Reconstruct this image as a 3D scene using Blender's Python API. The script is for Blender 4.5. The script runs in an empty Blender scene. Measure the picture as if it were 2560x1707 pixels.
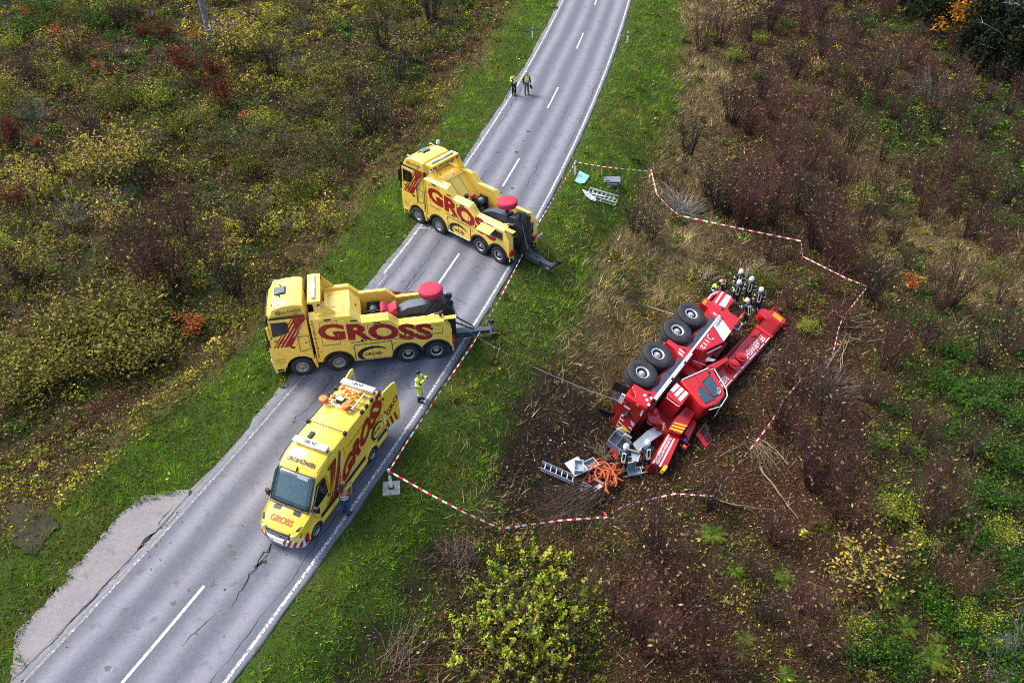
import bpy, bmesh, math, random
import numpy as np
from mathutils import Vector, Matrix, Euler
random.seed(7); RNG = np.random.default_rng(11)
rad = math.radians
scene = bpy.context.scene
COL = scene.collection

# ---------------------------------------------------------------- camera
CAM_H, PITCH, FPX = 26.4, rad(41.0), 2000.0
cam_data = bpy.data.cameras.new('camera'); cam = bpy.data.objects.new('camera', cam_data); COL.objects.link(cam)
cam.location = (0, 0, CAM_H); cam.rotation_euler = (rad(90) - PITCH, 0, 0)
cam_data.sensor_width = 36.0; cam_data.lens = 36.0 * FPX / 2560.0
cam_data.clip_start = 0.5; cam_data.clip_end = 3000
scene.camera = cam

# ---------------------------------------------------------------- overcast daylight
world = bpy.data.worlds.new('World'); scene.world = world; world.use_nodes = True
wn = world.node_tree.nodes; wl = world.node_tree.links
sky = wn.new('ShaderNodeTexSky'); sky.sky_type = 'NISHITA'; sky.sun_disc = False
SUN_EL, SUN_ROT = rad(48), rad(-60)
sky.sun_elevation = SUN_EL; sky.sun_rotation = SUN_ROT
sky.air_density = 1.0; sky.dust_density = 4.0; sky.ozone_density = 1.0
wl.new(sky.outputs['Color'], wn['Background'].inputs['Color'])
wn['Background'].inputs['Strength'].default_value = 0.15
sun_data = bpy.data.lights.new('sun', 'SUN'); sun_data.energy = 1.5; sun_data.angle = rad(22); sun_data.color = (1.0, 0.94, 0.86)
sun = bpy.data.objects.new('sun', sun_data); COL.objects.link(sun)
_sd = Vector((math.sin(SUN_ROT) * math.cos(SUN_EL), math.cos(SUN_ROT) * math.cos(SUN_EL), math.sin(SUN_EL)))
sun.rotation_euler = _sd.to_track_quat('Z', 'Y').to_euler()
sun.location = (0, 0, 60)
vs = scene.view_settings
vs.view_transform = 'Standard'; vs.look = 'None'; vs.gamma = 1.0; vs.use_curve_mapping = False
vs.exposure = 1.18
scene.cycles.max_bounces = 6; scene.cycles.diffuse_bounces = 3; scene.cycles.glossy_bounces = 3
scene.cycles.transmission_bounces = 4; scene.cycles.transparent_max_bounces = 8
scene.cycles.use_adaptive_sampling = True; scene.cycles.adaptive_threshold = .012
scene.cycles.use_denoising = False; scene.cycles.filter_width = 1.0; scene.cycles.sample_clamp_indirect = 4.0

# ---------------------------------------------------------------- pixel -> place (source photo pixels, 2560 x 1707)
_s, _c = math.sin(PITCH), math.cos(PITCH)
XR = (1.0700606920e-05, -3.3956177125e-03, 5.4504916416e-01, -16.147653438)   # right edge line of the road: x as a function of y

def xr(y): return np.polyval(XR, y)
def xr_slope(y): return 3 * XR[0] * y * y + 2 * XR[1] * y + XR[2]

def road_d(x, y):
    """signed distance from the road's centre line (right positive)"""
    y = np.asarray(y, float); x = np.asarray(x, float)
    yc = np.clip(y, -40, 200)
    m = xr_slope(yc)
    return (x - xr(yc)) / np.sqrt(1 + m * m) + 3.17

def sstep(t):
    t = np.clip(t, 0, 1); return t * t * (3 - 2 * t)

CREST = (np.array([40.6, 95.0]), np.array([44.0, 63.0]))      # where the slope falls away towards the wood

def crest_d(x, y):
    a, b = CREST
    t = b - a; n = np.array([-t[1], t[0]]) / np.linalg.norm(t)
    return (x - a[0]) * n[0] + (y - a[1]) * n[1]

def hg(x, y):
    x = np.asarray(x, float); y = np.asarray(y, float)
    d = road_d(x, y)
    D = 3.2 - 2.0 * sstep((y - 42) / 30.0)
    h = -D * sstep((d - 4.3) / 9.0) - 0.015 * np.clip(d - 14, 0, 40)
    start = 8.2 - 3.4 * sstep((y - 24) / 5.0)
    h = h - 0.7 * sstep((-d - start) / 8.0)
    amp = sstep((np.abs(d) - 4.2) / 4.0)
    flat = 1 - 0.75 * np.exp(-(((x - 7.5) / 7) ** 2 + ((y - 30) / 7) ** 2))
    n = 0.16 * np.sin(x * .55 + 1.3) * np.sin(y * .47 + .4) + 0.10 * np.sin(x * 1.3 + y * .7) * np.sin(y * 1.1 - x * .3 + 2) + 0.05 * np.sin(x * 2.9 + .5) * np.sin(y * 2.6 + 1.1)
    h = h + amp * n * flat
    h = h - .5 * np.exp(-(((x - 5.4) / 1.9) ** 2 + ((y - 26.2) / 1.7) ** 2))      # ground gouged out under the crane's rear
    e = np.clip(crest_d(x, y), 0, 16)
    return h - 0.45 * e * sstep(e / 3.0)

def ray_dir(px, py):
    u = (px - 1280) / FPX; v = (py - 853.5) / FPX
    return np.array([u, _c - v * _s, -_s - v * _c])

def at(px, py, up=0.0):
    """the place on the ground (or `up` metres above it) that the pixel looks at"""
    d = ray_dir(px, py); t = 5.0
    for _ in range(60):
        p = np.array([0, 0, CAM_H]) + d * t
        gap = p[2] - (float(hg(p[0], p[1])) + up)
        t += gap / -d[2] * 0.8
    p = np.array([0, 0, CAM_H]) + d * t
    return Vector((p[0], p[1], p[2]))

def at_z(px, py, z):
    d = ray_dir(px, py); t = (z - CAM_H) / d[2]
    p = np.array([0, 0, CAM_H]) + d * t
    return Vector(p)

# ---------------------------------------------------------------- materials
def srgb(r, g, b):
    f = lambda c: (c / 255 / 12.92) if c / 255 <= .04045 else ((c / 255 + .055) / 1.055) ** 2.4
    return (f(r), f(g), f(b))

MATS = {}
def mat(name, color=(.5, .5, .5), rough=.5, metal=0., var=.12, scale=6., bump=0., coat=0., spec=.5, dirt=0., bscale=None, alpha=1., trans=0., emit=None):
    if name in MATS: return MATS[name]
    m = bpy.data.materials.new(name); m.use_nodes = True; MATS[name] = m
    N = m.node_tree.nodes; Lk = m.node_tree.links; b = N['Principled BSDF']
    b.inputs['Roughness'].default_value = rough; b.inputs['Metallic'].default_value = metal
    b.inputs['Coat Weight'].default_value = coat; b.inputs['Specular IOR Level'].default_value = spec
    b.inputs['Transmission Weight'].default_value = trans; b.inputs['Alpha'].default_value = alpha
    tc = N.new('ShaderNodeTexCoord')
    nz = N.new('ShaderNodeTexNoise'); nz.inputs['Scale'].default_value = scale; nz.inputs['Detail'].default_value = 6
    Lk.new(tc.outputs['Object'], nz.inputs['Vector'])
    rp = N.new('ShaderNodeValToRGB')
    rp.color_ramp.elements[0].position = .3; rp.color_ramp.elements[1].position = .7
    lo = [c * (1 - var) for c in color]; hi = [min(1, c * (1 + var)) for c in color]
    rp.color_ramp.elements[0].color = (*lo, 1); rp.color_ramp.elements[1].color = (*hi, 1)
    Lk.new(nz.outputs['Fac'], rp.inputs['Fac'])
    out = rp.outputs['Color']
    if dirt > 0:
        n2 = N.new('ShaderNodeTexNoise'); n2.inputs['Scale'].default_value = 2.2; n2.inputs['Detail'].default_value = 9; n2.inputs['Roughness'].default_value = .7
        Lk.new(tc.outputs['Object'], n2.inputs['Vector'])
        r2 = N.new('ShaderNodeValToRGB'); r2.color_ramp.elements[0].position = .5; r2.color_ramp.elements[1].position = .75
        r2.color_ramp.elements[0].color = (0, 0, 0, 1); r2.color_ramp.elements[1].color = (dirt, dirt, dirt, 1)
        Lk.new(n2.outputs['Fac'], r2.inputs['Fac'])
        mx = N.new('ShaderNodeMixRGB'); mx.inputs['Color2'].default_value = (.09, .065, .045, 1)
        Lk.new(r2.outputs['Color'], mx.inputs['Fac']); Lk.new(out, mx.inputs['Color1']); out = mx.outputs['Color']
    Lk.new(out, b.inputs['Base Color'])
    rr = N.new('ShaderNodeMapRange'); rr.inputs['To Min'].default_value = max(0, rough - .08); rr.inputs['To Max'].default_value = min(1, rough + .1)
    Lk.new(nz.outputs['Fac'], rr.inputs['Value']); Lk.new(rr.outputs['Result'], b.inputs['Roughness'])
    if bump > 0:
        n3 = N.new('ShaderNodeTexNoise'); n3.inputs['Scale'].default_value = bscale or scale * 6; n3.inputs['Detail'].default_value = 5
        Lk.new(tc.outputs['Object'], n3.inputs['Vector'])
        bp = N.new('ShaderNodeBump'); bp.inputs['Strength'].default_value = bump; bp.inputs['Distance'].default_value = .02
        Lk.new(n3.outputs['Fac'], bp.inputs['Height']); Lk.new(bp.outputs['Normal'], b.inputs['Normal'])
    if emit:
        b.inputs['Emission Color'].default_value = (*emit[:3], 1); b.inputs['Emission Strength'].default_value = emit[3]
    return m

def leaf_mat(name, rough=.6, transl=.25):
    """colour comes from each leaf's own colour attribute"""
    if name in MATS: return MATS[name]
    m = bpy.data.materials.new(name); m.use_nodes = True; MATS[name] = m
    N = m.node_tree.nodes; Lk = m.node_tree.links; b = N['Principled BSDF']; out = N['Material Output']
    a = N.new('ShaderNodeAttribute'); a.attribute_name = 'Col'
    b.inputs['Roughness'].default_value = rough + .15; b.inputs['Specular IOR Level'].default_value = .08
    Lk.new(a.outputs['Color'], b.inputs['Base Color'])
    t = N.new('ShaderNodeBsdfTranslucent'); Lk.new(a.outputs['Color'], t.inputs['Color'])
    mx = N.new('ShaderNodeMixShader'); mx.inputs['Fac'].default_value = transl
    Lk.new(b.outputs['BSDF'], mx.inputs[1]); Lk.new(t.outputs['BSDF'], mx.inputs[2]); Lk.new(mx.outputs['Shader'], out.inputs['Surface'])
    return m

YEL = mat('yellow_paint', (.93, .64, .095), .28, var=.04, scale=1.6, coat=.5, dirt=.04)
YEL2 = mat('van_yellow_paint', (.93, .63, .06), .26, var=.04, scale=1.2, coat=.6, dirt=.03)
RED = mat('fire_red_paint', (.55, .012, .016), .30, var=.10, scale=1.8, coat=.5, dirt=.22)
RED_DK = mat('chassis_red_paint', (.30, .010, .012), .45, var=.15, scale=2.5, dirt=.45)
LET_RED = mat('lettering_red', (.33, .010, .012), .4, var=.06)
LET_ORG = mat('lettering_orange', (.62, .10, .02), .4, var=.06)
BLACK = mat('black_plastic', (.014, .014, .016), .5, var=.25)
LET_BLK = mat('lettering_black', (.012, .012, .014), .45, var=.1)
RUB = mat('tyre_rubber', (.022, .024, .028), .75, var=.25, scale=4, dirt=.35, bump=.15)
STEEL = mat('dark_steel', (.035, .037, .042), .5, metal=.3, var=.3, scale=5, dirt=.3)
BLUESTEEL = mat('blue_grey_steel', (.055, .075, .10), .5, metal=.2, var=.2, scale=4, dirt=.3)
ALU = mat('aluminium', (.55, .56, .58), .35, metal=.8, var=.15, scale=8)
RIM = mat('silver_rim', (.42, .43, .45), .38, metal=.6, var=.2, scale=8, dirt=.25)
WHITE = mat('white_paint', (.78, .78, .77), .4, var=.06, dirt=.08)
WHITE_P = mat('white_plastic', (.80, .80, .79), .45, var=.05)
GREY = mat('grey_plastic', (.22, .26, .30), .5, var=.12)
LGREY = mat('light_grey_panel', (.42, .45, .49), .42, metal=.2, var=.12, dirt=.15)
GLASS_DK = mat('dark_window_glass', (.010, .013, .016), .07, var=.2, spec=.7, coat=.3)
GLASS_BL = mat('blue_tinted_glass', (.030, .075, .095), .06, var=.3, spec=.8, coat=.5)
CHROME = mat('chrome', (.75, .76, .78), .15, metal=1., var=.05)
LAMP_CLR = mat('clear_lamp_lens', (.55, .60, .64), .15, var=.25, scale=20, coat=.6)
LAMP_ORG = mat('orange_lamp_lens', (.72, .17, .015), .4, var=.15, scale=10, coat=.2)
LAMP_RED = mat('red_lamp_lens', (.45, .012, .012), .3, var=.1)
BLUE_LENS = mat('blue_lamp_lens', (.01, .08, .65), .2, var=.15, coat=.5)
COVER_RED = mat('wine_red_tarp', (.42, .02, .055), .75, var=.12, scale=6, bump=.35, bscale=18)
HIVIS = mat('hi_vis_yellow', (.62, .80, .06), .7, var=.12, scale=9)
HIVIS_O = mat('hi_vis_orange', (.95, .17, .03), .7, var=.08, scale=9)
REFL = mat('reflective_band', (.70, .72, .50), .5, var=.1)
REFL_W = mat('silver_reflective_band', (.75, .76, .76), .45, var=.1)
NAVY = mat('navy_turnout_cloth', (.012, .020, .034), .85, var=.35, scale=8, bump=.3)
NAVY_L = mat('blue_yoke_cloth', (.022, .048, .085), .8, var=.25, scale=8)
CLOTH_BK = mat('black_cloth', (.012, .012, .014), .9, var=.3, scale=8)
JEANS = mat('blue_denim', (.03, .07, .18), .9, var=.25, scale=12)
KHAKI = mat('grey_brown_trousers', (.13, .11, .10), .9, var=.2, scale=10)
SKIN = mat('skin', (.50, .28, .20), .55, var=.08)
HAIR = mat('brown_hair', (.07, .035, .018), .7, var=.4, scale=30)
HAIR_D = mat('dark_hair', (.012, .010, .009), .7, var=.3, scale=30)
HELMET = mat('white_helmet', (.85, .86, .84), .3, var=.04, coat=.3)
HELMET_Y = mat('pale_yellow_helmet', (.80, .80, .45), .35, var=.05, coat=.3)
BOOT = mat('black_boots', (.015, .014, .014), .6, var=.3)
LEATHER = mat('brown_jacket', (.20, .085, .03), .75, var=.2)
WOOD = mat('pale_wood', (.38, .27, .15), .8, var=.3, scale=14, bump=.2)
CONC = mat('concrete', (.36, .35, .33), .85, var=.15, scale=5, bump=.2, dirt=.2)
YSTRIPE = mat('yellow_warning_stripe', (.85, .55, .02), .4, var=.05)
TAPE_R = mat('tape_red', (.62, .02, .02), .45, var=.06)
TAPE_W = mat('tape_white', (.82, .82, .82), .45, var=.05)

# ---------------------------------------------------------------- mesh helpers
class MB:
    """collects vertices and faces for ONE mesh object; slots = material index per face"""
    def __init__(self): self.v = []; self.f = []; self.m = []; self.cur = 0
    def add(self, vs, fs):
        o = len(self.v); self.v += [tuple(p) for p in vs]
        for f in fs: self.f.append([i + o for i in f]); self.m.append(self.cur)
        return self
    def box(self, c, s, rot=None):
        x, y, z = [q / 2 for q in s]
        vs = [Vector(p) for p in ((-x, -y, -z), (x, -y, -z), (x, y, -z), (-x, y, -z), (-x, -y, z), (x, -y, z), (x, y, z), (-x, y, z))]
        if rot is not None:
            R = rot if isinstance(rot, Matrix) else Euler(rot).to_matrix()
            vs = [R @ p for p in vs]
        vs = [p + Vector(c) for p in vs]
        return self.add(vs, [(0, 3, 2, 1), (4, 5, 6, 7), (0, 1, 5, 4), (1, 2, 6, 5), (2, 3, 7, 6), (3, 0, 4, 7)])
    def b2(self, x0, x1, y0, y1, z0, z1): return self.box(((x0 + x1) / 2, (y0 + y1) / 2, (z0 + z1) / 2), (abs(x1 - x0), abs(y1 - y0), abs(z1 - z0)))
    def loft(self, rings, cap=True, close=True):
        n = len(rings[0]); vs = [p for r in rings for p in r]; fs = []
        for i in range(len(rings) - 1):
            for j in range(n if close else n - 1):
                k = (j + 1) % n
                fs.append((i * n + j, i * n + k, (i + 1) * n + k, (i + 1) * n + j))
        if cap:
            fs.append(tuple(reversed(range(n)))); fs.append(tuple(range((len(rings) - 1) * n, len(rings) * n)))
        return self.add(vs, fs)
    def prism_y(self, poly, y0, y1, poly1=None):
        """outline in (x, z), extruded along y"""
        q = poly1 or poly
        return self.loft([[(x, y0, z) for x, z in poly], [(x, y1, z) for x, z in q]])
    def prism_z(self, poly, z0, z1): return self.loft([[(x, y, z0) for x, y in poly], [(x, y, z1) for x, y in poly]])
    def prism_x(self, poly, x0, x1): return self.loft([[(x0, y, z) for y, z in poly], [(x1, y, z) for y, z in poly]])
    def tube(self, pts, r, n=6, cap=True):
        pts = [Vector(p) for p in pts]; rs = r if isinstance(r, (list, tuple)) else [r] * len(pts)
        rings = []; up = None
        for i, p in enumerate(pts):
            t = (pts[min(i + 1, len(pts) - 1)] - pts[max(i - 1, 0)])
            t = t.normalized() if t.length > 1e-9 else Vector((0, 0, 1))
            if up is None: up = t.orthogonal().normalized()
            up = (up - t * up.dot(t)); up = up.normalized() if up.length > 1e-6 else t.orthogonal().normalized()
            s = t.cross(up)
            rings.append([tuple(p + (up * math.cos(a) + s * math.sin(a)) * rs[i]) for a in [2 * math.pi * k / n for k in range(n)]])
        return self.loft(rings, cap)
    def lathe(self, prof, n=24, M=None, cap=True):
        """profile of (radius, height) spun about the local z axis, placed by matrix M"""
        M = M or Matrix()
        rings = [[tuple(M @ Vector((r * math.cos(2 * math.pi * k / n), r * math.sin(2 * math.pi * k / n), h))) for k in range(n)] for r, h in prof]
        return self.loft(rings, cap)
    def ell(self, c, s, n=12, m=8, R=None):
        rings = []
        for i in range(1, m):
            a = math.pi * i / m
            ring = []
            for k in range(n):
                p = Vector((s[0] * math.sin(a) * math.cos(2 * math.pi * k / n), s[1] * math.sin(a) * math.sin(2 * math.pi * k / n), -s[2] * math.cos(a)))
                if R is not None: p = R @ p
                ring.append(tuple(p + Vector(c)))
            rings.append(ring)
        return self.loft(rings)

def link(o, parent=None):
    COL.objects.link(o)
    if parent is not None: o.parent = parent
    return o

def build(name, mb, m, parent=None, bevel=0., smooth=35, seg=2):
    me = bpy.data.meshes.new(name); me.from_pydata(mb.v, [], mb.f)
    for x in (m if isinstance(m, (list, tuple)) else [m]): me.materials.append(x)
    if isinstance(m, (list, tuple)): me.polygons.foreach_set('material_index', mb.m)
    bm = bmesh.new(); bm.from_mesh(me); bmesh.ops.recalc_face_normals(bm, faces=bm.faces); bm.to_mesh(me); bm.free()
    if smooth:
        me.shade_smooth(); me.set_sharp_from_angle(angle=rad(smooth))
    o = link(bpy.data.objects.new(name, me), parent)
    if bevel > 0:
        b = o.modifiers.new('bevel', 'BEVEL'); b.width = bevel; b.segments = seg; b.limit_method = 'ANGLE'; b.angle_limit = rad(40); b.harden_normals = False
    return o

def thing(name, label, cat, loc=(0, 0, 0), rot=(0, 0, 0), group=None):
    o = link(bpy.data.objects.new(name, None)); o.location = loc; o.rotation_euler = rot; o.empty_display_size = .3
    return tag(o, label, cat, group)

def tag(o, label, cat, group=None, kind=None):
    o['label'] = label; o['category'] = cat
    if group: o['group'] = group
    if kind: o['kind'] = kind
    return o

def struct(o, kind='structure'):
    o['kind'] = kind; return o

def empty(name, parent, loc=(0, 0, 0), rot=(0, 0, 0)):
    o = link(bpy.data.objects.new(name, None), parent); o.location = loc; o.rotation_euler = rot; o.empty_display_size = .1
    return o

def copy_tree(o, parent=None):
    c = o.copy(); link(c)
    c.parent = parent
    for ch in o.children: copy_tree(ch, c)
    return c

_fc = None
def text_mesh(s, bold=.02, depth=.004, shear=0.):
    c = bpy.data.curves.new('t', 'FONT'); c.body = s; c.offset = bold; c.extrude = depth; c.shear = shear; c.resolution_u = 3
    o = bpy.data.objects.new('t', c); COL.objects.link(o)
    dg = bpy.context.evaluated_depsgraph_get()
    me = bpy.data.meshes.new_from_object(o.evaluated_get(dg))
    bpy.data.objects.remove(o); bpy.data.curves.remove(c)
    return me

def text(s, parent, origin, right, up, h, m, w=None, bold=.02, name='lettering', lift=.005, shear=0., warp=None):
    """lettering whose lower-left corner is `origin`; h, w = total height and width in metres"""
    me = text_mesh(s, bold, .0, shear)
    n = len(me.vertices); co = np.empty(n * 3); me.vertices.foreach_get('co', co); co = co.reshape(-1, 3)
    mn, mx = co.min(0), co.max(0)
    sy = h / (mx[1] - mn[1]); sx = w / (mx[0] - mn[0]) if w else sy
    R_ = np.array(Vector(right).normalized()); U_ = np.array(Vector(up).normalized()); Nn = np.cross(R_, U_)
    p = np.array(origin) + ((co[:, :1] - mn[0]) * sx) * R_ + ((co[:, 1:2] - mn[1]) * sy) * U_ + Nn * lift
    if warp: p = np.array([warp(*q) for q in p])
    me.vertices.foreach_set('co', p.ravel()); me.materials.clear(); me.materials.append(m); me.update(); me.name = name
    return link(bpy.data.objects.new(name, me), parent)

def plate(name, pts, m, parent, thick=.004):
    """thin flat piece from a list of 3-D corner points, raised a little along its own normal"""
    P = [Vector(p) for p in pts]; n = (P[1] - P[0]).cross(P[2] - P[0])
    for i in range(3, len(P)):
        if n.length > 1e-5: break
        n = (P[1] - P[0]).cross(P[i] - P[0])
    n.normalize()
    mb = MB(); mb.loft([[tuple(p) for p in P], [tuple(p + n * thick) for p in P]])
    return build(name, mb, m, parent, smooth=0)
# ================================================================= ground
def in_poly(poly, x, y):
    x = np.asarray(x); y = np.asarray(y); c = np.zeros(x.shape, bool); n = len(poly); j = n - 1
    for i in range(n):
        xi, yi = poly[i][:2]; xj, yj = poly[j][:2]
        cond = ((yi > y) != (yj > y)) & (x < (xj - xi) * (y - yi) / (yj - yi + 1e-12) + xi)
        c ^= cond; j = i
    return c

BAY_PX = [(478, 1220), (426, 1226), (360, 1237), (302, 1282), (271, 1317), (244, 1352), (209, 1394), (170, 1429), (166, 1448), (116, 1502), (43, 1572), (37, 1622), (23, 1707), (-10, 1790)]
BAY = [at_z(px, py, 0.0) for px, py in BAY_PX]
_bay_in = []
for p in reversed(BAY):
    yy = p.y - 1.0 if False else p.y
    m_ = float(xr_slope(yy)); nrm = 1 / math.sqrt(1 + m_ * m_)
    _bay_in.append(Vector((float(xr(yy)) - (3.17 + 3.1) / nrm, yy, 0)))
BAY_POLY = [(p.x, p.y) for p in BAY] + [(p.x, p.y) for p in _bay_in]

def vnoise(x, y, s, seed=0):
    """smooth value noise, 0..1"""
    g = np.random.default_rng(seed + 1000).random((128, 128))
    u = np.asarray(x) / s; v = np.asarray(y) / s
    i = np.floor(u).astype(int); j = np.floor(v).astype(int); fu = u - i; fv = v - j
    fu = fu * fu * (3 - 2 * fu); fv = fv * fv * (3 - 2 * fv)
    G = lambda a, b: g[a % 128, b % 128]
    return (G(i, j) * (1 - fu) + G(i + 1, j) * fu) * (1 - fv) + (G(i, j + 1) * (1 - fu) + G(i + 1, j + 1) * fu) * fv

def fbm(x, y, s, seed=0, o=4):
    t = 0; a = .5; n = 0
    for k in range(o):
        t = t + a * vnoise(x, y, s / 2 ** k, seed + k); n += a; a *= .55
    return t / n

def blob(x, y, px, py, r, rz=1.0):
    p = at(px, py)
    return np.exp(-(((x - p.x) / r) ** 2 + ((y - p.y) / (r * rz)) ** 2))

def zones(x, y):
    """weights: grass, straw, litter, soil, green undergrowth - how the ground is covered"""
    x = np.asarray(x, float); y = np.asarray(y, float)
    d = road_d(x, y)
    w1 = fbm(x, y, 6, 3) - .5; w2 = fbm(x, y, 2.2, 9) - .5
    dd = d + 2.4 * w1 + 1.4 * w2
    right = d > 0
    gr_end = np.where(right, 8.6 + 1.2 * sstep((y - 45) / 15), -8.2 - 1.2 * sstep((24 - y) / 6))
    grass = np.where(right, sstep((gr_end - dd) / 1.6), sstep((dd - gr_end) / 1.6))
    straw = np.where(right, sstep((dd - 7.6) / 1.5) * sstep((14.5 - dd) / 3.0) * (.35 + .65 * sstep((y - 22) / 8)),
                     sstep((-dd - 6.2) / 1.4) * sstep((10.5 + dd) / 2.5) * .75) * (.62 + 1.1 * (fbm(x, y, 3, 21) - .35))
    for (px, py, r) in ((1540, 640, 4.2), (1460, 770, 3.2), (1650, 560, 5), (1310, 960, 2.2), (1560, 720, 3.5), (1400, 860, 2.4), (1230, 1130, 1.6), (1180, 1230, 1.4), (1610, 120, 3.0), (1640, 330, 3.0), (2330, 640, 4), (2130, 390, 4), (2250, 560, 4), (2480, 720, 4)):
        straw = straw + .7 * blob(x, y, px, py, r)
    soil = np.zeros_like(x)
    for (px, py, r, a) in ((1440, 1040, 2.6, 1.1), (1340, 1150, 2.2, 1.), (1560, 1220, 1.6, .6), (1085, 1400, .75, 1.2), (1030, 1470, .65, 1.2), (950, 1580, .6, 1.1), (900, 1640, .55, 1.0), (860, 1700, .5, .9), (1290, 1230, 1.4, .6), (1940, 850, 1.3, .9), (1700, 1010, 2, .6)):
        soil = soil + a * blob(x, y, px, py, r)
    green = np.where(right, sstep((dd - 21 + 4 * sstep((30 - y) / 15)) / 8.0) * sstep(fbm(x, y, 5, 33) * 2.6 - .75), sstep((-dd - 9) / 3) * sstep(fbm(x, y, 4.5, 41) * 2.4 - .65))
    for (px, py, r) in ((2330, 1000, 4), (2480, 1150, 4), (2420, 1400, 4), (2500, 1600, 4), (1800, 720, 2.0), (2010, 700, 2.0), (1250, 1480, 2.5), (1400, 1560, 2.5), (1840, 1400, 1.8), (1560, 720, 2.5), (2200, 250, 4)):
        green = green + .6 * blob(x, y, px, py, r)
    litter = np.clip(1 - grass * .9 - .7 * straw - .6 * green, 0, 1)
    litter = np.where((np.abs(d) < 5), litter * .1, litter)
    return np.clip(grass, 0, 1), np.clip(straw, 0, 1) * (1 - .7 * np.clip(soil, 0, 1)), litter, np.clip(soil * (.35 + 1.25 * fbm(x, y, 1.1, 71)), 0, 1), np.clip(green, 0, 1)

def axis_pts(a, b, step, far, nfar):
    core = np.arange(a, b + 1e-6, step)
    lo = a - np.geomspace(step, far, nfar); hi = b + np.geomspace(step, far, nfar)
    return np.concatenate([lo[::-1], core, hi])

gx = axis_pts(-62, 66, .4, 700, 14); gy = axis_pts(8, 104, .4, 700, 14)
GX, GY = np.meshgrid(gx, gy)
GZ = hg(GX, GY)
_d = road_d(GX, GY)
under = (np.abs(_d) < 3.6)
bayc = in_poly(BAY_POLY, GX, GY)
GZ = np.where(under | bayc, np.minimum(GZ, 0) - .06, GZ)
zg, zs, zl, zo, zu = zones(GX, GY)
GZ = GZ - .10 * zo * fbm(GX, GY, .8, 77)
nx, ny = len(gx), len(gy)
me = bpy.data.meshes.new('ground')
co = np.stack([GX, GY, GZ], -1).reshape(-1, 3)
idx = np.arange(nx * ny).reshape(ny, nx)
quads = np.stack([idx[:-1, :-1], idx[:-1, 1:], idx[1:, 1:], idx[1:, :-1]], -1).reshape(-1, 4)

def np_mesh(name, co, faces, nper, cols=None, m=None, smooth=False, attr='Col', parent=None):
    me = bpy.data.meshes.new(name)
    me.vertices.add(len(co)); me.vertices.foreach_set('co', np.ascontiguousarray(co, np.float32).ravel())
    nf = len(faces); me.loops.add(nf * nper); me.loops.foreach_set('vertex_index', np.ascontiguousarray(faces, np.int32).ravel())
    me.polygons.add(nf); me.polygons.foreach_set('loop_start', np.arange(0, nf * nper, nper, dtype=np.int32))
    try: me.polygons.foreach_set('loop_total', np.full(nf, nper, np.int32))
    except Exception: pass
    if smooth: me.polygons.foreach_set('use_smooth', np.ones(nf, bool))
    if cols is not None:
        a = me.attributes.new(attr, 'FLOAT_COLOR', 'POINT'); a.data.foreach_set('color', np.ascontiguousarray(cols, np.float32).ravel())
    if m: me.materials.append(m)
    me.update(calc_edges=True)
    return link(bpy.data.objects.new(name, me), parent)

def ground_material():
    m = bpy.data.materials.new('ground_cover'); m.use_nodes = True
    N = m.node_tree.nodes; Lk = m.node_tree.links; b = N['Principled BSDF']; b.inputs['Roughness'].default_value = .95; b.inputs['Specular IOR Level'].default_value = .15
    tc = N.new('ShaderNodeTexCoord')
    def noise(s, d=8, r=.65):
        n = N.new('ShaderNodeTexNoise'); n.inputs['Scale'].default_value = s; n.inputs['Detail'].default_value = d; n.inputs['Roughness'].default_value = r
        Lk.new(tc.outputs['Object'], n.inputs['Vector']); return n.outputs['Fac']
    def ramp(f, *st):
        r = N.new('ShaderNodeValToRGB'); e = r.color_ramp.elements
        while len(e) < len(st): e.new(.5)
        for q, (p, c) in zip(e, st): q.position = p; q.color = (*c, 1)
        Lk.new(f, r.inputs['Fac']); return r.outputs['Color']
    def mix(f, a, c):
        x = N.new('ShaderNodeMixRGB'); Lk.new(f, x.inputs['Fac']); Lk.new(a, x.inputs['Color1']); Lk.new(c, x.inputs['Color2']); return x.outputs['Color']
    fine = noise(14, 8, .75); mid = noise(2.6)
    litter = ramp(fine, (.30, (.012, .007, .005)), (.5, (.040, .021, .012)), (.68, (.09, .05, .026)), (.8, (.17, .11, .06)))
    grass = ramp(fine, (.3, (.018, .035, .006)), (.55, (.05, .085, .012)), (.75, (.10, .12, .025)))
    straw = ramp(fine, (.3, (.05, .04, .018)), (.55, (.15, .12, .055)), (.75, (.27, .21, .10)))
    soil = ramp(mid, (.3, (.012, .008, .006)), (.7, (.040, .026, .018)))
    green = ramp(fine, (.3, (.012, .022, .006)), (.6, (.035, .055, .012)), (.8, (.07, .09, .02)))
    A = N.new('ShaderNodeAttribute'); A.attribute_name = 'Col'
    S = N.new('ShaderNodeSeparateColor'); Lk.new(A.outputs['Color'], S.inputs['Color'])
    A2 = N.new('ShaderNodeAttribute'); A2.attribute_name = 'Green'
    c = mix(S.outputs['Green'], litter, straw); c = mix(A2.outputs['Fac'], c, green); c = mix(S.outputs['Red'], c, grass); c = mix(S.outputs['Blue'], c, soil)
    Lk.new(c, b.inputs['Base Color'])
    bp = N.new('ShaderNodeBump'); bp.inputs['Strength'].default_value = .8; bp.inputs['Distance'].default_value = .12
    Lk.new(fine, bp.inputs['Height']); Lk.new(bp.outputs['Normal'], b.inputs['Normal'])
    return m
GROUND_M = ground_material()
g_obj = np_mesh('ground', co, quads, 4, np.stack([zg, zs, zo, np.ones_like(zg)], -1).reshape(-1, 4), GROUND_M, True)
ga = g_obj.data.attributes.new('Green', 'FLOAT', 'POINT'); ga.data.foreach_set('value', zu.astype(np.float32).ravel())
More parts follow.
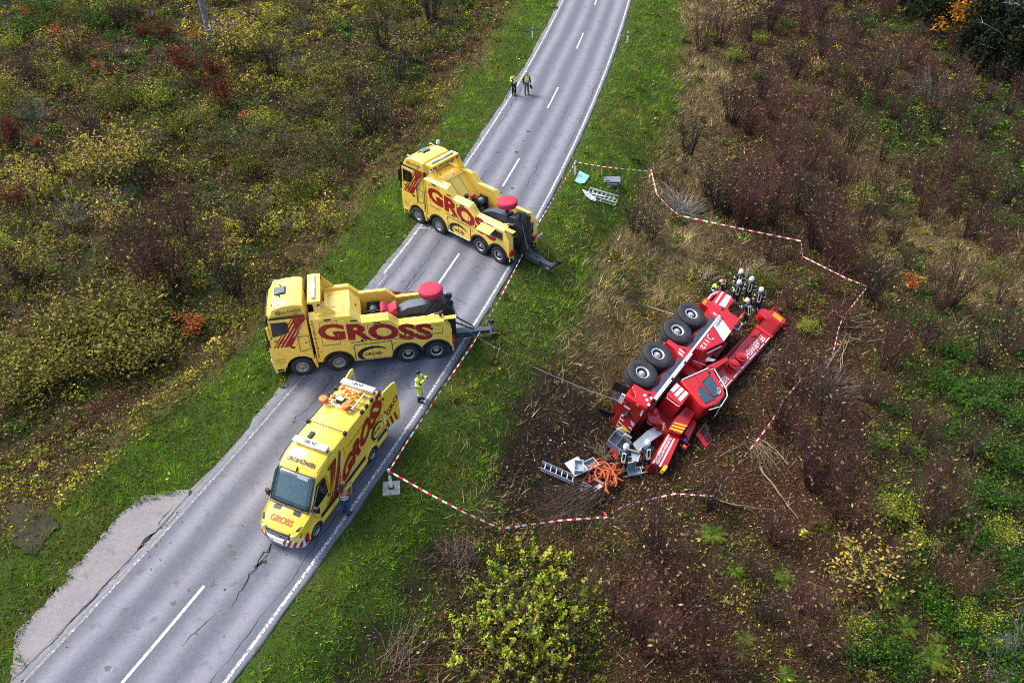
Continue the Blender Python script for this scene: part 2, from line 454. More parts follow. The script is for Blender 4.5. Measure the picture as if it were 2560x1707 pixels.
struct(g_obj); g_obj['label'] = 'rough sloping ground beside the road under grass, straw and fallen leaves'; g_obj['category'] = 'ground'

# ================================================================= road
def road_pt(y, off, z=0.0):
    m_ = float(xr_slope(y)); k = math.sqrt(1 + m_ * m_)
    o = off - 3.17
    return Vector((float(xr(y)) + o / k, y - o * m_ / k, z))

def asphalt(name, base, tracks):
    m = bpy.data.materials.new(name); m.use_nodes = True
    N = m.node_tree.nodes; Lk = m.node_tree.links; b = N['Principled BSDF']; b.inputs['Roughness'].default_value = .82; b.inputs['Specular IOR Level'].default_value = .3
    uv = N.new('ShaderNodeAttribute'); uv.attribute_name = 'st'
    sp = N.new('ShaderNodeSeparateXYZ'); Lk.new(uv.outputs['Vector'], sp.inputs['Vector'])
    tc = N.new('ShaderNodeTexCoord')
    def noise(s, d=6, r=.6, vec=None):
        n = N.new('ShaderNodeTexNoise'); n.inputs['Scale'].default_value = s; n.inputs['Detail'].default_value = d; n.inputs['Roughness'].default_value = r
        Lk.new(vec or tc.outputs['Object'], n.inputs['Vector']); return n.outputs['Fac']
    def math_(op, a, v=None, c=None):
        n = N.new('ShaderNodeMath'); n.operation = op
        if isinstance(a, (int, float)): n.inputs[0].default_value = a
        else: Lk.new(a, n.inputs[0])
        if v is not None:
            if isinstance(v, (int, float)): n.inputs[1].default_value = v
            else: Lk.new(v, n.inputs[1])
        return n.outputs[0]
    def ramp(f, *st):
        r = N.new('ShaderNodeValToRGB'); e = r.color_ramp.elements
        while len(e) < len(st): e.new(.5)
        for q, (p, c) in zip(e, st): q.position = p; q.color = (*c, 1)
        Lk.new(f, r.inputs['Fac']); return r.outputs['Color']
    mott = noise(5.5, 9, .82); grain = noise(19, 6, .95); blotch = noise(.7, 7, .65)
    speck = noise(160, 2, .5)
    t = sp.outputs['X']
    fac = None
    if tracks:
        wob = math_('MULTIPLY', math_('SUBTRACT', noise(.12, 2, .5), .5), .5)
        tt = math_('ADD', t, wob)
        for cpos, wd, a in tracks:
            q = math_('DIVIDE', math_('SUBTRACT', tt, cpos), wd)
            q = math_('MULTIPLY', q, q)
            q = math_('POWER', 2.718, math_('MULTIPLY', q, -1.0)); q = math_('MULTIPLY', q, a)
            fac = q if fac is None else math_('ADD', fac, q)
        fac = math_('MULTIPLY', fac, math_('ADD', math_('MULTIPLY', blotch, .9), .55))
    else:
        fac = math_('MULTIPLY', blotch, 1.0)
    gm = N.new('ShaderNodeMath'); gm.operation = 'MULTIPLY_ADD'; Lk.new(mott, gm.inputs[0]); gm.inputs[1].default_value = .55; gh = math_('MULTIPLY', grain, .62); Lk.new(gh, gm.inputs[2]); grain = math_('SUBTRACT', gm.outputs[0], .06)
    c1 = ramp(grain, (.25, tuple(k * .45 for k in base)), (.55, base), (.8, tuple(k * 1.7 for k in base)))
    c2 = ramp(grain, (.25, tuple(k * 1.25 for k in base)), (.55, (base[0] * 2.05, base[1] * 1.9, base[2] * 1.82)), (.8, (base[0] * 2.7, base[1] * 2.5, base[2] * 2.4)))
    mx = N.new('ShaderNodeMixRGB'); Lk.new(fac, mx.inputs['Fac']); Lk.new(c1, mx.inputs['Color1']); Lk.new(c2, mx.inputs['Color2'])
    # dark stains
    st = noise(1.9, 4, .5); stf = ramp(st, (.58, (0, 0, 0)), (.72, (.55, .55, .55)))
    m2 = N.new('ShaderNodeMixRGB'); Lk.new(stf, m2.inputs['Fac']); Lk.new(mx.outputs['Color'], m2.inputs['Color1']); m2.inputs['Color2'].default_value = (*[k * .7 for k in base], 1)
    Lk.new(m2.outputs['Color'], b.inputs['Base Color'])
    bp = N.new('ShaderNodeBump'); bp.inputs['Strength'].default_value = .5; bp.inputs['Distance'].default_value = .01
    Lk.new(speck, bp.inputs['Height']); Lk.new(bp.outputs['Normal'], b.inputs['Normal'])
    return m

ROAD_M = asphalt('road_asphalt', (.100, .110, .134), [(-2.3, .38, 1.0), (-.75, .40, .92), (.8, .40, .85), (2.25, .40, 1.05), (-3.35, .28, .6), (3.3, .22, .5)])
BAY_M = asphalt('old_lay_by_asphalt', (.135, .135, .142), None)
ys = np.arange(4, 125, .5); offs = np.array([-3.60, -3.59, -3.4, -3, -2, -1, 0, 1, 2, 3, 3.3, 3.42, 3.43])
zz = np.array([-.12, -.012, 0, 0.0, 0, 0, 0, 0, 0, 0, 0, -.012, -.12])
rc, st = [], []
for y in ys:
    wl_ = .05 * math.sin(y * .7) + .03 * math.sin(y * 1.9 + 1); wr_ = .03 * math.sin(y * 2.3)
    for k, (o_, z_) in enumerate(zip(offs, zz)):
        if k < 2 and y < BAY[0].y + 1.0: o_ = -3.30 - .01 * (k == 0); wl_ = 0
        o2 = o_ + (wl_ if k < 2 else 0) + (wr_ if k > 10 else 0)
        rc.append(road_pt(y, o2, z_)); st.append((o_, y, 0))
nr, nc = len(ys), len(offs); idx = np.arange(nr * nc).reshape(nr, nc)
rq = np.stack([idx[:-1, :-1], idx[:-1, 1:], idx[1:, 1:], idx[1:, :-1]], -1).reshape(-1, 4)
road = np_mesh('road', np.array(rc), rq, 4, None, ROAD_M, False)
a = road.data.attributes.new('st', 'FLOAT_VECTOR', 'POINT'); a.data.foreach_set('vector', np.array(st, np.float32).ravel())
struct(road); road['label'] = 'two-lane grey asphalt country road with worn wheel tracks'; road['category'] = 'road'

# lay-by: outline between its ragged grass edge and the road edge
mb = MB()
outer = []
for a_, b_ in zip(BAY[:-1], BAY[1:]):
    for k in range(6):
        p = a_.lerp(b_, k / 6); j = .07 if k else 0
        outer.append(Vector((p.x + random.uniform(-j, j), p.y + random.uniform(-j, j), -.008)))
inner = [road_pt(y, -3.27, -.008) for y in np.linspace(BAY[-1].y - 2, BAY[0].y, 30)]
poly = [(p.x, p.y) for p in outer + inner]
mb.prism_z(poly, -.15, -.008)
bay = struct(build('lay_by', mb, BAY_M, smooth=0)); bay['label'] = 'pale cracked asphalt lay-by along the road edge'; bay['category'] = 'lay-by'

def paint_mat(name, wear):
    m = bpy.data.materials.new(name); m.use_nodes = True
    N = m.node_tree.nodes; Lk = m.node_tree.links; b = N['Principled BSDF']; b.inputs['Roughness'].default_value = .7
    tc = N.new('ShaderNodeTexCoord'); n = N.new('ShaderNodeTexNoise'); n.inputs['Scale'].default_value = 9; n.inputs['Detail'].default_value = 8; n.inputs['Roughness'].default_value = .7
    Lk.new(tc.outputs['Object'], n.inputs['Vector'])
    r = N.new('ShaderNodeValToRGB'); r.color_ramp.elements[0].position = wear; r.color_ramp.elements[1].position = wear + .12
    r.color_ramp.elements[0].color = (.15, .15, .165, 1); r.color_ramp.elements[1].color = (.62, .62, .63, 1)
    Lk.new(n.outputs['Fac'], r.inputs['Fac']); Lk.new(r.outputs['Color'], b.inputs['Base Color'])
    return m
PAINT = paint_mat('road_paint', .36); PAINT_W = paint_mat('worn_road_paint', .44); PAINT_F = paint_mat('faded_road_paint', .53)

def strip(name, y0, y1, off, w, m, z=.006, step=.5):
    mb = MB(); n = max(2, int((y1 - y0) / step) + 1); L_, R_ = [], []
    for y in np.linspace(y0, y1, n):
        L_.append(road_pt(y, off - w / 2, z)); R_.append(road_pt(y, off + w / 2, z))
    mb.add(L_ + R_, [(i, n + i, n + i + 1, i + 1) for i in range(n - 1)])
    o = build(name, mb, m, road, smooth=0); return o
strip('edge_line', 5, 124, 3.16, .13, PAINT_W)
strip('edge_line', 34, 124, -3.22, .12, PAINT_W)
strip('edge_line', 5, 34, -3.0, .12, PAINT_F)
# centre dashes: 4 m long every 12 m; those seen in the photo fix the phase
dash_tops = [106.0, 94.5, 83.4, 72.12, 60.22, 48.52, 37.05, 26.1, 15.23, 4.5]
for yt in dash_tops:
    strip('lane_dash', yt - 3.75, yt, .03, .12, PAINT, z=.006, step=.4)

CRACK = mat('crack_dark', (.018, .018, .020), .95, var=.3)  # cracks are thin dark strips laid just above the asphalt
def crack(pxs, w=.03, rough=.05, z=.003, taper=True):
    P = [at_z(px, py, z) for px, py in pxs]; pts = []
    for a_, b_ in zip(P[:-1], P[1:]):
        n = max(2, int((b_ - a_).length / .22))
        for k in range(n):
            p = a_.lerp(b_, k / n); pts.append(p + Vector((random.gauss(0, rough), random.gauss(0, rough), 0)))
    pts.append(P[-1]); n = len(pts); L_, R_ = [], []
    for i, p in enumerate(pts):
        t = (pts[min(i + 1, n - 1)] - pts[max(0, i - 1)]).normalized(); s = Vector((-t.y, t.x, 0))
        ww = w * (.35 + random.random()) * (min(1, 4 * min(i, n - 1 - i) / n + .15) if taper else 1)
        L_.append(p + s * ww); R_.append(p - s * ww)
    mb = MB(); mb.add(L_ + R_, [(i, n + i, n + i + 1, i + 1) for i in range(n - 1)])
    return build('crack', mb, CRACK, road, smooth=0)
def Z3(x, y): return (x * .38704, 1100 + y * .38704)
crack([Z3(60, 1568), Z3(300, 1340), Z3(560, 1060), Z3(730, 880), Z3(900, 700), Z3(1010, 590), Z3(1230, 340)], .03, .02)
crack([Z3(890, 705), Z3(945, 645), Z3(1000, 595)], .10, .03)
crack([Z3(1235, 315), Z3(1220, 360)], .06, .02)
crack([Z3(400, 1230), Z3(620, 1010), Z3(780, 850), Z3(930, 700)], .014, .03)
crack([Z3(1020, 560), Z3(1040, 510), Z3(1115, 430)], .016, .02); crack([Z3(1010, 590), Z3(1110, 520), Z3(1160, 450)], .014, .02)
crack([Z3(1790, 660), Z3(1740, 720), Z3(1700, 770), Z3(1640, 830), Z3(1610, 900), Z3(1550, 990), Z3(1490, 1095)], .03, .05)
crack([Z3(1770, 680), Z3(1720, 720), Z3(1670, 790), Z3(1620, 870)], .06, .09); crack([Z3(1720, 770), Z3(1690, 800), Z3(1650, 830)], .07, .08)
crack([Z3(1390, 1120), Z3(1290, 1200), Z3(1230, 1250), Z3(1180, 1330)], .016, .06); crack([Z3(1930, 715), Z3(1940, 780)], .016, .05)
def ZA(x, y): return (900 + x * .178571, 680 + y * .178571)
crack([ZA(820, -20), ZA(760, 60), ZA(690, 160), ZA(580, 300)], .025, .04); crack([ZA(400, 1400), ZA(520, 1290)], .016, .05)
crack([ZA(1290, 330), ZA(1440, 420), ZA(1480, 480)], .012, .06); crack([(1066, 672), (1040, 700), (1010, 738), (975, 770)], .02, .04)
crack([(1075, 640), (1050, 672), (1032, 700)], .02, .04); crack([(1176, 412), (1210, 395)], .012, .05)
def Zv(x, y): return (620 + x * .30619, 900 + y * .30619)
crack([Zv(720, 110), Zv(640, 220), Zv(520, 350), Zv(400, 470), Zv(330, 560)], .018, .05)
crack([Zv(200, 1500), Zv(150, 1568)], .04, .06)
rcr = random.Random(21)
for (ya, yb_, off_) in ((30, 62, -2.75), (44, 58, 1.5), (62, 84, -2.9), (12, 24, 2.75), (50, 74, 2.85), (36, 47, -1.5)):      # long wandering joints along the lanes
    P = [road_pt(y, off_ + rcr.gauss(0, .05), .003) for y in np.arange(ya, yb_, .5)]; n = len(P); L_, R_ = [], []
    for i, p in enumerate(P):
        ww = .012 * (.2 + rcr.random() * 1.4); L_.append(p + Vector((ww, 0, 0))); R_.append(p - Vector((ww, 0, 0)))
    mb = MB(); mb.add(L_ + R_, [(i, n + i, n + i + 1, i + 1) for i in range(n - 1)]); build('crack', mb, CRACK, road, smooth=0)
# oil drips and patched spots on the lanes
STAIN = mat('oil_stain', (.035, .036, .042), .6, var=.3)
for px, py, r in ((575, 1364, .10), (579, 1382, .16), (531, 1461, .11), (433, 1507, .11), (269, 1670, .12), (1321, 329, .16), (1290, 380, .12), (1308, 352, .1), (1355, 307, .1), (1246, 381, .15), (1292, 381, .12), (1281, 470, .14), (960, 735, .1), (454, 1532, .07)):
    p = at_z(px, py, .004); mb = MB(); n = 14
    ring = [(p.x + r * random.uniform(.55, 1.25) * math.cos(2 * math.pi * k / n), p.y + r * random.uniform(.55, 1.25) * math.sin(2 * math.pi * k / n), .004) for k in range(n)]
    mb.add(ring, [tuple(range(n))]); build('oil_stain', mb, STAIN, road, smooth=0)
# chalk mark "15" and its short line
m15 = at_z(1068, 572, .007)
dirx = (at_z(1090, 576, .007) - m15).normalized()
text('15', road, m15, dirx, Vector((-dirx.y, dirx.x, 0)), .55, PAINT, w=.8, bold=-.012, name='chalk_number', shear=.35)
p0, p1 = at_z(1047, 569, .007), at_z(1066, 570, .007); mb = MB(); s_ = Vector((0, .03, 0)); mb.add([p0 - s_, p1 - s_, p1 + s_, p0 + s_], [(0, 1, 2, 3)]); build('chalk_line', mb, PAINT, road, smooth=0)

# puddle in the ditch by the lay-by
pud = [at_z(px, py, 0) for px, py in ((20, 1265), (70, 1255), (120, 1290), (150, 1310), (128, 1345), (95, 1385), (60, 1390), (35, 1340))]
WATER = mat('muddy_water', (.020, .018, .008), .5, var=.5, scale=3, spec=.06)
mb = MB(); zc = float(hg(pud[0].x, pud[0].y)) ; zlev = sum(float(hg(p.x, p.y)) for p in pud) / len(pud) + .10
ring = []
for a_, b_ in zip(pud, pud[1:] + pud[:1]):
    for k in range(5):
        p = a_.lerp(b_, k / 5); ring.append((p.x + random.uniform(-.12, .12), p.y + random.uniform(-.12, .12), zlev))
mb.add(ring, [tuple(range(len(ring)))])
pd = struct(build('puddle', mb, WATER, smooth=0)); pd['label'] = 'dark muddy puddle with floating leaves beside the lay-by'; pd['category'] = 'puddle'
# ================================================================= wheels
ROTX = Matrix.Rotation(rad(-90), 4, 'X')      # lathe axis z -> +y
def wheel_meshes(key, r, w, rim_r, deep=True, rim_m=None, n=32):
    """tyre, rim, hub meshes with the outer face at y = 0 (looking along +y)"""
    out = {}
    mb = MB(); h = r - rim_r
    prof = [(rim_r, -.02), (rim_r + .02, .0), (rim_r + h * .45, .022), (r - .06, .012), (r - .015, -.02), (r, -.05), (r, -w + .05), (r - .02, -w), (rim_r, -w)]
    mb.lathe(prof + [(rim_r, -.02)], n, ROTX, cap=False)
    for k in range(n):                                  # tread blocks
        a = 2 * math.pi * (k + .5) / n
        for yy in (-.075, -w + .075):
            mb.box(((r + .004) * math.cos(a), yy, -(r + .004) * math.sin(a)), (.03, .11, 2 * math.pi * r / n * .62), Euler((0, a, 0)).to_matrix())
    out['tyre'] = mb
    mb = MB(); dp = .16 if deep else .06
    prof = [(rim_r + .012, .0), (rim_r - .02, .008), (rim_r - .05, -.02), (rim_r * .78, -dp * .35)] if deep else [(rim_r + .012, .0), (rim_r - .02, .008), (rim_r - .035, -.03), (rim_r * .80, -dp * .75), (rim_r * .62, -dp), (rim_r * .45, -dp * .9), (rim_r * .44, -dp * .6), (rim_r * .2, -dp * .55), (.01, -dp * .55)]
    mb.lathe(prof, n, ROTX, cap=False); mb.lathe([(rim_r, -.01), (rim_r, -w * .9)], n, ROTX, cap=False)
    out['rim'] = mb
    mb = MB()
    for k in range(10):
        a = 2 * math.pi * k / 10; M = Matrix.Translation((rim_r * .54 * math.cos(a), -dp * .92, rim_r * .54 * math.sin(a))) @ ROTX
        mb.lathe([(.02, -.01), (.02, .04), (.01, .045)], 6, M)
    mb.lathe([(rim_r * .30, -dp * .6), (rim_r * .30, -dp * .1), (rim_r * .24, 0), (.01, .005)], 16, ROTX)
    if deep: mb.lathe([(rim_r * .50, -dp * .95), (rim_r * .48, -dp * .55), (rim_r * .30, -dp * .5)], 20, ROTX)
    out['hub'] = mb
    hol = MB()
    if deep: hol.lathe([(rim_r * .78, -dp * .3), (rim_r * .72, -dp), (rim_r * .3, -dp * 1.02)], n, ROTX, cap=False)
    for k in range(10):
        a = 2 * math.pi * (k + .5) / 10; M = Matrix.Translation((rim_r * .71 * math.cos(a), -dp * .86, rim_r * .71 * math.sin(a))) @ ROTX
        hol.lathe([(.028, 0), (.028, .012), (.001, .013)], 8, M)
    out['hole'] = hol
    return out

_wheel_cache = {}
def add_wheel(parent, x, y, z, r, w, rim_r, deep=True, steer=0., key='t', side=1, rim_m=None, hub_m=None):
    e = empty('wheel', parent, (x, y, z), (0, 0, steer + (0 if side > 0 else math.pi)))
    k = (key, r, deep)
    if k not in _wheel_cache:
        ms = wheel_meshes(key, r, w, rim_r, deep)
        _wheel_cache[k] = [build('tyre', ms['tyre'], RUB, e, smooth=50), build('rim', ms['rim'], rim_m or RIM, e, smooth=50), build('hub', ms['hub'], hub_m or RIM, e, smooth=50), build('rim_hole', ms['hole'], BLACK, e)]
    else:
        for o in _wheel_cache[k]:
            c = o.copy(); link(c, e)
    return e

def arc(cx, cz, r, a0, a1, n=10):
    return [(cx + r * math.cos(rad(a0 + (a1 - a0) * k / n)), cz + r * math.sin(rad(a0 + (a1 - a0) * k / n))) for k in range(n + 1)]

R_L, U_Z = (-1, 0, 0), (0, 0, 1)            # lettering directions on a left side
AX = (0.0, -1.72, -5.03, -6.39)

def swoosh(parent, cx, cz, w, h, y, m, name='ring_emblem'):
    """thick crescent ring with an open right end, on the left side"""
    n = 30; out, inn = [], []
    for k in range(n + 1):
        a = rad(25 + 275 * k / n); t = k / n
        th = .30 * math.sin(math.pi * min(1, t * 1.06 + .03)) + .03
        out.append((cx - w / 2 * math.cos(a), y, cz + h / 2 * math.sin(a)))
        inn.append((cx - w / 2 * (1 - th) * math.cos(a) * .98 , y, cz + h / 2 * (1 - th * 1.25) * math.sin(a)))
    mb = MB(); nn = n + 1; P = out + inn; Q = [(x, yy + .005, z) for x, yy, z in P]
    mb.add(Q, [(i, i + 1, nn + i + 1, nn + i) for i in range(n)])
    return build(name, mb, m, parent, smooth=0)

def line_box(name, parent, pts, m, r=.008, closed=True):
    mb = MB(); q = list(pts) + ([pts[0]] if closed else [])
    for a_, b_ in zip(q[:-1], q[1:]):
        a_, b_ = Vector(a_), Vector(b_); d = b_ - a_
        mb.box((a_ + b_) / 2, (d.length, r * 2, r * 2), d.to_track_quat('X', 'Z').to_matrix())
    return build(name, mb, m, parent, smooth=0)

def rail(parent, a_, b_, h=.07, r=.014, m=None):
    a_, b_ = Vector(a_), Vector(b_); u = Vector((0, 0, h))
    mb = MB(); mb.tube([a_, a_ + u, b_ + u, b_], r, 5); return build('grab_rail', mb, m or ALU, parent)

def loft_panel(outer, inner, y0, y1):
    mb = MB(); mb.prism_y(outer, y0, y1, inner); return mb

def tow_truck(kind, label, pose):
    X, Y, th = pose
    T = thing('tow_truck', label, 'tow truck', (X, Y, 0), (0, 0, th))
    # ---- frame under everything
    mb = MB(); mb.b2(-7.1, 1.1, -.45, .45, .55, 1.0); mb.b2(-7.0, -.8, -.85, .85, .95, 1.25)
    for x in AX: mb.b2(x - .1, x + .1, -.95, .95, .42, .62)
    build('chassis_frame', mb, STEEL, T)
    # ---- cab shell
    arch = list(reversed(arc(0, .53, .68, 12, 168)))
    prof = [(1.33, .42), (1.40, .75), (1.42, 1.35), (1.38, 2.0), (1.30, 2.35), (1.16, 3.25), (1.06, 3.55), (.80, 3.78), (.35, 3.90), (-.25, 3.93), (-.55, 3.86), (-.62, 3.70), (-.62, 1.32)] + \
           [(-.60, .95)] + arc(0, .53, .70, 143, 12, 9) + [(-.0 + .78, .55), (.80, .42)]
    # split into rings so the roof tucks in
    def tuck(y, z): return y * (1 - .13 * float(sstep((z - 3.3) / .65)))
    rings = []
    for y in (-1.25, -1.22, -.7, 0, .7, 1.22, 1.25):
        e = .02 if abs(y) == 1.25 else 0
        rings.append([(x - (e if x > 1 else 0) - (.12 * (abs(y) / 1.25) ** 3 if x > .9 else 0), tuck(y, z), z - (.05 * (abs(y) / 1.25) ** 4 if z > 3.4 else 0)) for x, z in prof])
    mb = MB(); mb.loft(rings); cab = build('cab', mb, YEL, T, bevel=.03, smooth=40)
    # wheel-arch liner
    mb = MB(); mb.prism_y(arc(0, .53, .69, 12, 143) + [(-.6, .5), (.6, .5)], .45, .84); build('wheel_arch', mb, BLACK, T)
    # windscreen and the black surround that wraps the front corner
    mb = MB()
    for y0, y1 in ((-1.12, 1.12),):
        mb.add([(1.31, y0, 2.32), (1.31, y1, 2.32), (1.17, y1 * .98, 3.26), (1.17, y0 * .98, 3.26), (1.34, y0, 2.32), (1.34, y1, 2.32), (1.20, y1 * .98, 3.26), (1.20, y0 * .98, 3.26)], [(4, 5, 6, 7), (0, 3, 2, 1), (0, 1, 5, 4), (1, 2, 6, 5), (2, 3, 7, 6), (3, 0, 4, 7)])
    build('windscreen', mb, GLASS_DK, T)
    for s in (1, -1):
        mb = MB(); mb.prism_y([(1.33, 2.0), (1.20, 1.95), (1.12, 3.42), (.98, 3.50), (1.06, 3.56), (1.20, 3.1)], s * 1.17, s * 1.262); build('corner_deflector', mb, BLACK, T)
        mb = MB(); mb.prism_y([(1.05, 3.42), (-.60, 3.42), (-.60, 3.37), (1.07, 3.37)], s * 1.2, s * 1.257); build('roof_gutter', mb, BLACK, T)
    # bumper, grille, headlights, number plate
    mb = MB(); mb.loft([[(1.16, y, .30), (1.42 - .10 * abs(y) ** 3, y, .30), (1.47 - .12 * abs(y) ** 3, y, .62), (1.40 - .12 * abs(y) ** 3, y, .78), (1.16, y, .78)] for y in (-1.22, -.9, -.4, 0, .4, .9, 1.22)]); build('bumper', mb, WHITE, T, bevel=.02)
    for y0 in (-1.2, -.86, -.52, -.18, .16, .50, .84):
        plate('bumper_stripe', [(1.475 - .12 * abs(y0) ** 3, y0 + .05, .36), (1.475 - .12 * abs(y0 + .17) ** 3, y0 + .22, .36), (1.495 - .12 * abs(y0 + .3) ** 3, y0 + .34, .62), (1.495 - .12 * abs(y0 + .17) ** 3, y0 + .17, .62)], LET_RED, T)
    mb = MB()
    for z in (1.05, 1.3, 1.55, 1.8): mb.b2(1.36, 1.435, -.85, .85, z - .07, z + .06)
    build('grille', mb, BLACK, T, bevel=.01)
    for s in (1, -1):
        mb = MB(); mb.loft([[(1.22, s * .78, .66), (1.43, s * .78, .66), (1.43, s * .78, .92), (1.22, s * .78, .90)], [(1.10, s * 1.2, .64), (1.315, s * 1.2, .66), (1.29, s * 1.2, .96), (1.10, s * 1.2, .94)]]); build('headlight', mb, LAMP_CLR, T, bevel=.01)
    # doors with window, mirror, handle
    for s in (1, -1):
        y0, y1 = s * 1.246, s * 1.262
        mb = MB(); mb.prism_y([(1.14, 1.92), (1.04, 3.34), (-.05, 3.34), (-.05, 1.40), (.32, 1.30), (.74, 1.42), (1.10, 1.86)], y0, y1); d = build('door', mb, YEL, T, bevel=.006)
        mb = MB(); mb.prism_y([(1.00, 2.50), (.95, 3.22), (.26, 3.20), (.20, 3.10), (.24, 2.66), (.62, 2.55)], s * 1.250, s * 1.274); build('window', mb, GLASS_DK, d, bevel=.004)
        mb = MB(); mb.b2(.10, .30, s * 1.258, s * 1.285, 1.80, 1.90); build('handle', mb, BLACK, d, bevel=.01)
        mb = MB(); mb.tube([(1.06, s * 1.24, 3.18), (1.10, s * 1.42, 3.20), (1.08, s * 1.42, 2.50), (1.04, s * 1.24, 2.46)], .022, 6); mm = build('mirror', mb, BLACK, T)
        mb = MB(); mb.box((1.10, s * 1.43, 2.86), (.10, .20, .62), (0, 0, s * rad(-12))); build('mirror_housing', mb, YEL if kind == 2 else BLACK, mm, bevel=.03)
        # storage locker behind the door, step box
        line_box('locker_seam', T, [(-.10, s * 1.258, 2.36), (-.58, s * 1.258, 2.36), (-.58, s * 1.258, 1.62), (-.10, s * 1.258, 1.52)], LET_BLK, .008)
        mb = MB(); mb.b2(.82, 1.22, s * 1.12, s * 1.262, .46, .66); build('entry_step', mb, BLACK if s < 0 else YEL, T, bevel=.02)
        mb = MB(); mb.b2(.84, 1.14, s * 1.25, s * 1.268, .50, .60); build('step_grate', mb, BLACK, T)
        # front mudguard tail
        mb = MB(); mb.prism_y([(-.60, 1.0), (-.52, .95), (-.66, .42), (-.74, .42), (-.70, 1.0)], s * .95, s * 1.245); build('mudguard', mb, YEL, T, bevel=.01)
    # roof hatch, horns, marker lights
    mb = MB(); mb.box((.42, -.05, 3.915), (.52, .56, .05), (0, rad(5), 0)); h = build('roof_hatch', mb, BLACK, T, bevel=.05, seg=3)
    mb = MB(); mb.box((.42, -.05, 3.945), (.42, .46, .02), (0, rad(5), 0)); build('pane', mb, GLASS_BL, h, bevel=.02)
    for s in (1, -1):
        mb = MB(); zt = 3.80 if s > 0 else 3.82
        mb.tube([(.20, s * .86, zt + .04), (.55, s * .90, zt + .07), (.72, s * .92, zt + .07)], [.018, .022, .022], 6); mb.tube([(.72, s * .92, zt + .07), (.80, s * .93, zt + .07)], [.03, .07], 8); mb.box((.3, s * .87, zt), (.05, .05, .1)); build('air_horn', mb, CHROME, T)
        mb = MB(); mb.lathe([(.035, 0), (.035, .06), (.005, .08)], 8, Matrix.Translation((.42, s * .42 - .03, 3.90))); build('marker_lamp', mb, BLACK, T)
    for o in T.children_recursive:          # the tall high-roof cab
        if o.type == 'MESH' and o.name.split('.')[0] not in ('chassis_frame', 'bumper', 'bumper_stripe'):
            for v in o.data.vertices:
                if v.co.z > 2.0: v.co.z = 2.0 + (v.co.z - 2.0) * 1.145
    # ---- body sides with stepped top
    for s in (1, -1):
        def outl(dz, din=0.):
            t = [(-.76, .74), (-.74, 3.40 + dz), (-2.60 + din, 3.40 + dz), (-3.05 + din, 2.90 + dz), (-4.32 + din, 2.90 + dz), (-4.78 + din, 2.42 + dz), (-6.86, 2.42 + dz), (-7.18, 1.84), (-7.20, .72)]
            for cx in (AX[3], AX[2]): t += arc(cx, .53, .69, 164, 16, 9)
            t += [(-4.20, .50), (-2.50, .52)]
            t += arc(AX[1], .53, .69, 164, 14, 9)
            return t
        mb = loft_panel(outl(-.10), outl(-.10), s * .86, s * 1.25)
        p = build('side_panel', mb, YEL, T, bevel=.008)
        # sloping top capping
        tops = [(-.74, 3.30), (-2.58, 3.30), (-3.03, 2.80), (-4.30, 2.80), (-4.76, 2.32), (-6.86, 2.32)]
        A_ = [(x, s * 1.25, z) for x, z in tops]; B_ = [(x - .0, s * .92, z + .15) for x, z in tops]; C_ = [(x, s * .84, z + .15) for x, z in tops]; D_ = [(x, s * .84, z - .02) for x, z in tops]; E_ = [(x, s * 1.25, z - .02) for x, z in tops]
        mb = MB(); mb.loft([[a, b, c_, d_, e_] for a, b, c_, d_, e_ in zip(A_, B_, C_, D_, E_)]); build('top_capping', mb, YEL, T, bevel=.006)
        for (xa, za, xb, zb) in ((-1.0, 3.44, -2.5, 3.44), (-3.15, 2.94, -4.2, 2.94), (-4.9, 2.46, -6.7, 2.46)):
            rail(T, (xa, s * 1.0, za - .02), (xb, s * 1.0, zb - .02))
        # arch trims
        for cx in (AX[1], AX[2], AX[3]):
            a_o = arc(cx, .53, .76, 10, 170, 14); a_i = arc(cx, .53, .63, 10, 170, 14)
            mb = MB(); mb.prism_y(a_o + a_i[::-1], s * .84, s * 1.275); build('wheel_arch', mb, BLACK, T, bevel=.01)
        for cx in (-1.05, -2.42, -4.33, -5.66, -5.76, -7.06):
            mb = MB(); mb.lathe([(.03, 0), (.03, .02), (.01, .03)], 8, Matrix.Translation((cx, s * 1.25, .82)) @ (ROTX if s > 0 else Matrix.Rotation(rad(90), 4, 'X'))); build('side_marker', mb, LAMP_ORG, T)
        for cx in (-1.0, -2.45, -4.45, -7.0):
            mb = MB(); mb.b2(cx - .05, cx + .05, s * 1.248, s * 1.26, 1.33, 1.37); build('side_reflector', mb, LAMP_ORG, T)
        # locker doors (seams), latches, light strips
        for (x0, x1, z0, z1) in ((-1.15, -1.95, 1.72, 3.10), (-2.42, -3.15, 1.70, 2.78), (-3.30, -4.20, 1.70, 2.62), (-4.45, -5.55, 1.62, 2.16), (-5.70, -6.75, 1.66, 2.16)):
            line_box('locker_seam', T, [(x0, s * 1.251, z0), (x1, s * 1.251, z0), (x1, s * 1.251, z1), (x0, s * 1.251, z1)], LET_BLK, .007)
            mb = MB(); mb.b2(x0, x1, s * 1.25, s * 1.268, z0 - .03, z0 - .01); build('locker_hinge', mb, ALU, T)
        for (cx, cz) in ((-1.82, 2.25), (-2.95, 1.78), (-3.75, 1.80), (-4.98, 1.84), (-6.25, 1.98)):
            mb = MB(); mb.b2(cx - .05, cx + .05, s * 1.25, s * 1.275, cz - .08, cz + .05); build('latch', mb, BLACK, T, bevel=.01)
        for cx, cz in ((-1.55, 3.22), (-2.72, 3.0), (-3.75, 2.72)):
            mb = MB(); mb.b2(cx - .16, cx + .16, s * 1.25, s * 1.285, cz - .04, cz + .03); build('work_lamp', mb, BLACK, T, bevel=.01)
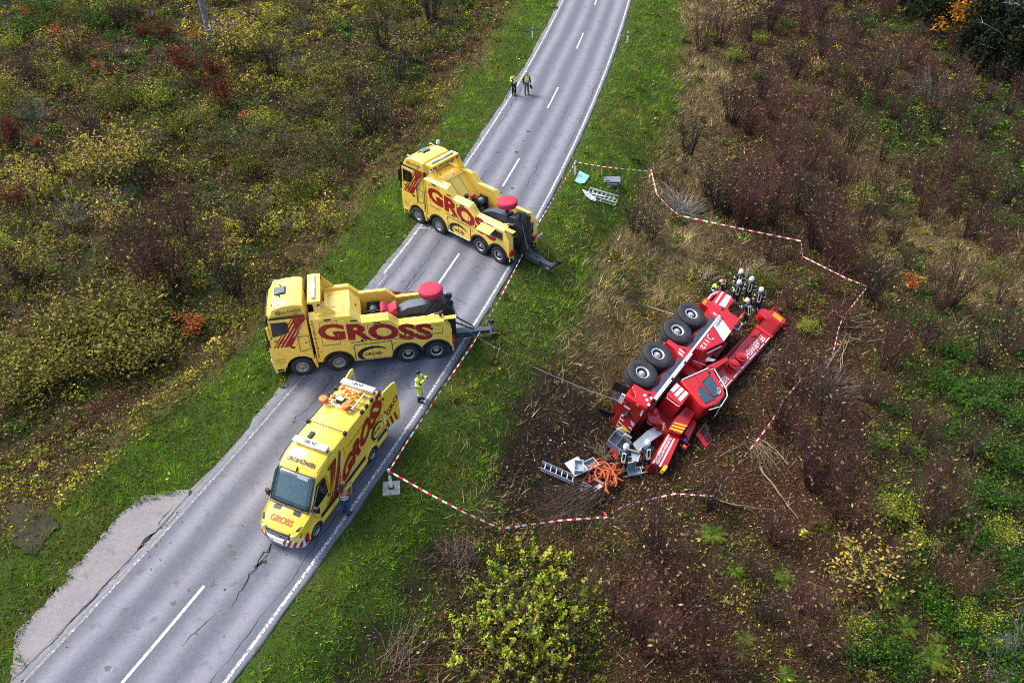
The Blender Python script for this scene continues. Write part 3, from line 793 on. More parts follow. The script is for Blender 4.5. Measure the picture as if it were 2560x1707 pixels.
        if True:
            mb = MB(); mb.b2(-2.52, -4.33, s * 1.25, s * 1.258, 1.50, 1.535); mb.b2(-2.52, -2.555, s * 1.25, s * 1.258, .56, 1.50); mb.b2(-4.295, -4.33, s * 1.25, s * 1.258, .56, 1.50); build('panel_outline', mb, LET_BLK, T, smooth=0)
            mb = MB(); mb.b2(-3.36, -3.375, s * 1.25, s * 1.256, .55, 1.5); mb.b2(-3.66, -3.672, s * 1.25, s * 1.256, .55, 2.6); build('panel_seam', mb, LET_BLK, T, smooth=0)
        mb = MB(); mb.tube([(-2.58, s * 1.30, .60), (-4.22, s * 1.30, .60)], .022, 6); build('side_guard', mb, ALU, T)
    # ---- middle of the body
    inner = [(-.76, 1.0), (-.76, 3.30), (-1.95, 3.30), (-3.05, 2.15), (-3.10, 1.0)] if kind == 1 else [(-1.45, 1.0), (-1.45, 3.30), (-2.60, 3.30), (-3.05, 2.72), (-3.05, 1.0)]
    mb = MB(); mb.prism_y(inner, -.86, .86); build('deck_housing', mb, YEL, T, bevel=.012)
    mb = MB(); mb.b2(-7.0, -3.0, -.86, .86, 1.2, 1.62); build('deck_floor', mb, STEEL, T)
    if kind == 2:
        mb = MB(); mb.b2(-1.45, -.78, -.86, .86, 1.2, 2.45); build('recess_floor', mb, STEEL, T)
        mb = MB(); mb.b2(-1.43, -.95, -.45, .62, 2.45, 3.02); build('chequer_plate_box', mb, ALU, T, bevel=.02)
        mb = MB()
        for k in range(9):
            for j in range(6): mb.box((-.98 - .052 * k, -.38 + .18 * j + (.09 if k % 2 else 0), 3.025), (.03, .10, .008), (0, 0, rad(45 if (k + j) % 2 else -45)))
        build('tread_plate', mb, CHROME, T, smooth=0)
        line_box('hatch_seam', T, [(-1.62, -.5, 3.302), (-1.62, .45, 3.302), (-2.4, .45, 3.302), (-2.4, -.5, 3.302)], LET_BLK, .005)
        mb = MB(); mb.box((-2.84, .12, 3.02), (.10, .10, .04), (0, rad(48), 0)); build('latch', mb, BLACK, T)
        # air intake / exhaust beside the cab
        mb = MB(); mb.b2(-.70, -1.15, .75, 1.15, 2.4, 3.28); build('air_intake_housing', mb, BLACK, T, bevel=.08, seg=3)
        mb = MB(); mb.lathe([(.12, -.05), (.12, .12), (.10, .12), (.09, .03), (.001, .02)], 14, Matrix.Translation((-.92, 1.12, 2.98)) @ ROTX); build('exhaust_outlet', mb, STEEL, T)
        mb = MB(); mb.loft([[(-.62, y, 2.0), (-.74, y, 2.0), (-.80, y, 3.6), (-.66, y, 3.98), (-.50, y, 3.9)] for y in (-1.15, -.6, -.2)]); build('wind_deflector', mb, BLACK, T, bevel=.05)
    else:
        line_box('hatch_seam', T, [(-1.98, -.82, 3.302), (-1.98, .82, 3.302)], LET_BLK, .006, False)
        for k in (-.35, .35): line_box('hatch_seam', T, [(-1.98, k, 3.30), (-3.03, k, 2.19)], LET_BLK, .005, False)
        for px_, py_ in ((-1.2, .3), (-1.7, -.25)):
            mb = MB(); mb.box((px_, py_, 3.31), (.07, .05, .03)); build('latch', mb, STEEL, T)
        mb = MB(); mb.tube([(-.72, 1.08, 1.2), (-.72, 1.08, 3.32)], .13, 14); build('exhaust_stack', mb, BLUESTEEL, T)
        mb = MB(); mb.tube([(-.72, 1.08, 3.30), (-.68, 1.08, 3.46), (-.58, 1.05, 3.54)], .09, 12); build('exhaust_tip', mb, BLACK, T)
        mb = MB(); mb.tube([(.55, -.99, 3.72), (.55, -1.30, 3.78), (.55, -1.32, 4.05)], .025, 6); mm = build('spot_mirror', mb, BLACK, T)
        mb = MB(); mb.ell((.55, -1.33, 4.16), (.07, .16, .17)); build('mirror_glass', mb, WHITE_P, mm)
    # ---- light-bar beam over the cab back
    zb = 4.10
    mb = MB(); mb.loft([[(-.80, y, zb), (-.80, y, zb + .10), (-1.38, y, zb + .10), (-1.40, y, zb - .14), (-1.34, y, zb - .14)] for y in (-1.08, 1.08)]); beam = build('light_beam', mb, YEL, T, bevel=.012)
    for s in (1, -1):
        mb = MB(); mb.prism_y([(-1.02, zb), (-1.38, zb), (-2.05, 3.30), (-1.78, 3.30), (-1.02, 3.55)], s * .98, s * 1.03); build('beam_bracket', mb, YEL, T, bevel=.006)
        mb = MB(); mb.b2(-1.405, -1.43, s * .80, s * 1.04, zb - .12, zb + .0); build('brake_lamp', mb, LAMP_RED, T)
        mb = MB(); mb.lathe([(.02, -.06), (.09, 0), (.095, .05), (.08, .06), (.001, .065)], 12, Matrix.Translation((-1.30, s * 1.12, zb - .22)) @ Matrix.Rotation(rad(-70), 4, 'Y')); build('work_lamp', mb, LAMP_CLR, T)
        mb = MB(); mb.box((-1.28, s * 1.10, zb - .12), (.10, .08, .12)); build('lamp_bracket', mb, BLACK, T)
    mb = MB(); mb.b2(-.98, -1.16, -.88, .88, zb + .11, zb + .21); lb = build('light_bar', mb, LAMP_CLR, T, bevel=.03, seg=3)
    mb = MB(); mb.b2(-.975, -1.165, -.22, .30, zb + .105, zb + .215); build('lamp_sign', mb, WHITE_P, lb, bevel=.03, seg=3)
    for yy in (-.66, .66):
        mb = MB(); mb.b2(-1.0, -1.14, yy - .12, yy + .12, zb + .115, zb + .216); build('beacon', mb, LGREY, lb, bevel=.02)
    if kind == 1:
        text('GROSS WEILHEIM', T, (-1.412, .62, zb - .12), (0, -1, 0), (-.05, 0, 1), .12, LET_BLK, w=1.25, bold=.02)
    # ---- winches, boom, tarp cover, mast, underlift
    for yy in (-.38, .34):
        mb = MB(); M = Matrix.Translation((-3.62, yy, 2.16)) @ ROTX
        mb.lathe([(.30, -.26), (.30, -.22), (.19, -.21), (.20, 0), (.19, .21), (.30, .22), (.30, .26)], 20, M); w_ = build('winch_drum', mb, STEEL, T)
        mb = MB(); mb.lathe([(.21 + .012 * (k % 2), -.20 + .4 * k / 16) for k in range(17)], 20, M, cap=False); build('wound_rope', mb, mat('wire_rope', (.14, .14, .145), .5, metal=.4, var=.3, scale=30), w_)
    for y0_ in (-.72, -.06, .64):
        mb = MB(); mb.b2(-3.95, -3.35, y0_, y0_ + .06, 1.6, 2.45); build('winch_frame', mb, STEEL, T)
    if kind == 2:
        rings = []
        for k, x in enumerate(np.linspace(-3.95, -4.75, 7)):
            hh = 2.62 + .10 * math.sin(k * 1.4) + random.uniform(-.03, .05)
            rings.append([(x, -.40, hh - .30), (x, -.30, hh), (x, .05, hh + .06 + random.uniform(-.04, .06)), (x, .36, hh - .02), (x, .44, hh - .34)])
        mb = MB(); mb.loft(rings); mb.b2(-4.42, -4.32, .30, .40, 1.95, 2.4); build('winch_tarp', mb, COVER_RED, T, bevel=.04)
        bx0, bxt, bz0, bz1 = -4.35, -6.55, 2.05, 2.62
    else:
        mb = MB(); mb.box((-3.42, .0, 2.62), (.22, .34, .20), (0, rad(20), rad(12))); build('remote_box', mb, COVER_RED, T, bevel=.03)
        mb = MB(); mb.lathe([(.05, -.12), (.14, -.02), (.15, .08), (.13, .1), (.01, .1)], 14, Matrix.Translation((-3.25, .32, 2.72)) @ Matrix.Rotation(rad(115), 4, 'Y')); build('work_lamp', mb, STEEL, T)
        mb = MB(); mb.tube([(-3.4, .3, 1.7), (-3.4, .3, 2.55)], .035, 6); build('hydraulic_pipe', mb, WOOD, T)
        bx0, bxt, bz0, bz1 = -4.30, -6.25, 1.95, 2.50
    mb = MB(); mb.loft([[(bx0, -.28, bz0 - .28), (bx0, .28, bz0 - .28), (bx0, .28, bz0 + .1), (bx0, -.28, bz0 + .1)], [(bx0 - .9, -.30, bz1 - .42), (bx0 - .9, .30, bz1 - .42), (bx0 - .9, .30, bz1), (bx0 - .9, -.30, bz1)], [(bxt, -.28, bz1 - .34), (bxt, .28, bz1 - .34), (bxt, .28, bz1 + .12), (bxt, -.28, bz1 + .12)]]); build('recovery_boom', mb, BLUESTEEL, T, bevel=.02)
    mb = MB(); mb.loft([[(-6.1, y, 2.2), (-6.55, y, 2.75), (-6.95, y, 2.8), (-7.35, y, 2.45), (-7.45, y, 1.9), (-7.15, y, 1.0), (-6.7, y, 1.1)] for y in (-.42, .42)]); build('boom_head', mb, STEEL, T, bevel=.03)
    for s in (1, -1):
        mb = MB(); mb.lathe([(.16, -.05), (.16, -.03), (.11, -.02), (.11, .02), (.16, .03), (.16, .05)], 16, Matrix.Translation((-7.28, s * .30, 2.62)) @ ROTX); build('rope_sheave', mb, STEEL, T)
        mb = MB(); mb.tube([(-5.0, s * .46, 1.7), (-6.9, s * .46, 2.35)], [.07, .05], 8); build('hydraulic_ram', mb, CHROME, T)
        mb = MB(); mb.tube([(-7.0, s * .70, 1.2), (-7.30, s * .68, 1.55), (-7.36, s * .60, 2.2)], .05, 6); build('hydraulic_hose', mb, BLACK, T)
    mb = MB(); mb.tube([(-7.2, .35, 2.75), (-7.28, .40, 3.0), (-7.24, .38, 3.28)], [.05, .06, .09], 8); build('boom_tip_lamp', mb, BLACK, T)
    cxv = -6.42 if kind == 2 else -5.95
    czv = 3.05 if kind == 2 else 3.0
    n = 28; rings = []
    for (r_, z_) in ((.52, 0), (.575, .03), (.585, .2), (.57, .30), (.50, .335), (.25, .345), (.01, .348)):
        rings.append([(cxv + (r_ + (.012 * math.sin(k * 5.3 + z_ * 9) if r_ > .4 else 0)) * math.cos(2 * math.pi * k / n), -.06 + (r_ + (.012 * math.sin(k * 3.7) if r_ > .4 else 0)) * math.sin(2 * math.pi * k / n), czv + z_) for k in range(n)])
    mb = MB(); mb.loft(rings); build('spare_wheel_cover', mb, COVER_RED, T, smooth=60)
    mb = MB(); mb.tube([(cxv, -.06, 2.4), (cxv, -.06, czv + .05)], .10, 10); build('spare_wheel_bracket', mb, STEEL, T)
    # mast column and folding underlift beam
    mb = MB(); mb.b2(-7.5, -7.15, -.30, .30, .40, 2.0); build('lift_mast', mb, STEEL, T, bevel=.02)
    mb = MB(); mb.loft([[(-7.35, y * .9, .30 - .06), (-7.35, y * .9, .62), (-8.55, y, .58), (-8.55, y, .26)] for y in (-.22, .22)]); build('underlift_arm', mb, BLUESTEEL, T, bevel=.02)
    mb = MB(); mb.loft([[(-8.5, y, .32), (-8.5, y, .56), (-9.25, y, .52), (-9.25, y, .32)] for y in (-.15, .15)]); build('underlift_extension', mb, BLUESTEEL, T, bevel=.015)
    mb = MB(); mb.box((-9.28, 0, .44), (.20, 1.15, .16)); mb.box((-9.36, .52, .50), (.32, .12, .22)); mb.box((-9.36, -.52, .50), (.32, .12, .22)); mb.tube([(-9.30, .3, .5), (-9.35, .3, .72)], .04, 6); mb.tube([(-9.30, -.3, .5), (-9.35, -.3, .72)], .04, 6); build('lift_crossbar', mb, STEEL, T, bevel=.01)
    for s in (1, -1):
        mb = MB(); mb.tube([(-7.3, s * .28, 1.5), (-8.4, s * .14, .66)], [.05, .035], 8); build('lift_ram', mb, STEEL, T)
        # rear end: lamp carriers, ladders
        mb = MB(); mb.b2(-7.20, -7.32, s * .80, s * 1.24, .80, 1.08); build('rear_lamp', mb, LAMP_RED, T, bevel=.01)
        mb = MB(); mb.b2(-7.17, -7.24, s * .86, s * 1.22, .62, .80); mb.b2(-7.17, -7.24, s * .86, s * .92, .40, .70); mb.b2(-7.17, -7.24, s * 1.16, s * 1.22, .40, .70); build('rear_step', mb, YEL, T, bevel=.006)
        mb = MB(); mb.b2(-7.10, -7.14, s * .75, s * 1.24, .12, .62); build('mud_flap', mb, BLACK, T)
        mb = MB(); mb.loft([[(-6.95, s * y, 2.14), (-7.19, s * y, 1.62), (-7.21, s * y, 1.62), (-6.97, s * y, 2.16)] for y in (.92, 1.2)]); build('rear_light_panel', mb, LAMP_CLR, T)
    mb = MB(); mb.b2(-6.85, -7.45, .95, 1.20, 2.36, 2.42); build('rear_flap', mb, YEL, T, bevel=.01)
    if kind == 1:
        mb = MB(); mb.box((-5.75, 1.52, 2.16), (1.0, .62, .03), (rad(-14), 0, 0)); fl = build('open_locker_lid', mb, YEL, T, bevel=.006)
        mb = MB(); mb.b2(-6.72, -5.78, 1.245, 1.262, 1.70, 2.12); build('open_locker', mb, BLACK, T)
        mb = MB(); mb.box((-7.72, -.75, 1.35), (.05, .5, .35), (0, rad(-25), 0)); build('rear_mirror_plate', mb, LAMP_CLR, T, bevel=.02)
    else:
        mb = MB(); mb.box((-6.72, .98, 2.56), (.14, .12, .16)); build('work_lamp', mb, BLACK, T, bevel=.02)
    # ---- wheels
    st = rad(4) if kind == 2 else rad(2)
    for s in (1, -1):
        for i, x in enumerate(AX):
            add_wheel(T, x, s * 1.235, .53, .53, .34 if i < 2 else .55, .295, deep=i > 1, steer=(st if i < 2 else 0), key='tow', side=s)
    # ---- lettering (both sides)
    for s in (1, -1):
        Rr = (-1, 0, 0) if s > 0 else (1, 0, 0); yy = s * 1.252
        def tx(t, x0, z, w, h, m, bold=.02, rr=None, uu=U_Z, dy=0., shear=0.):
            x = x0 if s > 0 else x0 - w
            return text(t, T, (x, yy + s * dy, z), rr or Rr, uu, h, m, w, bold, shear=shear)
        tx('GROSS', -1.03, 2.06 if s > 0 else 1.28, 5.3, 1.0, LET_RED, .045, rr=(Rr[0], 0, -.148 * s))
        tx('GROSS', -2.95, .78, .86, .17, LET_BLK, .02, dy=.004)
        ur = (0, -s * .28, 1)
        tx('GROSS', .12, 3.84, .62, .13, LET_BLK, .02, uu=ur, dy=-.03); tx('60', .64, 3.78, .20, .20, LET_BLK, .02, uu=ur, dy=-.02); tx('Jahre', .47, 3.78, .34, .14, LET_BLK, .012, uu=ur, dy=-.02, shear=.3)
        tx('/G', -.06, 3.71, .30, .10, LET_BLK, .02, uu=ur, dy=.005, shear=.3)
        tx('GROSS', 1.0, 2.27, .48, .09, LET_BLK, .015, dy=.014); tx('/G', .86, 2.14, .28, .09, LET_BLK, .015, dy=.012, shear=.3)
        for k in range(4): tx(('Bergungen GmbH', 'Talstrasse 17', '73257 Koengen', 'Tel. 07024 80 33')[k], 1.12, 1.20 - .09 * k, .46, .05, LET_BLK, .0)
        swoosh(T, -3.36, .88, 1.46, .92, s * 1.254, LET_BLK)
        # www strip runs upwards
        if s > 0: text('www.gross-gruppe.com', T, (-.95, yy, .96), (0, 0, 1), (1, 0, 0), .14, LET_RED, 2.3, .012)
        # diagonal stripes on the cab: run from the window foot up to the cab back
        sl = -1.17 / 1.76
        pol = [[(.62, 1.90), (.27, 1.90), (.13, 2.11), (-.60, 3.44), (-.60, 3.64), (-.535, 3.64)]]
        for (b0, b1) in ((.66, .79), (.86, .97), (1.03, 1.09)):
            z1 = 3.62
            pol.append([(b0, 1.90), (b0 + sl * (z1 - 1.9), z1), (b1 + sl * (z1 - 1.9), z1), (b1, 1.90)])
        for P in pol:
            mb = MB(); mb.prism_y(P, s * 1.25, s * 1.2655); build('cab_stripe', mb, LET_RED, T, smooth=0)
        dx = Vector((-.58, 0, .81)).normalized()
        if s > 0: text('TruckTransporte', T, (.06, 1.266, 2.42), dx, Vector((.81, 0, .58)), .085, WHITE, .98, .012)
        mb = MB(); mb.lathe([(.05, 0), (.05, .004)], 10, Matrix.Translation((-.42, s * 1.258, 2.02)) @ ROTX); build('inspection_badge', mb, mat('badge_green', (.05, .3, .06), .5), T)
    for s in (1, -1):    # small GROSS marks on the sloping step
        c = Vector((-4.40, s * .985, 2.865)); upv = Vector((.46, 0, .48)).normalized()
        if kind == 1:
            text('GROSS', T, (-4.60, s * 1.05 + .14, 2.72), (0, -1, 0), upv, .10, LET_BLK, .28, .015, lift=.06)
            text('/G', T, (-4.70, s * 1.05 + .08, 2.60), (0, -1, 0), upv, .10, LET_BLK, .16, .015, lift=.06, shear=.3)
        else:
            text('GROSS', T, (-4.42, s * 1.05 + .12, 2.84), (-.46, 0, -.48), (0, -1, 0), .09, LET_BLK, .36, .015, lift=.06)
            text('/G', T, (-4.50, s * 1.05 - .02, 2.76), (-.46, 0, -.48), (0, -1, 0), .09, LET_BLK, .2, .015, lift=.06, shear=.3)
    return T

truck_a = tow_truck(2, 'yellow four-axle tow truck with red tarp over its winch, parked behind the van', (-10.179, 29.11, 3.327))
truck_b = tow_truck(1, 'yellow four-axle tow truck with tall grey exhaust stack beside its cab', (-4.841, 42.236, 2.436))
# ================================================================= service van
def make_van():
    T = thing('recovery_van', 'yellow high-roof van with orange lamps on its roof and rear doors open', 'van', (-8.542, 19.119, 0), (0, 0, 4.307))
    W = .99
    # body: side profile cross-sections lofted along x (front to back)
    def ring(x, zb, zt, w, wt, shoulder):
        """cross-section: floor, sill, belt, roof edge, roof"""
        return [(x, -w * .96, zb), (x, -w, zb + .25), (x, -w, shoulder), (x, -(w + wt) / 2 - .02, (shoulder + zt) / 2 + .12), (x, -wt, zt - .10), (x, -wt * .86, zt - .02), (x, 0, zt), (x, wt * .86, zt - .02), (x, wt, zt - .10), (x, (w + wt) / 2 + .02, (shoulder + zt) / 2 + .12), (x, w, shoulder), (x, w, zb + .25), (x, w * .96, zb)]
    R_ = [ring(.98, .42, .95, .70, .62, .75), ring(.90, .36, 1.10, .86, .76, .85), ring(.60, .34, 1.24, .96, .84, .95), ring(.18, .34, 1.40, .98, .88, 1.05), ring(.02, .34, 1.48, .985, .90, 1.10),
          ring(-.30, .34, 1.93, .99, .90, 1.20), ring(-.62, .34, 2.38, .99, .86, 1.30), ring(-.86, .34, 2.64, .99, .84, 1.35), ring(-1.3, .34, 2.84, .99, .86, 1.4), ring(-1.9, .34, 2.91, .99, .88, 1.4), ring(-3.5, .34, 2.93, .99, .88, 1.4), ring(-5.0, .34, 2.91, .99, .88, 1.4), ring(-5.55, .36, 2.87, .98, .87, 1.4), ring(-5.62, .40, 2.80, .96, .85, 1.4)]
    mb = MB(); mb.loft(R_); body = build('body', mb, YEL2, T, smooth=45)
    # windscreen: follows the slanted rings
    def on_slope(y, t):      # t 0 bottom .. 1 top
        x = .06 + (-.78 - .06) * t; z = 1.44 + (2.58 - 1.44) * t
        return (x + .045 - .06 * abs(y) ** 3, y * (1 - .06 * t), z + .02 - .03 * abs(y) ** 3)
    mb = MB(); rows = []
    for t in np.linspace(.03, .97, 7): rows.append([on_slope(y, t) for y in np.linspace(-.87, .87, 9)])
    mb.loft(rows, cap=False, close=False)
    ws = build('windscreen', mb, GLASS_BL, T, smooth=60)
    so = ws.modifiers.new('thick', 'SOLIDIFY'); so.thickness = .02
    mb = MB(); mb.tube([on_slope(y, -.01) for y in np.linspace(-.9, .9, 9)], .03, 6); mb.tube([on_slope(.89, t) for t in np.linspace(0, 1, 6)], .018, 5); mb.tube([on_slope(-.89, t) for t in np.linspace(0, 1, 6)], .018, 5); mb.tube([on_slope(y, 1.0) for y in np.linspace(-.88, .88, 7)], .02, 5); build('windscreen_seal', mb, BLACK, T)
    for (y0, y1) in ((-.1, -.75), (.62, .02)):
        mb = MB(); mb.tube([on_slope(y0, .02), on_slope((y0 + y1) / 2, .06), on_slope(y1, .10)], .012, 5); build('wiper', mb, BLACK, T)
    mb = MB(); mb.add([on_slope(y, t) for y, t in ((.12, .86), (.62, .84), (.62, .95), (.12, .96))], [(0, 1, 2, 3)]); o = build('sunshade', mb, LGREY, T); o.location = (.014, 0, .012)
    # bonnet: vents, lettering, grille, headlights, bumper with hazard stripes, number plate
    def bonnet(x, y): return 1.475 + (x - .02) * -.42 - .12 * abs(y) ** 2.5 - .10 * max(0, x - .55)
    for s in (1, -1):
        mb = MB(); P = [(.10, s * .28), (.14, s * .66), (.30, s * .60), (.28, s * .30)]
        mb.add([(x, y, bonnet(x, y) + .016) for x, y in P] + [(x, y, bonnet(x, y) - .05) for x, y in P], [(0, 1, 2, 3), (4, 7, 6, 5), (0, 4, 5, 1), (1, 5, 6, 2), (2, 6, 7, 3), (3, 7, 4, 0)]); build('bonnet_vent', mb, BLACK, T, smooth=0)
        mb = MB(); mb.loft([[(.93, s * .52, .80), (1.02, s * .52, .84), (.96, s * .52, 1.05), (.86, s * .52, 1.08)], [(.72, s * .90, .84), (.80, s * .93, .86), (.58, s * .93, 1.20), (.50, s * .88, 1.24)]]); hl = build('headlight', mb, BLACK, T, bevel=.02)
        mb = MB(); mb.ell((.92, s * .66, .97), (.07, .10, .07)); mb.ell((.80, s * .80, 1.03), (.06, .07, .06)); build('lamp_lens', mb, LAMP_CLR, hl)
    mb = MB(); mb.loft([[(1.0, y, .74), (1.045 - .12 * y * y, y, .76), (1.0 - .12 * y * y, y, .98), (.94, y, 1.0)] for y in np.linspace(-.52, .52, 9)]); gr = build('grille', mb, BLACK, T)
    for z in (.82, .90):
        mb = MB(); mb.tube([(1.045 - .12 * y * y - (z - .76) * .2, y, z) for y in np.linspace(-.48, .48, 7)], .012, 5); build('grille_bar', mb, GREY, gr)
    Mb = Matrix.Translation((1.05, 0, .87)) @ Matrix.Rotation(rad(78), 4, 'Y')
    mb = MB(); n = 20
    for k in range(n):
        a0, a1 = 2 * math.pi * k / n, 2 * math.pi * (k + 1) / n
        mb.add([Mb @ Vector((r * math.cos(a), r * math.sin(a), .01)) for r, a in ((.085, a0), (.105, a0), (.105, a1), (.085, a1))], [(0, 1, 2, 3)])
    for k in range(3):
        a = 2 * math.pi * k / 3 + math.pi; mb.add([Mb @ Vector(q) for q in ((.02 * math.cos(a + 1.57), .02 * math.sin(a + 1.57), .012), (.09 * math.cos(a), .09 * math.sin(a), .012), (.02 * math.cos(a - 1.57), .02 * math.sin(a - 1.57), .012))], [(0, 1, 2)])
    build('round_emblem', mb, CHROME, T, smooth=0)
    yb = np.linspace(-.99, .99, 15)
    def bx(y): return 1.10 - .30 * abs(y / .99) ** 3
    mb = MB(); mb.loft([[(bx(y) - .30, y, .30), (bx(y) - .03, y, .30), (bx(y), y, .42), (bx(y), y, .66), (bx(y) - .06, y, .74), (bx(y) - .30, y, .74)] for y in yb]); bp_ = build('bumper', mb, WHITE, T, bevel=.012)
    for s in (1, -1):
        mb = MB(); mb.loft([[(.70, s * .96, .34), (.44, s * .98, .36), (.44, s * .995, .82), (.70, s * .995, .76)], [(.68, s * 1.0, .36), (.44, s * 1.0, .38), (.44, s * 1.003, .80), (.68, s * 1.003, .74)]]); build('bumper_corner', mb, LET_RED, T)
    for k in range(9):
        y0 = -.92 + k * .215; 
        if -.28 < y0 + .05 < .12: continue
        d_ = .16 if y0 > 0 else -.16
        rows = []
        for zz in (.34, .42, .54, .66, .735):
            f_ = (zz - .34) / .4; dx_ = .012 - (.058 if zz > .7 else 0) - (.028 if zz < .36 else 0); sh = d_ * f_
            rows.append([(bx(yy) + dx_, yy, zz) for yy in [max(-.985, min(.985, y0 + sh + q * .028)) for q in range(5)]])
        mb = MB(); mb.loft(rows, cap=False, close=False); o = build('bumper_stripe', mb, LET_RED, bp_, smooth=0)
    mb = MB(); mb.b2(1.10, 1.125, -.26, .26, .42, .53); np_ = build('number_plate', mb, WHITE_P, T)
    text('ES GR 33', np_, (1.125, -.20, .44), (0, 1, 0), (0, 0, 1), .07, LET_BLK, .42, .01)
    mb = MB(); mb.b2(1.09, 1.128, -.28, -.22, .42, .53); build('plate_band', mb, BLUE_LENS, np_)
    # side windows, doors, mirror, sill, side rub strip
    for s in (1, -1):
        y0, y1 = s * .985, s * 1.0
        mb = MB(); mb.prism_y([(-.02, 1.44), (-.14, 1.56), (-.70, 2.28), (-1.12, 2.28), (-1.12, 1.46), (-.5, 1.40)], s * .90, s * 1.005, [(-.02, 1.44), (-.14, 1.56), (-.70, 2.30), (-1.12, 2.30), (-1.12, 1.46), (-.5, 1.40)])
        d = build('side_window', mb, GLASS_DK, T)
        line_box('door_seam', T, [(-.02, s * .992, 1.40), (-.30, s * .992, .62), (-1.22, s * .992, .60), (-1.22, s * .992, 2.35), (-.70, s * .955, 2.38)], LET_BLK, .005, False)
        mb = MB(); mb.box((-.16, s * 1.12, 1.52), (.14, .24, .32), (0, 0, s * rad(15))); build('wing_mirror', mb, BLACK, T, bevel=.05, seg=3)
        mb = MB(); mb.b2(-1.02, -1.16, s * .99, s * 1.02, 1.28, 1.33); build('door_handle', mb, BLACK, T, bevel=.01)
        mb = MB(); mb.b2(-.45, -3.75, s * .97, s * 1.008, .62, .80); mb.b2(-4.75, -5.5, s * .97, s * 1.008, .62, .80); build('rub_strip', mb, BLACK, T, bevel=.01)
        for x0, x1 in ((-.42, -3.78), (-4.72, -5.5)):
            mb = MB(); mb.b2(x0, x1, s * .90, s * 1.012, .30, .42); build('side_sill', mb, YEL2, T, bevel=.015)
        for cx in (0, -4.235):
            a_o = arc(cx, .36, .48, 2, 178, 12); a_i = arc(cx, .36, .415, 2, 178, 12)
            mb = MB(); mb.prism_y(a_o + a_i[::-1], s * .93, s * 1.04); build('wheel_arch', mb, YEL2, T, bevel=.012)
            mb = MB(); mb.prism_y(arc(cx, .36, .42, 0, 180, 12), s * .55, s * .9965); build('arch_liner', mb, BLACK, T)  # solid black half-disc filling the wheel opening
            add_wheel(T, cx, s * 1.005, .36, .36, .24, .205, False, key='van', side=s, rim_m=RIM)
        line_box('sliding_door_seam', T, [(-1.26, s * .992, .6), (-2.55, s * .992, .6), (-2.55, s * .955, 2.55)], LET_BLK, .004, False)
        mb = MB(); mb.tube([(-.9, s * .86, 2.72), (-1.5, s * .885, 2.86), (-3.5, s * .89, 2.88), (-5.5, s * .88, 2.84)], .016, 5); build('roof_gutter', mb, STEEL, T)
    # roof: front and rear light bars, cross rails, hatch, lamp frame
    def light_bar(x, z, wd, nm):
        mb = MB(); mb.b2(x - .15, x + .15, -wd, wd, z, z + .13); lb = build('light_bar', mb, LAMP_CLR, T, bevel=.04, seg=3)
        mb = MB(); mb.b2(x - .153, x + .153, -.32, .30, z - .004, z + .134); build('lamp_sign', mb, WHITE_P, lb, bevel=.04, seg=3)
        text('GROSS', lb, (x + .07, -.27, z + .135), (0, 1, 0), (-1, 0, 0), .15, LET_BLK, .52, .045, lift=.006)
        for s in (1, -1):
            for q in (.42, .60, .72):
                mb = MB(); mb.ell((x, s * q * wd / .78, z + .07), (.11, .07, .05), 10, 6); build('beacon', mb, ALU, lb)
            mb = MB(); mb.b2(x - .05, x + .05, s * wd * .92, s * wd * .98, z - .10, z + .01); build('bar_foot', mb, BLACK, lb)
    light_bar(-1.86, 2.98, .78, 0); light_bar(-5.35, 2.99, .80, 1)
    for x in (-2.92, -4.2, -4.55, -4.95):
        mb = MB(); mb.tube([(x, -.86, 3.0), (x, .86, 3.0)], .02, 6); cr = build('roof_rail', mb, BLACK, T)
        for s in (1, -1):
            mb = MB(); mb.b2(x - .07, x + .07, s * .80, s * .92, 2.84, 3.03); build('rail_foot', mb, BLACK, cr, bevel=.02)
    mb = MB(); mb.box((-2.33, -.32, 2.955), (.34, .20, .06)); build('roof_hatch', mb, BLACK, T, bevel=.07, seg=4)
    mb = MB(); mb.loft([[(-.72, -.02, 2.56), (-.78, .02, 2.58), (-.90, .02, 2.69), (-.90, -.04, 2.69)], [(-.70, -.02, 2.60), (-.76, .02, 2.62), (-.90, .02, 2.73), (-.90, -.04, 2.73)]]); build('roof_aerial', mb, BLACK, T)
    # folding warning-lamp frame
    for s in (1, -1):
        mb = MB(); mb.b2(-3.95, -5.05, s * .52, s * .46, 3.03, 3.08); build('frame_rail', mb, ALU, T)
    for x in (-4.0, -5.05):
        mb = MB(); mb.b2(x - .03, x + .03, -.52, .52, 3.03, 3.08); build('frame_rail', mb, ALU, T)
    for s, yy in ((1, .30), (-1, -.72)):
        line_box('lamp_bracket', T, [(-3.9, yy - .1, 3.06), (-3.9, yy + .22, 3.06), (-4.2, yy + .22, 3.06), (-4.2, yy - .1, 3.06)], ALU, .012)
    def lamp(x, y, r, h):
        mb = MB(); M = Matrix.Translation((x, y, 3.05)); mb.lathe([(r * .9, 0), (r, .03), (r, h * .55)], 18, M, cap=True); o = build('warning_lamp', mb, LAMP_RED if r > .14 else LAMP_ORG, T)
        mb = MB(); mb.lathe([(r * 1.06, h * .5), (r * 1.06, h * .9), (r * .95, h), (.01, h * 1.05)], 18, M); build('lamp_lens', mb, LAMP_ORG, o, smooth=40)
    for x, y, r, h in ((-4.02, -.82, .17, .20), (-4.05, .24, .17, .20), (-4.98, -.52, .10, .10), (-5.0, .32, .10, .10), (-4.35, -.60, .10, .10), (-4.38, .24, .10, .10), (-4.56, -.28, .10, .08), (-4.56, .12, .10, .08), (-4.72, -.08, .10, .08), (-4.88, -.30, .105, .08), (-4.88, .10, .105, .08)): lamp(x, y, r, h)
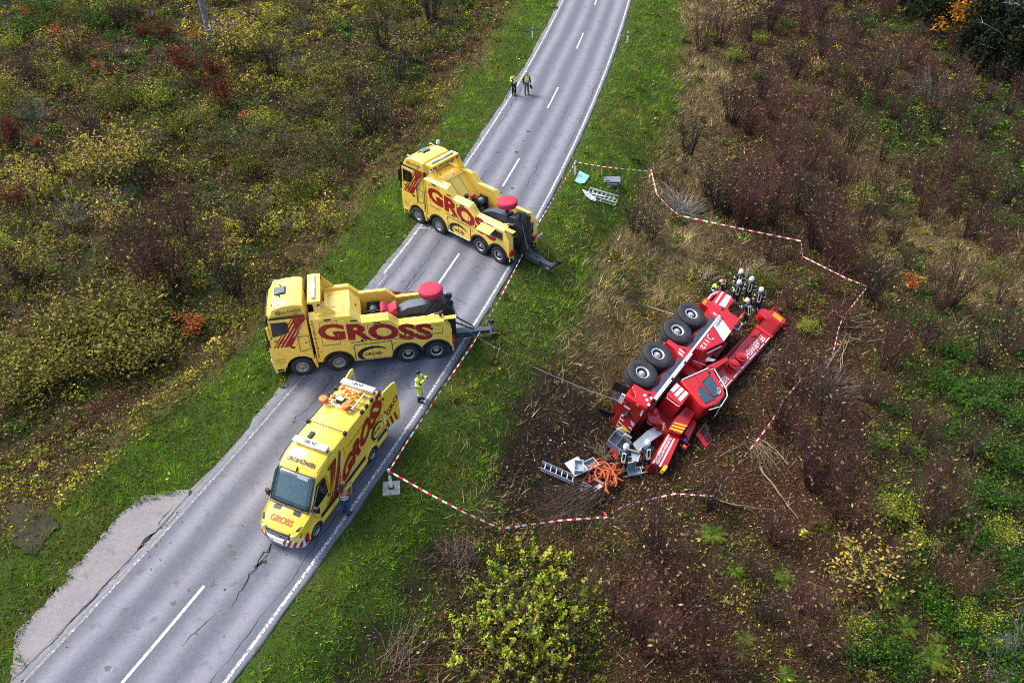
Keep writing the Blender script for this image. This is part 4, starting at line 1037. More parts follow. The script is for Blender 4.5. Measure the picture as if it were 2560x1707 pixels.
    mb = MB(); mb.box((-4.28, -.16, 3.14), (.24, .34, .16)); bxo = build('control_box', mb, BLACK, T, bevel=.02); mb = MB(); mb.box((-4.28, -.16, 3.225), (.20, .30, .02)); build('box_lid', mb, LGREY, bxo)
    # open rear doors
    for s in (1, -1):
        e = empty('rear_door', T, (-5.60, s * .93, 0), (0, 0, s * (rad(-10) if s > 0 else rad(-6))))
        outl = [(0, .48), (0, 2.55), (-.08, 2.74), (-.60, 2.80), (-.84, 2.74), (-.90, 2.4), (-.92, .48)]
        mb = MB(); mb.prism_y(outl, -.03, .045); build('door_panel', mb, YEL2, e, bevel=.012)
        mb = MB(); mb.prism_y([(-.08, .6), (-.08, 2.5), (-.82, 2.5), (-.84, .6)], -s * .035, -s * .05); build('door_lining', mb, LGREY, e)
        yo = s * (.05 if s > 0 else .035)
        if s > 0:
            text('GRO', e, (-.16, .047, 1.25), (-.58, 0, .42), (.42, 0, .72), .32, LET_RED, .95, .04)
            for k in range(3):
                x0 = -.06 - .27 * k; P = [(x0, .62), (x0 - .14, .62), (x0 - .02, 1.15), (x0 + .12, 1.15)]
                P = [(max(-.9, min(-.02, x)), z) for x, z in P]
                plate('door_stripe', [(x, .047, z) for x, z in P], LET_RED, e)
            mb = MB(); mb.b2(-.10, -.60, .04, .058, .50, .60); build('number_plate', mb, WHITE_P, e)
            for z in (.8, 1.6, 2.4):
                mb = MB(); mb.b2(-.06, .05, .03, .07, z, z + .08); build('hinge', mb, BLACK, e)
    mb = MB(); mb.prism_x([(-.90, .5), (-.88, 2.6), (.88, 2.6), (.90, .5)], -5.6, -5.63); build('load_bay', mb, BLACK, T)
    mb = MB(); mb.b2(-5.6, -5.78, -.92, .92, .34, .50); build('rear_bumper', mb, BLACK, T, bevel=.03)
    # lettering
    Rl, Uz = (-1, 0, 0), (0, 0, 1)
    L = lambda t, x, z, w, h, m, bold=.02, dy=0., rr=(-1, 0, 0), uu=Uz, shear=0.: text(t, T, (x, .994 + dy, z), rr, uu, h, m, w, bold, shear=shear)
    def side_y(x, y, z):   # follow the inward lean of the upper body
        t = max(0, (z - 1.4) / 1.5); yy = .997 - .135 * t ** 1.6 + (.028 if .1 < t < .9 else 0) * math.sin(math.pi * t)
        return (x, yy + .022, z)
    text('GROSS', T, (-1.95, .99, .78), (-3.65, 0, 1.34), (-.30, 0, 1.0), 1.02, LET_RED, 3.65, .045, warp=side_y)
    text('www.gross-gruppe.com', T, (-2.72, .99, 2.28), (-1.35, 0, .10), Uz, .08, LET_RED, 1.3, .005, warp=side_y)
    text('60', T, (-1.42, .99, 2.32), (-1, 0, 0), Uz, .20, LET_BLK, .24, .02, warp=side_y); text('Jahre', T, (-1.62, .99, 2.34), (-1, 0, .12), Uz, .17, LET_BLK, .40, .012, shear=.3, warp=side_y)
    sl = -.95 / 1.75
    for (b0, b1, z0, z1) in ((-1.30, -1.78, .82, 2.58), (-1.12, -1.24, .82, 2.50), (-.98, -1.06, .82, 2.42), (-.86, -.92, .82, 1.36)):
        n = 10; rows = []
        for k in range(n + 1):
            z = z0 + (z1 - z0) * k / n; rows.append([side_y(b0 + sl * (z - z0), 0, z), side_y(b1 + sl * (z - z0) * .62, 0, z)])
        mb = MB(); mb.loft(rows, cap=False, close=False); build('side_stripe', mb, LET_RED, T)
    text('Truck Recovery', T, (-1.72, .99, .92), (-.42, 0, .90), (.90, 0, .42), .15, WHITE, 1.55, .015, warp=lambda x, y, z: (x, side_y(x, 0, z)[1] + .004, z))
    swoosh(T, -4.82, 1.28, .95, .78, .997, LET_BLK); text('GROSS', T, (-4.52, .994, 1.18), (-1, 0, .05), Uz, .15, LET_BLK, .58, .02, lift=.01)
    line_box('panel_outline', T, [(-4.45, .998, .95), (-5.35, .998, .95), (-5.35, .998, 1.75), (-4.7, .998, 1.75), (-4.45, .998, 1.5)], LET_BLK, .006)
    def roof_front(x, y, z):
        xs = [-.62, -.86, -1.3, -1.9]; zs = [2.38, 2.64, 2.84, 2.91]
        return (x, y, float(np.interp(-x, [-q for q in xs], zs)) + .045 - .06 * abs(y) ** 2.2)
    text('GROSS KÖNGEN', T, (-1.04, -.62, 0), (0, 1, 0), (-1, 0, 0), .20, LET_BLK, 1.26, .045, warp=roof_front)
    text('www.gross-gruppe.com', T, (-.90, -.05, 0), (0, 1, 0), (-1, 0, 0), .04, LET_ORG, .6, .0, warp=roof_front)
    text('GROSS', T, (.72, -.52, 0), (0, 1, 0), (-1, 0, 0), .24, LET_ORG, 1.02, .04, warp=lambda x, y, z: (x, y, bonnet(x, y) + .035))
    return T
van = make_van()
# ================================================================= overturned fire-service crane truck
CR = Matrix(((0.56727, 0.25689, 0.78244), (0.82348, -0.16566, -0.54263), (-0.00978, 0.95214, -0.30551)))
CT = Vector((8.638, 33.926, -1.597))
def cw(x, y, z): return CR @ Vector((x, y, z)) + CT

def make_crane():
    T = thing('mobile_crane', 'red four-axle fire service crane truck lying overturned on its side', 'crane truck')
    T.matrix_world = Matrix.Translation(CT) @ CR.to_4x4()
    RIM_C = mat('pale_crane_rim', (.46, .47, .48), .55, metal=.0, var=.15, scale=8, dirt=.12)
    def pan(name, P, y0, y1, m=RED, bevel=.012, parent=None):
        mb = MB(); mb.prism_y(P, y0, y1); return build(name, mb, m, parent or T, bevel=bevel)
    def dec(name, P, y, m, parent=None): return pan(name, P, y - .01, y + .006, m, 0, parent)
    # ---- chassis
    mb = MB(); mb.b2(-7.2, 1.3, -.55, .55, .65, 1.55); mb.b2(-7.3, 1.3, -1.30, 1.05, 1.50, 2.02); build('chassis_frame', mb, RED_DK, T, bevel=.02)
    ax = (0.0, -1.68, -3.95, -5.63)
    for x in ax:
        mb = MB(); mb.tube([(x, -1.0, .79), (x, 1.0, .79)], .16, 10); mb.ell((x, 0, .79), (.30, .34, .30), 12, 8); build('axle', mb, RED_DK, T)
        for s in (1, -1): add_wheel(T, x, s * 1.36, .79, .79, .54, .345, True, key='crane', side=s, rim_m=RIM_C, hub_m=RIM_C)
        mb = MB(); mb.tube([(x + .3, .75, 1.0), (x + .3, .85, 1.75)], .07, 8); build('suspension_ram', mb, STEEL, T)
    # grey wheel-house liner and the white-edged deck
    pan('wheel_house_liner', [(.85, 1.62), (.95, 1.97), (-6.3, 1.97), (-6.2, 1.66), (-5.63, 1.78), (-4.8, 1.62), (-3.95, 1.78), (-2.9, 1.62), (-1.68, 1.78), (-.85, 1.62), (0, 1.78)], 1.08, 1.33, BLUESTEEL)
    mb = MB(); mb.b2(-6.6, 1.2, 1.02, 1.37, 1.97, 2.06); build('deck_edge', mb, RED, T, bevel=.01)
    mb = MB(); mb.b2(-6.6, 1.2, 1.367, 1.382, 1.965, 2.066); build('white_stripe', mb, WHITE, T)
    mb = MB(); mb.b2(-6.6, -2.5, 1.30, 1.372, 2.08, 2.15); build('white_stripe', mb, WHITE, T)
    mb = MB(); mb.b2(-6.62, -2.45, 1.20, 1.366, 2.045, 2.10); build('outrigger_slot', mb, LET_BLK, T)
    for k in range(11):
        mb = MB(); mb.box((-6.3 + .35 * k, 1.384, 2.115), (.03, .006, .03)); build('rivet', mb, LET_BLK, T)
    for x in (-3.45, -4.9): 
        mb = MB(); mb.b2(x, x + .16, 1.36, 1.40, 2.06, 2.17); build('stop_bracket', mb, LET_BLK, T)
    # fenders between the wheels
    f_mid = [(-2.64, .74), (-2.96, .74), (-2.98, 1.28), (-3.16, 1.55), (-3.26, 1.96), (-2.14, 1.96), (-2.30, 1.75), (-2.61, 1.30)]
    pan('fender', f_mid, .75, 1.372); dec('reflector_patch', [(-2.86, 1.46), (-2.76, 1.46), (-2.76, 1.78), (-2.86, 1.78)], 1.373, WHITE); dec('reflector_patch', [(-3.10, 1.58), (-2.98, 1.50), (-2.98, 1.74), (-3.10, 1.86)], 1.373, WHITE); dec('access_hole', [(-2.72, 1.62), (-2.60, 1.62), (-2.60, 1.80), (-2.72, 1.80)], 1.373, LET_BLK)
    f_rear = [(-6.58, .85), (-6.84, .84), (-7.11, 1.21), (-7.30, 1.30), (-7.32, 2.02), (-6.14, 1.96), (-6.30, 1.75), (-6.50, 1.44)]
    pan('fender', f_rear, .75, 1.372)
    for k, (x, z) in enumerate(((-6.72, 1.50), (-6.88, 1.72), (-6.62, 1.82), (-7.05, 1.92))): dec('reflector_patch', [(x, z), (x - .15, z), (x - .15, z + .13), (x, z + .13)], 1.373, WHITE)
    dec('access_hole', [(-6.52, 1.66), (-6.66, 1.66), (-6.66, 1.80), (-6.52, 1.80)], 1.373, LET_BLK)
    pan('fender', [(1.66, .80), (1.19, .80), (1.19, 1.27), (.90, 1.60), (.73, 1.96), (1.25, 2.01), (1.82, 1.28)], .75, 1.365)
    dec('reflector_patch', [(1.10, 1.62), (.98, 1.70), (1.0, 1.90), (1.12, 1.82)], 1.366, WHITE)
    for k in range(3): dec('warning_stripe', [(1.60 - .15 * k, .86), (1.54 - .15 * k, .86), (1.48 - .15 * k, 1.02), (1.54 - .15 * k, 1.02)], 1.366, YSTRIPE)
    # ---- driver's cab with its side window gone
    pan('cab_door', [(1.25, 2.10), (1.82, 1.28), (3.0, 1.13), (3.07, 1.86), (2.97, 2.13), (1.25, 2.13)], 1.30, 1.372)
    pan('cab_pillar', [(1.25, 2.13), (2.02, 2.13), (1.90, 2.30), (1.88, 2.88), (1.85, 3.0), (1.25, 3.0)], 1.30, 1.372)
    pan('cab_roof_rail', [(1.85, 3.0), (1.88, 2.88), (2.62, 2.93), (2.56, 3.0)], 1.26, 1.372)
    pan('windscreen_pillar', [(2.79, 2.13), (2.97, 2.13), (2.58, 3.0), (2.54, 2.93)], 1.28, 1.37, BLACK)
    mb = MB(); mb.prism_y([(1.25, .95), (2.9, 1.10), (3.02, 1.86), (2.52, 2.98), (1.25, 3.0)], -1.37, -.2); build('cab_body', mb, RED, T, bevel=.03)
    mb = MB(); mb.prism_y([(1.25, .95), (1.30, .95), (1.30, 2.95), (1.25, 2.95)], -.2, 1.30); build('cab_rear_wall', mb, RED_DK, T)
    mb = MB(); mb.prism_y([(1.25, 3.0), (2.54, 3.0), (2.50, 2.94), (1.25, 2.94)], -.2, 1.28); build('cab_roof', mb, RED, T)
    mb = MB(); mb.prism_y([(1.30, 1.2), (3.0, 1.2), (3.05, 1.86), (2.99, 1.95), (2.90, 1.5), (1.30, 1.4)], -.2, 1.30); build('cab_front', mb, RED, T, bevel=.01)
    mb = MB(); mb.box((1.65, .55, 1.75), (.45, .50, .14)); mb.box((1.45, .55, 2.15), (.14, .48, .75), (0, rad(-10), 0)); build('driver_seat', mb, GREY, T, bevel=.05)
    mb = MB(); n = 18
    Ms = Matrix.Translation((2.42, .55, 2.08)) @ Matrix.Rotation(rad(-35), 4, 'Y'); pts = [Ms @ Vector((.22 * math.cos(2 * math.pi * k / n), .22 * math.sin(2 * math.pi * k / n), 0)) for k in range(n + 1)]
    mb.tube(pts, .018, 6); mb.tube([Ms @ Vector((0, 0, 0)), Ms @ Vector((.1, 0, -.35))], .03, 6); build('steering_wheel', mb, BLACK, T)
    mb = MB(); mb.b2(2.55, 2.92, -.2, 1.28, 1.5, 1.95); build('dashboard', mb, GREY, T, bevel=.04)
    dec('white_stripe', [(1.84, 1.62), (2.98, 1.60), (3.055, 1.88), (1.98, 1.98)], 1.374, WHITE)
    dec('white_stripe', [(1.86, 1.36), (2.96, 1.30), (2.98, 1.40), (1.84, 1.47)], 1.374, WHITE)
    dec('door_handle', [(1.62, 1.88), (1.84, 1.88), (1.86, 1.98), (1.62, 1.98)], 1.384, LET_BLK)
    mb = MB(); mb.tube([(1.80, 1.30, .98), (2.24, 1.32, .96), (2.97, 1.20, 1.15), (3.10, .8, 1.2)], .05, 8); build('bumper_bar', mb, WHITE, T)
    mb = MB(); mb.prism_y([(1.9, .85), (2.9, .95), (3.1, 1.15), (3.05, 1.2), (1.9, 1.05)], -1.35, 1.18); build('front_bumper', mb, RED, T, bevel=.03)
    mb = MB(); mb.box((2.72, 1.40, 2.28), (.16, .10, .16)); mb.tube([(2.7, 1.30, 2.35), (2.9, 1.45, 2.5)], .03, 6); build('mirror_stub', mb, BLACK, T, bevel=.03)
    mb = MB(); mb.ell((2.45, 1.37, 2.02), (.13, .04, .11)); build('broken_lamp', mb, LAMP_RED, T)
    mb = MB(); mb.tube([(2.95, .2, 2.15), (2.56, .25, 2.98)], .05, 6); build('windscreen_pillar', mb, BLACK, T)
    for (y, m_, dx) in ((.9, BLUE_LENS, 0), (.45, LAMP_ORG, .02)):
        mb = MB(); mb.lathe([(.10, 0), (.10, .14), (.06, .20), (.01, .21)], 12, Matrix.Translation((1.5 + dx, y, 3.0))); build('beacon', mb, m_, T)
    mb = MB(); mb.tube([(1.9, 1.2, 3.02), (1.85, 1.2, 3.25), (1.3, 1.15, 3.25), (1.3, 1.15, 3.02)], .02, 6); build('roof_guard', mb, WHITE, T)
    for k in range(2): dec('warning_stripe', [(1.95 + .15 * k, 2.93), (2.02 + .15 * k, 2.93), (2.06 + .15 * k, 3.0), (1.99 + .15 * k, 3.0)], 1.374, YSTRIPE)
    # ---- equipment box behind the cab with white panel and "112"
    pan('equipment_box', [(1.24, 2.07), (1.24, 3.0), (-.38, 3.03), (-1.89, 2.48), (-2.05, 2.07)], .30, 1.365)
    dec('white_panel', [(1.10, 2.10), (.20, 2.10), (-.36, 3.0), (.62, 3.0)], 1.368, WHITE); dec('black_pinstripe', [(.14, 2.10), (.12, 2.10), (-.44, 3.0), (-.42, 3.0)], 1.368, LET_BLK)
    text('LIEBHERR', T, (1.14, 1.372, 2.14), (-1, 0, 0), (0, 0, 1), .16, LET_BLK, .88, .03)
    text('112', T, (-1.05, 1.367, 2.19), (-1, 0, .02), (0, 0, 1), .26, WHITE, .72, .02)
    mb = MB(); n = 16                                    # telephone receiver symbol
    Pp = [Vector((-.70 + .14 * math.cos(a), 1.372, 2.34 + .17 * math.sin(a))) for a in np.linspace(rad(70), rad(290), n)]
    mb.tube(Pp, [.045 if k in (0, 1, n - 2, n - 1) else .022 for k in range(n)], 6); build('telephone_symbol', mb, WHITE, T)
    line_box('door_seam', T, [(-.55, 1.367, 2.1), (-1.0, 1.367, 2.78)], LET_BLK, .006, False)
    mb = MB(); mb.tube([(-.6, 1.2, 3.06), (-1.6, 1.15, 2.70)], .035, 6); build('white_handrail', mb, WHITE, T)
    # carrier deck and turntable
    mb = MB(); mb.b2(-6.9, -1.9, -1.2, .95, 2.0, 2.22); build('carrier_deck', mb, RED_DK, T, bevel=.02)
    mb = MB(); mb.lathe([(.85, 2.2), (.85, 2.42), (.78, 2.44), (.78, 2.5)], 28, Matrix.Translation((-4.1, -.1, 0))); build('slewing_ring', mb, STEEL, T)
    mb = MB(); mb.b2(-2.2, -.3, -1.1, .6, 2.2, 2.95); build('tool_locker', mb, RED, T, bevel=.03); mb = MB(); mb.b2(-.3, 1.2, -1.1, .10, 2.2, 3.25); build('hydraulic_tank', mb, RED_DK, T, bevel=.06)
    mb = MB(); mb.b2(-2.9, -2.2, -1.0, .35, 2.2, 3.4); build('boom_foot_bracket', mb, RED, T, bevel=.04)
    text('EKL', T, (-.9, .604, 2.45), (-1, 0, 0), (0, 0, 1), .16, WHITE, .3, .02)
    mb = MB(); mb.tube([(-2.4, .9, 2.35), (-2.0, .75, 3.0)], .035, 6); build('hydraulic_pipe', mb, ALU, T)
    mb = MB(); mb.tube([(-2.7, .8, 2.9), (-2.3, .5, 3.15), (-1.7, .6, 3.2), (-1.3, .4, 3.4)], .03, 6); build('hydraulic_hose', mb, BLACK, T)
    mb = MB(); mb.add([(-1.9, .9, 2.85), (-1.6, .9, 2.82), (-1.3, .85, 3.25), (-1.55, .85, 3.2), (-1.9, .93, 2.85), (-1.6, .93, 2.82), (-1.3, .88, 3.25), (-1.55, .88, 3.2)], [(0, 1, 2, 3), (4, 7, 6, 5), (0, 4, 5, 1), (1, 5, 6, 2), (2, 6, 7, 3), (3, 7, 4, 0)]); build('bent_white_sheet', mb, WHITE, T)
    # ---- superstructure
    mb = MB(); mb.prism_y([(-2.6, 2.5), (-6.3, 2.5), (-6.9, 2.9), (-6.9, 3.4), (-6.2, 3.95), (-3.0, 3.85)], -1.0, .10); build('superstructure_frame', mb, RED_DK, T, bevel=.03)
    pan('engine_hood', [(-4.70, 2.36), (-5.80, 2.36), (-5.85, 3.24), (-4.88, 3.24)], -.10, 1.28, bevel=.03)
    for k in range(3):
        z0 = 2.42 + .27 * k; dec('white_louvre', [(-4.80 - .03 * k, z0), (-5.42 - .10 * k, z0 - .06), (-5.45 - .10 * k, z0 + .13), (-4.83 - .03 * k, z0 + .20)], 1.284, WHITE)
    mb = MB(); mb.tube([(-5.82, 1.2, 2.45), (-5.92, 1.2, 2.45), (-5.92, 1.2, 3.10), (-5.82, 1.2, 3.2)], .02, 6); build('handrail', mb, WHITE, T)
    # operator's cab, tilted back
    oc = [(-4.48, 2.47), (-2.55, 3.20), (-2.50, 3.42), (-3.29, 4.50), (-3.50, 4.62), (-4.30, 4.58), (-5.05, 4.20), (-5.04, 3.92)]
    mb = MB(); mb.prism_y(oc, .25, 1.30); oc_o = build('operator_cab', mb, RED, T, bevel=.05, seg=3)
    w1 = [(-3.73, 3.40), (-2.96, 3.48), (-3.58, 4.42), (-4.10, 4.24)]; w2 = [(-4.02, 3.42), (-4.22, 4.30), (-4.78, 4.08), (-4.62, 3.72), (-4.40, 3.48)]
    for w_ in (w1, w2):
        cx = sum(p[0] for p in w_) / len(w_); cz = sum(p[1] for p in w_) / len(w_)
        g = [(cx + (x - cx) * 1.10, cz + (z - cz) * 1.10) for x, z in w_]
        pan('window_seal', g, 1.295, 1.308, BLACK, .004, oc_o); pan('window', w_, 1.30, 1.316, GLASS_BL, .004, oc_o)
    line_box('door_seam', oc_o, [(-3.62, 2.82), (-3.86, 3.35), (-4.16, 4.30), (-4.30, 4.56)] and [(-3.62, 1.304, 2.82), (-3.88, 1.304, 3.36), (-4.16, 1.304, 4.30), (-4.28, 1.304, 4.56)], LET_BLK, .008, False)
    mb = MB(); mb.lathe([(.09, 0), (.09, .012)], 14, Matrix.Translation((-2.86, 1.30, 3.36)) @ ROTX); build('fuel_cap', mb, LET_BLK, oc_o)
    text('LTM', T, (-3.40, 1.318, 4.12), (-.8, 0, .25), (.25, 0, .9), .20, WHITE, .36, .0)
    mb = MB(); mb.tube([(-4.42, 1.32, 2.52), (-2.62, 1.32, 3.20)], .03, 6); build('white_handrail', mb, WHITE, T)
    mb = MB(); mb.tube([(-2.56, 1.25, 3.30), (-2.42, 1.30, 3.45), (-3.10, 1.30, 4.52), (-3.45, 1.28, 4.75), (-4.3, 1.28, 4.78), (-4.9, 1.2, 4.42)], .025, 6); build('white_handrail', mb, WHITE, T)
    mb = MB(); mb.tube([(-4.3, .4, 4.85), (-3.4, .4, 4.82), (-2.9, .4, 4.2)], .022, 6); build('white_handrail', mb, WHITE, T)
    mb = MB(); mb.prism_y([(-3.2, 4.5), (-3.5, 4.68), (-4.5, 4.62), (-4.5, 4.52), (-3.5, 4.56)], .3, 1.15); build('roof_window', mb, GLASS_DK, T)
    # rear machinery: radiator box, counterweight with lettering, hoist winches
    pan('radiator_box', [(-5.05, 3.42), (-5.02, 3.98), (-5.95, 4.05), (-6.70, 4.05), (-6.95, 3.42), (-6.3, 3.35)], -.9, .62, bevel=.03)
    dec('radiator_grille', [(-5.22, 3.56), (-5.20, 3.84), (-5.62, 3.84), (-5.64, 3.56)], .625, RED_DK)
    for k in range(4):
        x0 = -6.36 - .22 * k; dec('warning_stripe', [(max(x0, -6.92), 3.44), (max(x0 - .11, -6.92), 3.44), (max(x0 - .11 + .30, -6.70), 4.03), (x0 + .30, 4.03)], .625, YSTRIPE)
    pan('counterweight', [(-6.93, 3.50), (-6.70, 4.12), (-8.70, 4.42), (-9.0, 3.70)], -1.2, .30, RED_DK, .04)
    pan('counterweight_skin', [(-6.93, 3.50), (-6.75, 4.10), (-8.72, 4.40), (-8.98, 3.72)], .28, .32, RED)
    dec('white_stripe', [(-6.96, 3.54), (-6.96, 3.62), (-8.94, 3.82), (-8.98, 3.74)], .322, WHITE); dec('white_stripe', [(-6.98, 3.86), (-6.97, 3.94), (-8.88, 4.14), (-8.90, 4.06)], .322, WHITE)
    text('FEUERWEHR REUTLINGEN', T, (-7.05, .326, 3.66), (-1, 0, .10), (.1, 0, 1), .15, WHITE, 1.82, .02)
    mb = MB(); mb.b2(-8.6, -8.95, .0, .34, 4.25, 4.42); build('amber_lamp', mb, YSTRIPE, T, bevel=.02)
    for (x, z, m_) in ((-6.5, 4.28, BLUE_LENS), (-6.85, 4.42, LAMP_ORG)):
        mb = MB(); mb.lathe([(.11, 0), (.11, .14), (.06, .2), (.01, .21)], 12, Matrix.Translation((x, .15, z))); build('beacon', mb, m_, T)
        mb = MB(); mb.tube([(x - .18, .3, z - .15), (x - .18, .3, z + .2), (x + .18, .3, z + .2), (x + .18, .3, z - .15)], .018, 6); build('beacon_guard', mb, LAMP_RED, T)
    mb = MB(); mb.prism_y([(-5.0, 4.05), (-6.2, 4.10), (-6.4, 4.5), (-5.2, 4.35)], -.9, .25); build('exhaust_hood', mb, RED, T, bevel=.04)
    for z in (4.5,):
        mb = MB(); M = Matrix.Translation((-5.6, -.2, 4.45)) @ ROTX; mb.tube([(-5.4, .2, 4.5), (-5.5, .28, 4.6)], .03, 6); build('hose_fitting', mb, LET_BLK, T)
    mb = MB(); M = Matrix.Translation((-6.55, .10, 2.52)) @ Matrix.Rotation(rad(90), 4, 'X') @ Matrix.Rotation(rad(25), 4, 'Y')
    mb.lathe([(.30, -.30), (.30, -.26), (.22, -.24), (.22, .24), (.30, .26), (.30, .30)], 20, M); build('hoist_winch', mb, RED, T)
    mb = MB(); mb.lathe([(.14, 0), (.20, .08), (.18, .26), (.11, .32), (.01, .33)], 14, Matrix.Translation((-6.50, .40, 2.30)) @ Matrix.Rotation(rad(-60), 4, 'X')); build('hoist_motor', mb, RED, T)
    mb = MB(); mb.box((-6.6, .30, 2.18), (.30, .34, .22), (0, .3, .2)); build('valve_block', mb, RED, T, bevel=.03)
    mb = MB(); mb.box((-6.62, .22, 2.82), (.34, .26, .34), (.3, .3, .2)); build('gearbox', mb, RED, T, bevel=.05)
    for k in range(4):
        a0 = Vector((-6.5 - .05 * k, .25, 2.95)); mb = MB(); mb.tube([a0, a0 + Vector((-.10, .15, .12)), a0 + Vector((-.20 - .05 * k, .05, .30)), a0 + Vector((-.15, -.2, .48))], .018, 6); build('hydraulic_hose', mb, LAMP_ORG if k % 2 else WHITE_P, T)
    # bent grey cover sheet
    A = [(-7.31, -.05, 2.64), (-6.57, .0, 2.91), (-6.81, .05, 3.34), (-7.69, .0, 3.10)]; B = [(-8.27, -.30, 2.47), (-7.31, -.05, 2.64), (-7.69, .0, 3.10), (-8.54, -.25, 2.96)]
    plate('cover_sheet', A, LGREY, T, .03); plate('cover_sheet', B, GREY, T, .03)
    for (x, z) in ((-6.85, 3.06), (-6.95, 3.0)):
        mb = MB(); mb.box((x, .09, z), (.14, .02, .05), (0, .4, 0)); build('sheet_slot', mb, LET_BLK, T)
    # ---- rear face of the carrier
    xr_ = -7.32
    mb = MB(); mb.b2(xr_ - .02, xr_ + .08, -1.33, 1.33, .95, 2.05); build('rear_panel', mb, RED_DK, T, bevel=.02)
    def rf(name, P, m, off=.03): 
        mb = MB(); mb.loft([[(xr_ - .02, y, z) for y, z in P], [(xr_ - .02 - off, y, z) for y, z in P]]); return build(name, mb, m, T)
    rf('white_stripe', [(1.02, 1.06), (1.08, 1.06), (1.12, 1.90), (1.06, 1.90)], WHITE); rf('white_stripe', [(1.12, 1.88), (1.12, 1.96), (.64, 2.02), (.64, 1.94)], WHITE); rf('white_stripe', [(.55, 1.05), (.48, 1.05), (.50, 1.40), (.57, 1.40)], WHITE)
    pl = rf('number_plate', [(.50, .72), (1.15, .66), (1.18, .86), (.52, .92)], WHITE_P, .05)
    text('RT F 2112', pl, (xr_ - .072, 1.10, .70), (0, -1, .09), (0, .09, 1), .13, LET_BLK, .52, .012, lift=.004)
    rf('hazard_board', [(-1.20, 1.30), (-.10, 1.20), (-.10, 1.98), (-1.20, 2.06)], WHITE, .05)
    for k in range(4):
        y0 = -.15 - .28 * k; rf('hazard_stripe', [(y0, 1.24 + .02 * k), (y0 - .14, 1.25 + .02 * k), (y0 - .30, 2.0), (y0 - .16, 1.99)] if y0 > -.95 else [(y0, 1.3), (y0 - .1, 1.3), (y0 - .1, 2.0), (y0, 2.0)], LET_RED, .06)
    mb = MB(); mb.lathe([(.05, 0), (.30, .30), (.32, .34), (.02, .30)], 3, Matrix.Translation((xr_ - .30, .25, 1.65)) @ Matrix.Rotation(rad(-90), 4, 'Y')); build('tow_coupling_cone', mb, RED, T)
    mb = MB(); mb.tube([(xr_, .25, 1.4), (xr_ - .35, .25, 1.45)], .12, 10); build('tow_coupling', mb, STEEL, T)
    mb = MB(); mb.prism_y([(-7.0, .82), (-7.42, .86), (-7.5, 1.02), (-7.40, 2.04), (-7.32, 2.04), (-7.30, 1.0)], 1.10, 1.36); build('rear_lamp_carrier', mb, RED, T, bevel=.02)
    for k, m_ in enumerate((YSTRIPE, LAMP_RED, LAMP_ORG)):
        mb = MB(); mb.box((-7.44, 1.23, 1.15 + .22 * k), (.06, .18, .16)); build('rear_lamp', mb, m_, T, bevel=.02)
    for s in (1, -1):
        mb = MB(); mb.box((-7.15, s * 1.15, .45), (.05, .60, .75), (0, rad(18), 0)); build('mud_flap', mb, BLACK, T); mb = MB(); mb.box((-7.19, s * 1.15, .35), (.02, .36, .10), (0, rad(18), 0)); build('flap_label', mb, WHITE_P, T)
    # grey drawer hanging out of the rear, on the ground side
    mb = MB(); yb_, yt_ = -1.18, -.78
    mb.b2(-7.85, -8.6, yb_, yb_ + .03, 1.45, 2.35); mb.b2(-7.82, -7.85, yb_, yt_, 1.42, 2.38); mb.b2(-8.6, -8.63, yb_, yt_, 1.42, 2.38); mb.b2(-7.85, -8.6, yb_, yt_, 1.42, 1.45); mb.b2(-7.85, -8.6, yb_, yt_, 2.35, 2.38); mb.b2(-7.85, -8.6, yb_ + .03, yt_ - .02, 1.89, 1.91)
    build('equipment_drawer', mb, GREY, T)
    for (x, z, sx, sz) in ((-7.66, 1.62, .16, .4), (-7.68, 2.05, .14, .42)):
        mb = MB(); mb.box((x, -.85, z), (sx, .30, sz), (.1, .2, .1)); build('stowed_case', mb, LGREY, T, bevel=.03)
    mb = MB(); mb.box((-7.60, -.66, 1.72), (.10, .16, .40), (.2, .2, .1)); build('stowed_lamp', mb, YSTRIPE, T, bevel=.03)
    # ---- boom
    def bz(x): return 4.32 + .078 * x
    def bpan(name, x0, x1, lo, hi, y0, y1, m=RED, bevel=.02): return pan(name, [(x0, bz(x0) + lo), (x0, bz(x0) + hi), (x1, bz(x1) + hi), (x1, bz(x1) + lo)], y0, y1, m, bevel)
    bpan('boom_base_section', -4.2, 3.3, -.62, .36, -.48, .46, bevel=.10); bpan('boom_inner_section', 3.25, 4.9, -.52, .30, -.40, .38, bevel=.08)
    bpan('boom_rib', -2.2, 3.2, .33, .42, -.40, .40); bpan('boom_collar', 3.15, 3.40, -.68, .42, -.54, .52)
    for k in range(6): bpan('head_plate', 3.62 + .2 * k, 3.70 + .2 * k, -.58, .40, -.42, .42, RED_DK)
    for k in range(6):
        x0 = -2.2 + .95 * k; bpan('white_stripe', x0, x0 + .82, .28, .335, .455, .466, WHITE, 0)
    text('FEUERWEHR', T, (2.86, .462, bz(2.86) - .14), (-1, 0, -.078), (-.078, 0, 1), .34, WHITE, 2.35, .025)
    text('REUTLINGEN', T, (-1.45, .462, bz(-1.45) - .14), (-1, 0, -.078), (-.078, 0, 1), .34, WHITE, 2.6, .025)
    for x, z in ((-.62, 4.12), (.18, 4.22)):
        M = Matrix.Translation((x, .44, z)) @ ROTX
        mb = MB(); mb.lathe([(.36, 0), (.36, .06), (.24, .10), (.24, .22), (.33, .24), (.33, .30), (.20, .32), (.20, .42), (.10, .44), (.01, .45)], 22, M); build('rope_drum', mb, RED, T)
    for k, x in enumerate((3.0, 2.2, 1.4)):
        mb = MB(); mb.box((x, .47, bz(x) - .25), (.5, .02, .03), (0, -.08, 0)); build('boom_scratch_rail', mb, LET_BLK, T)
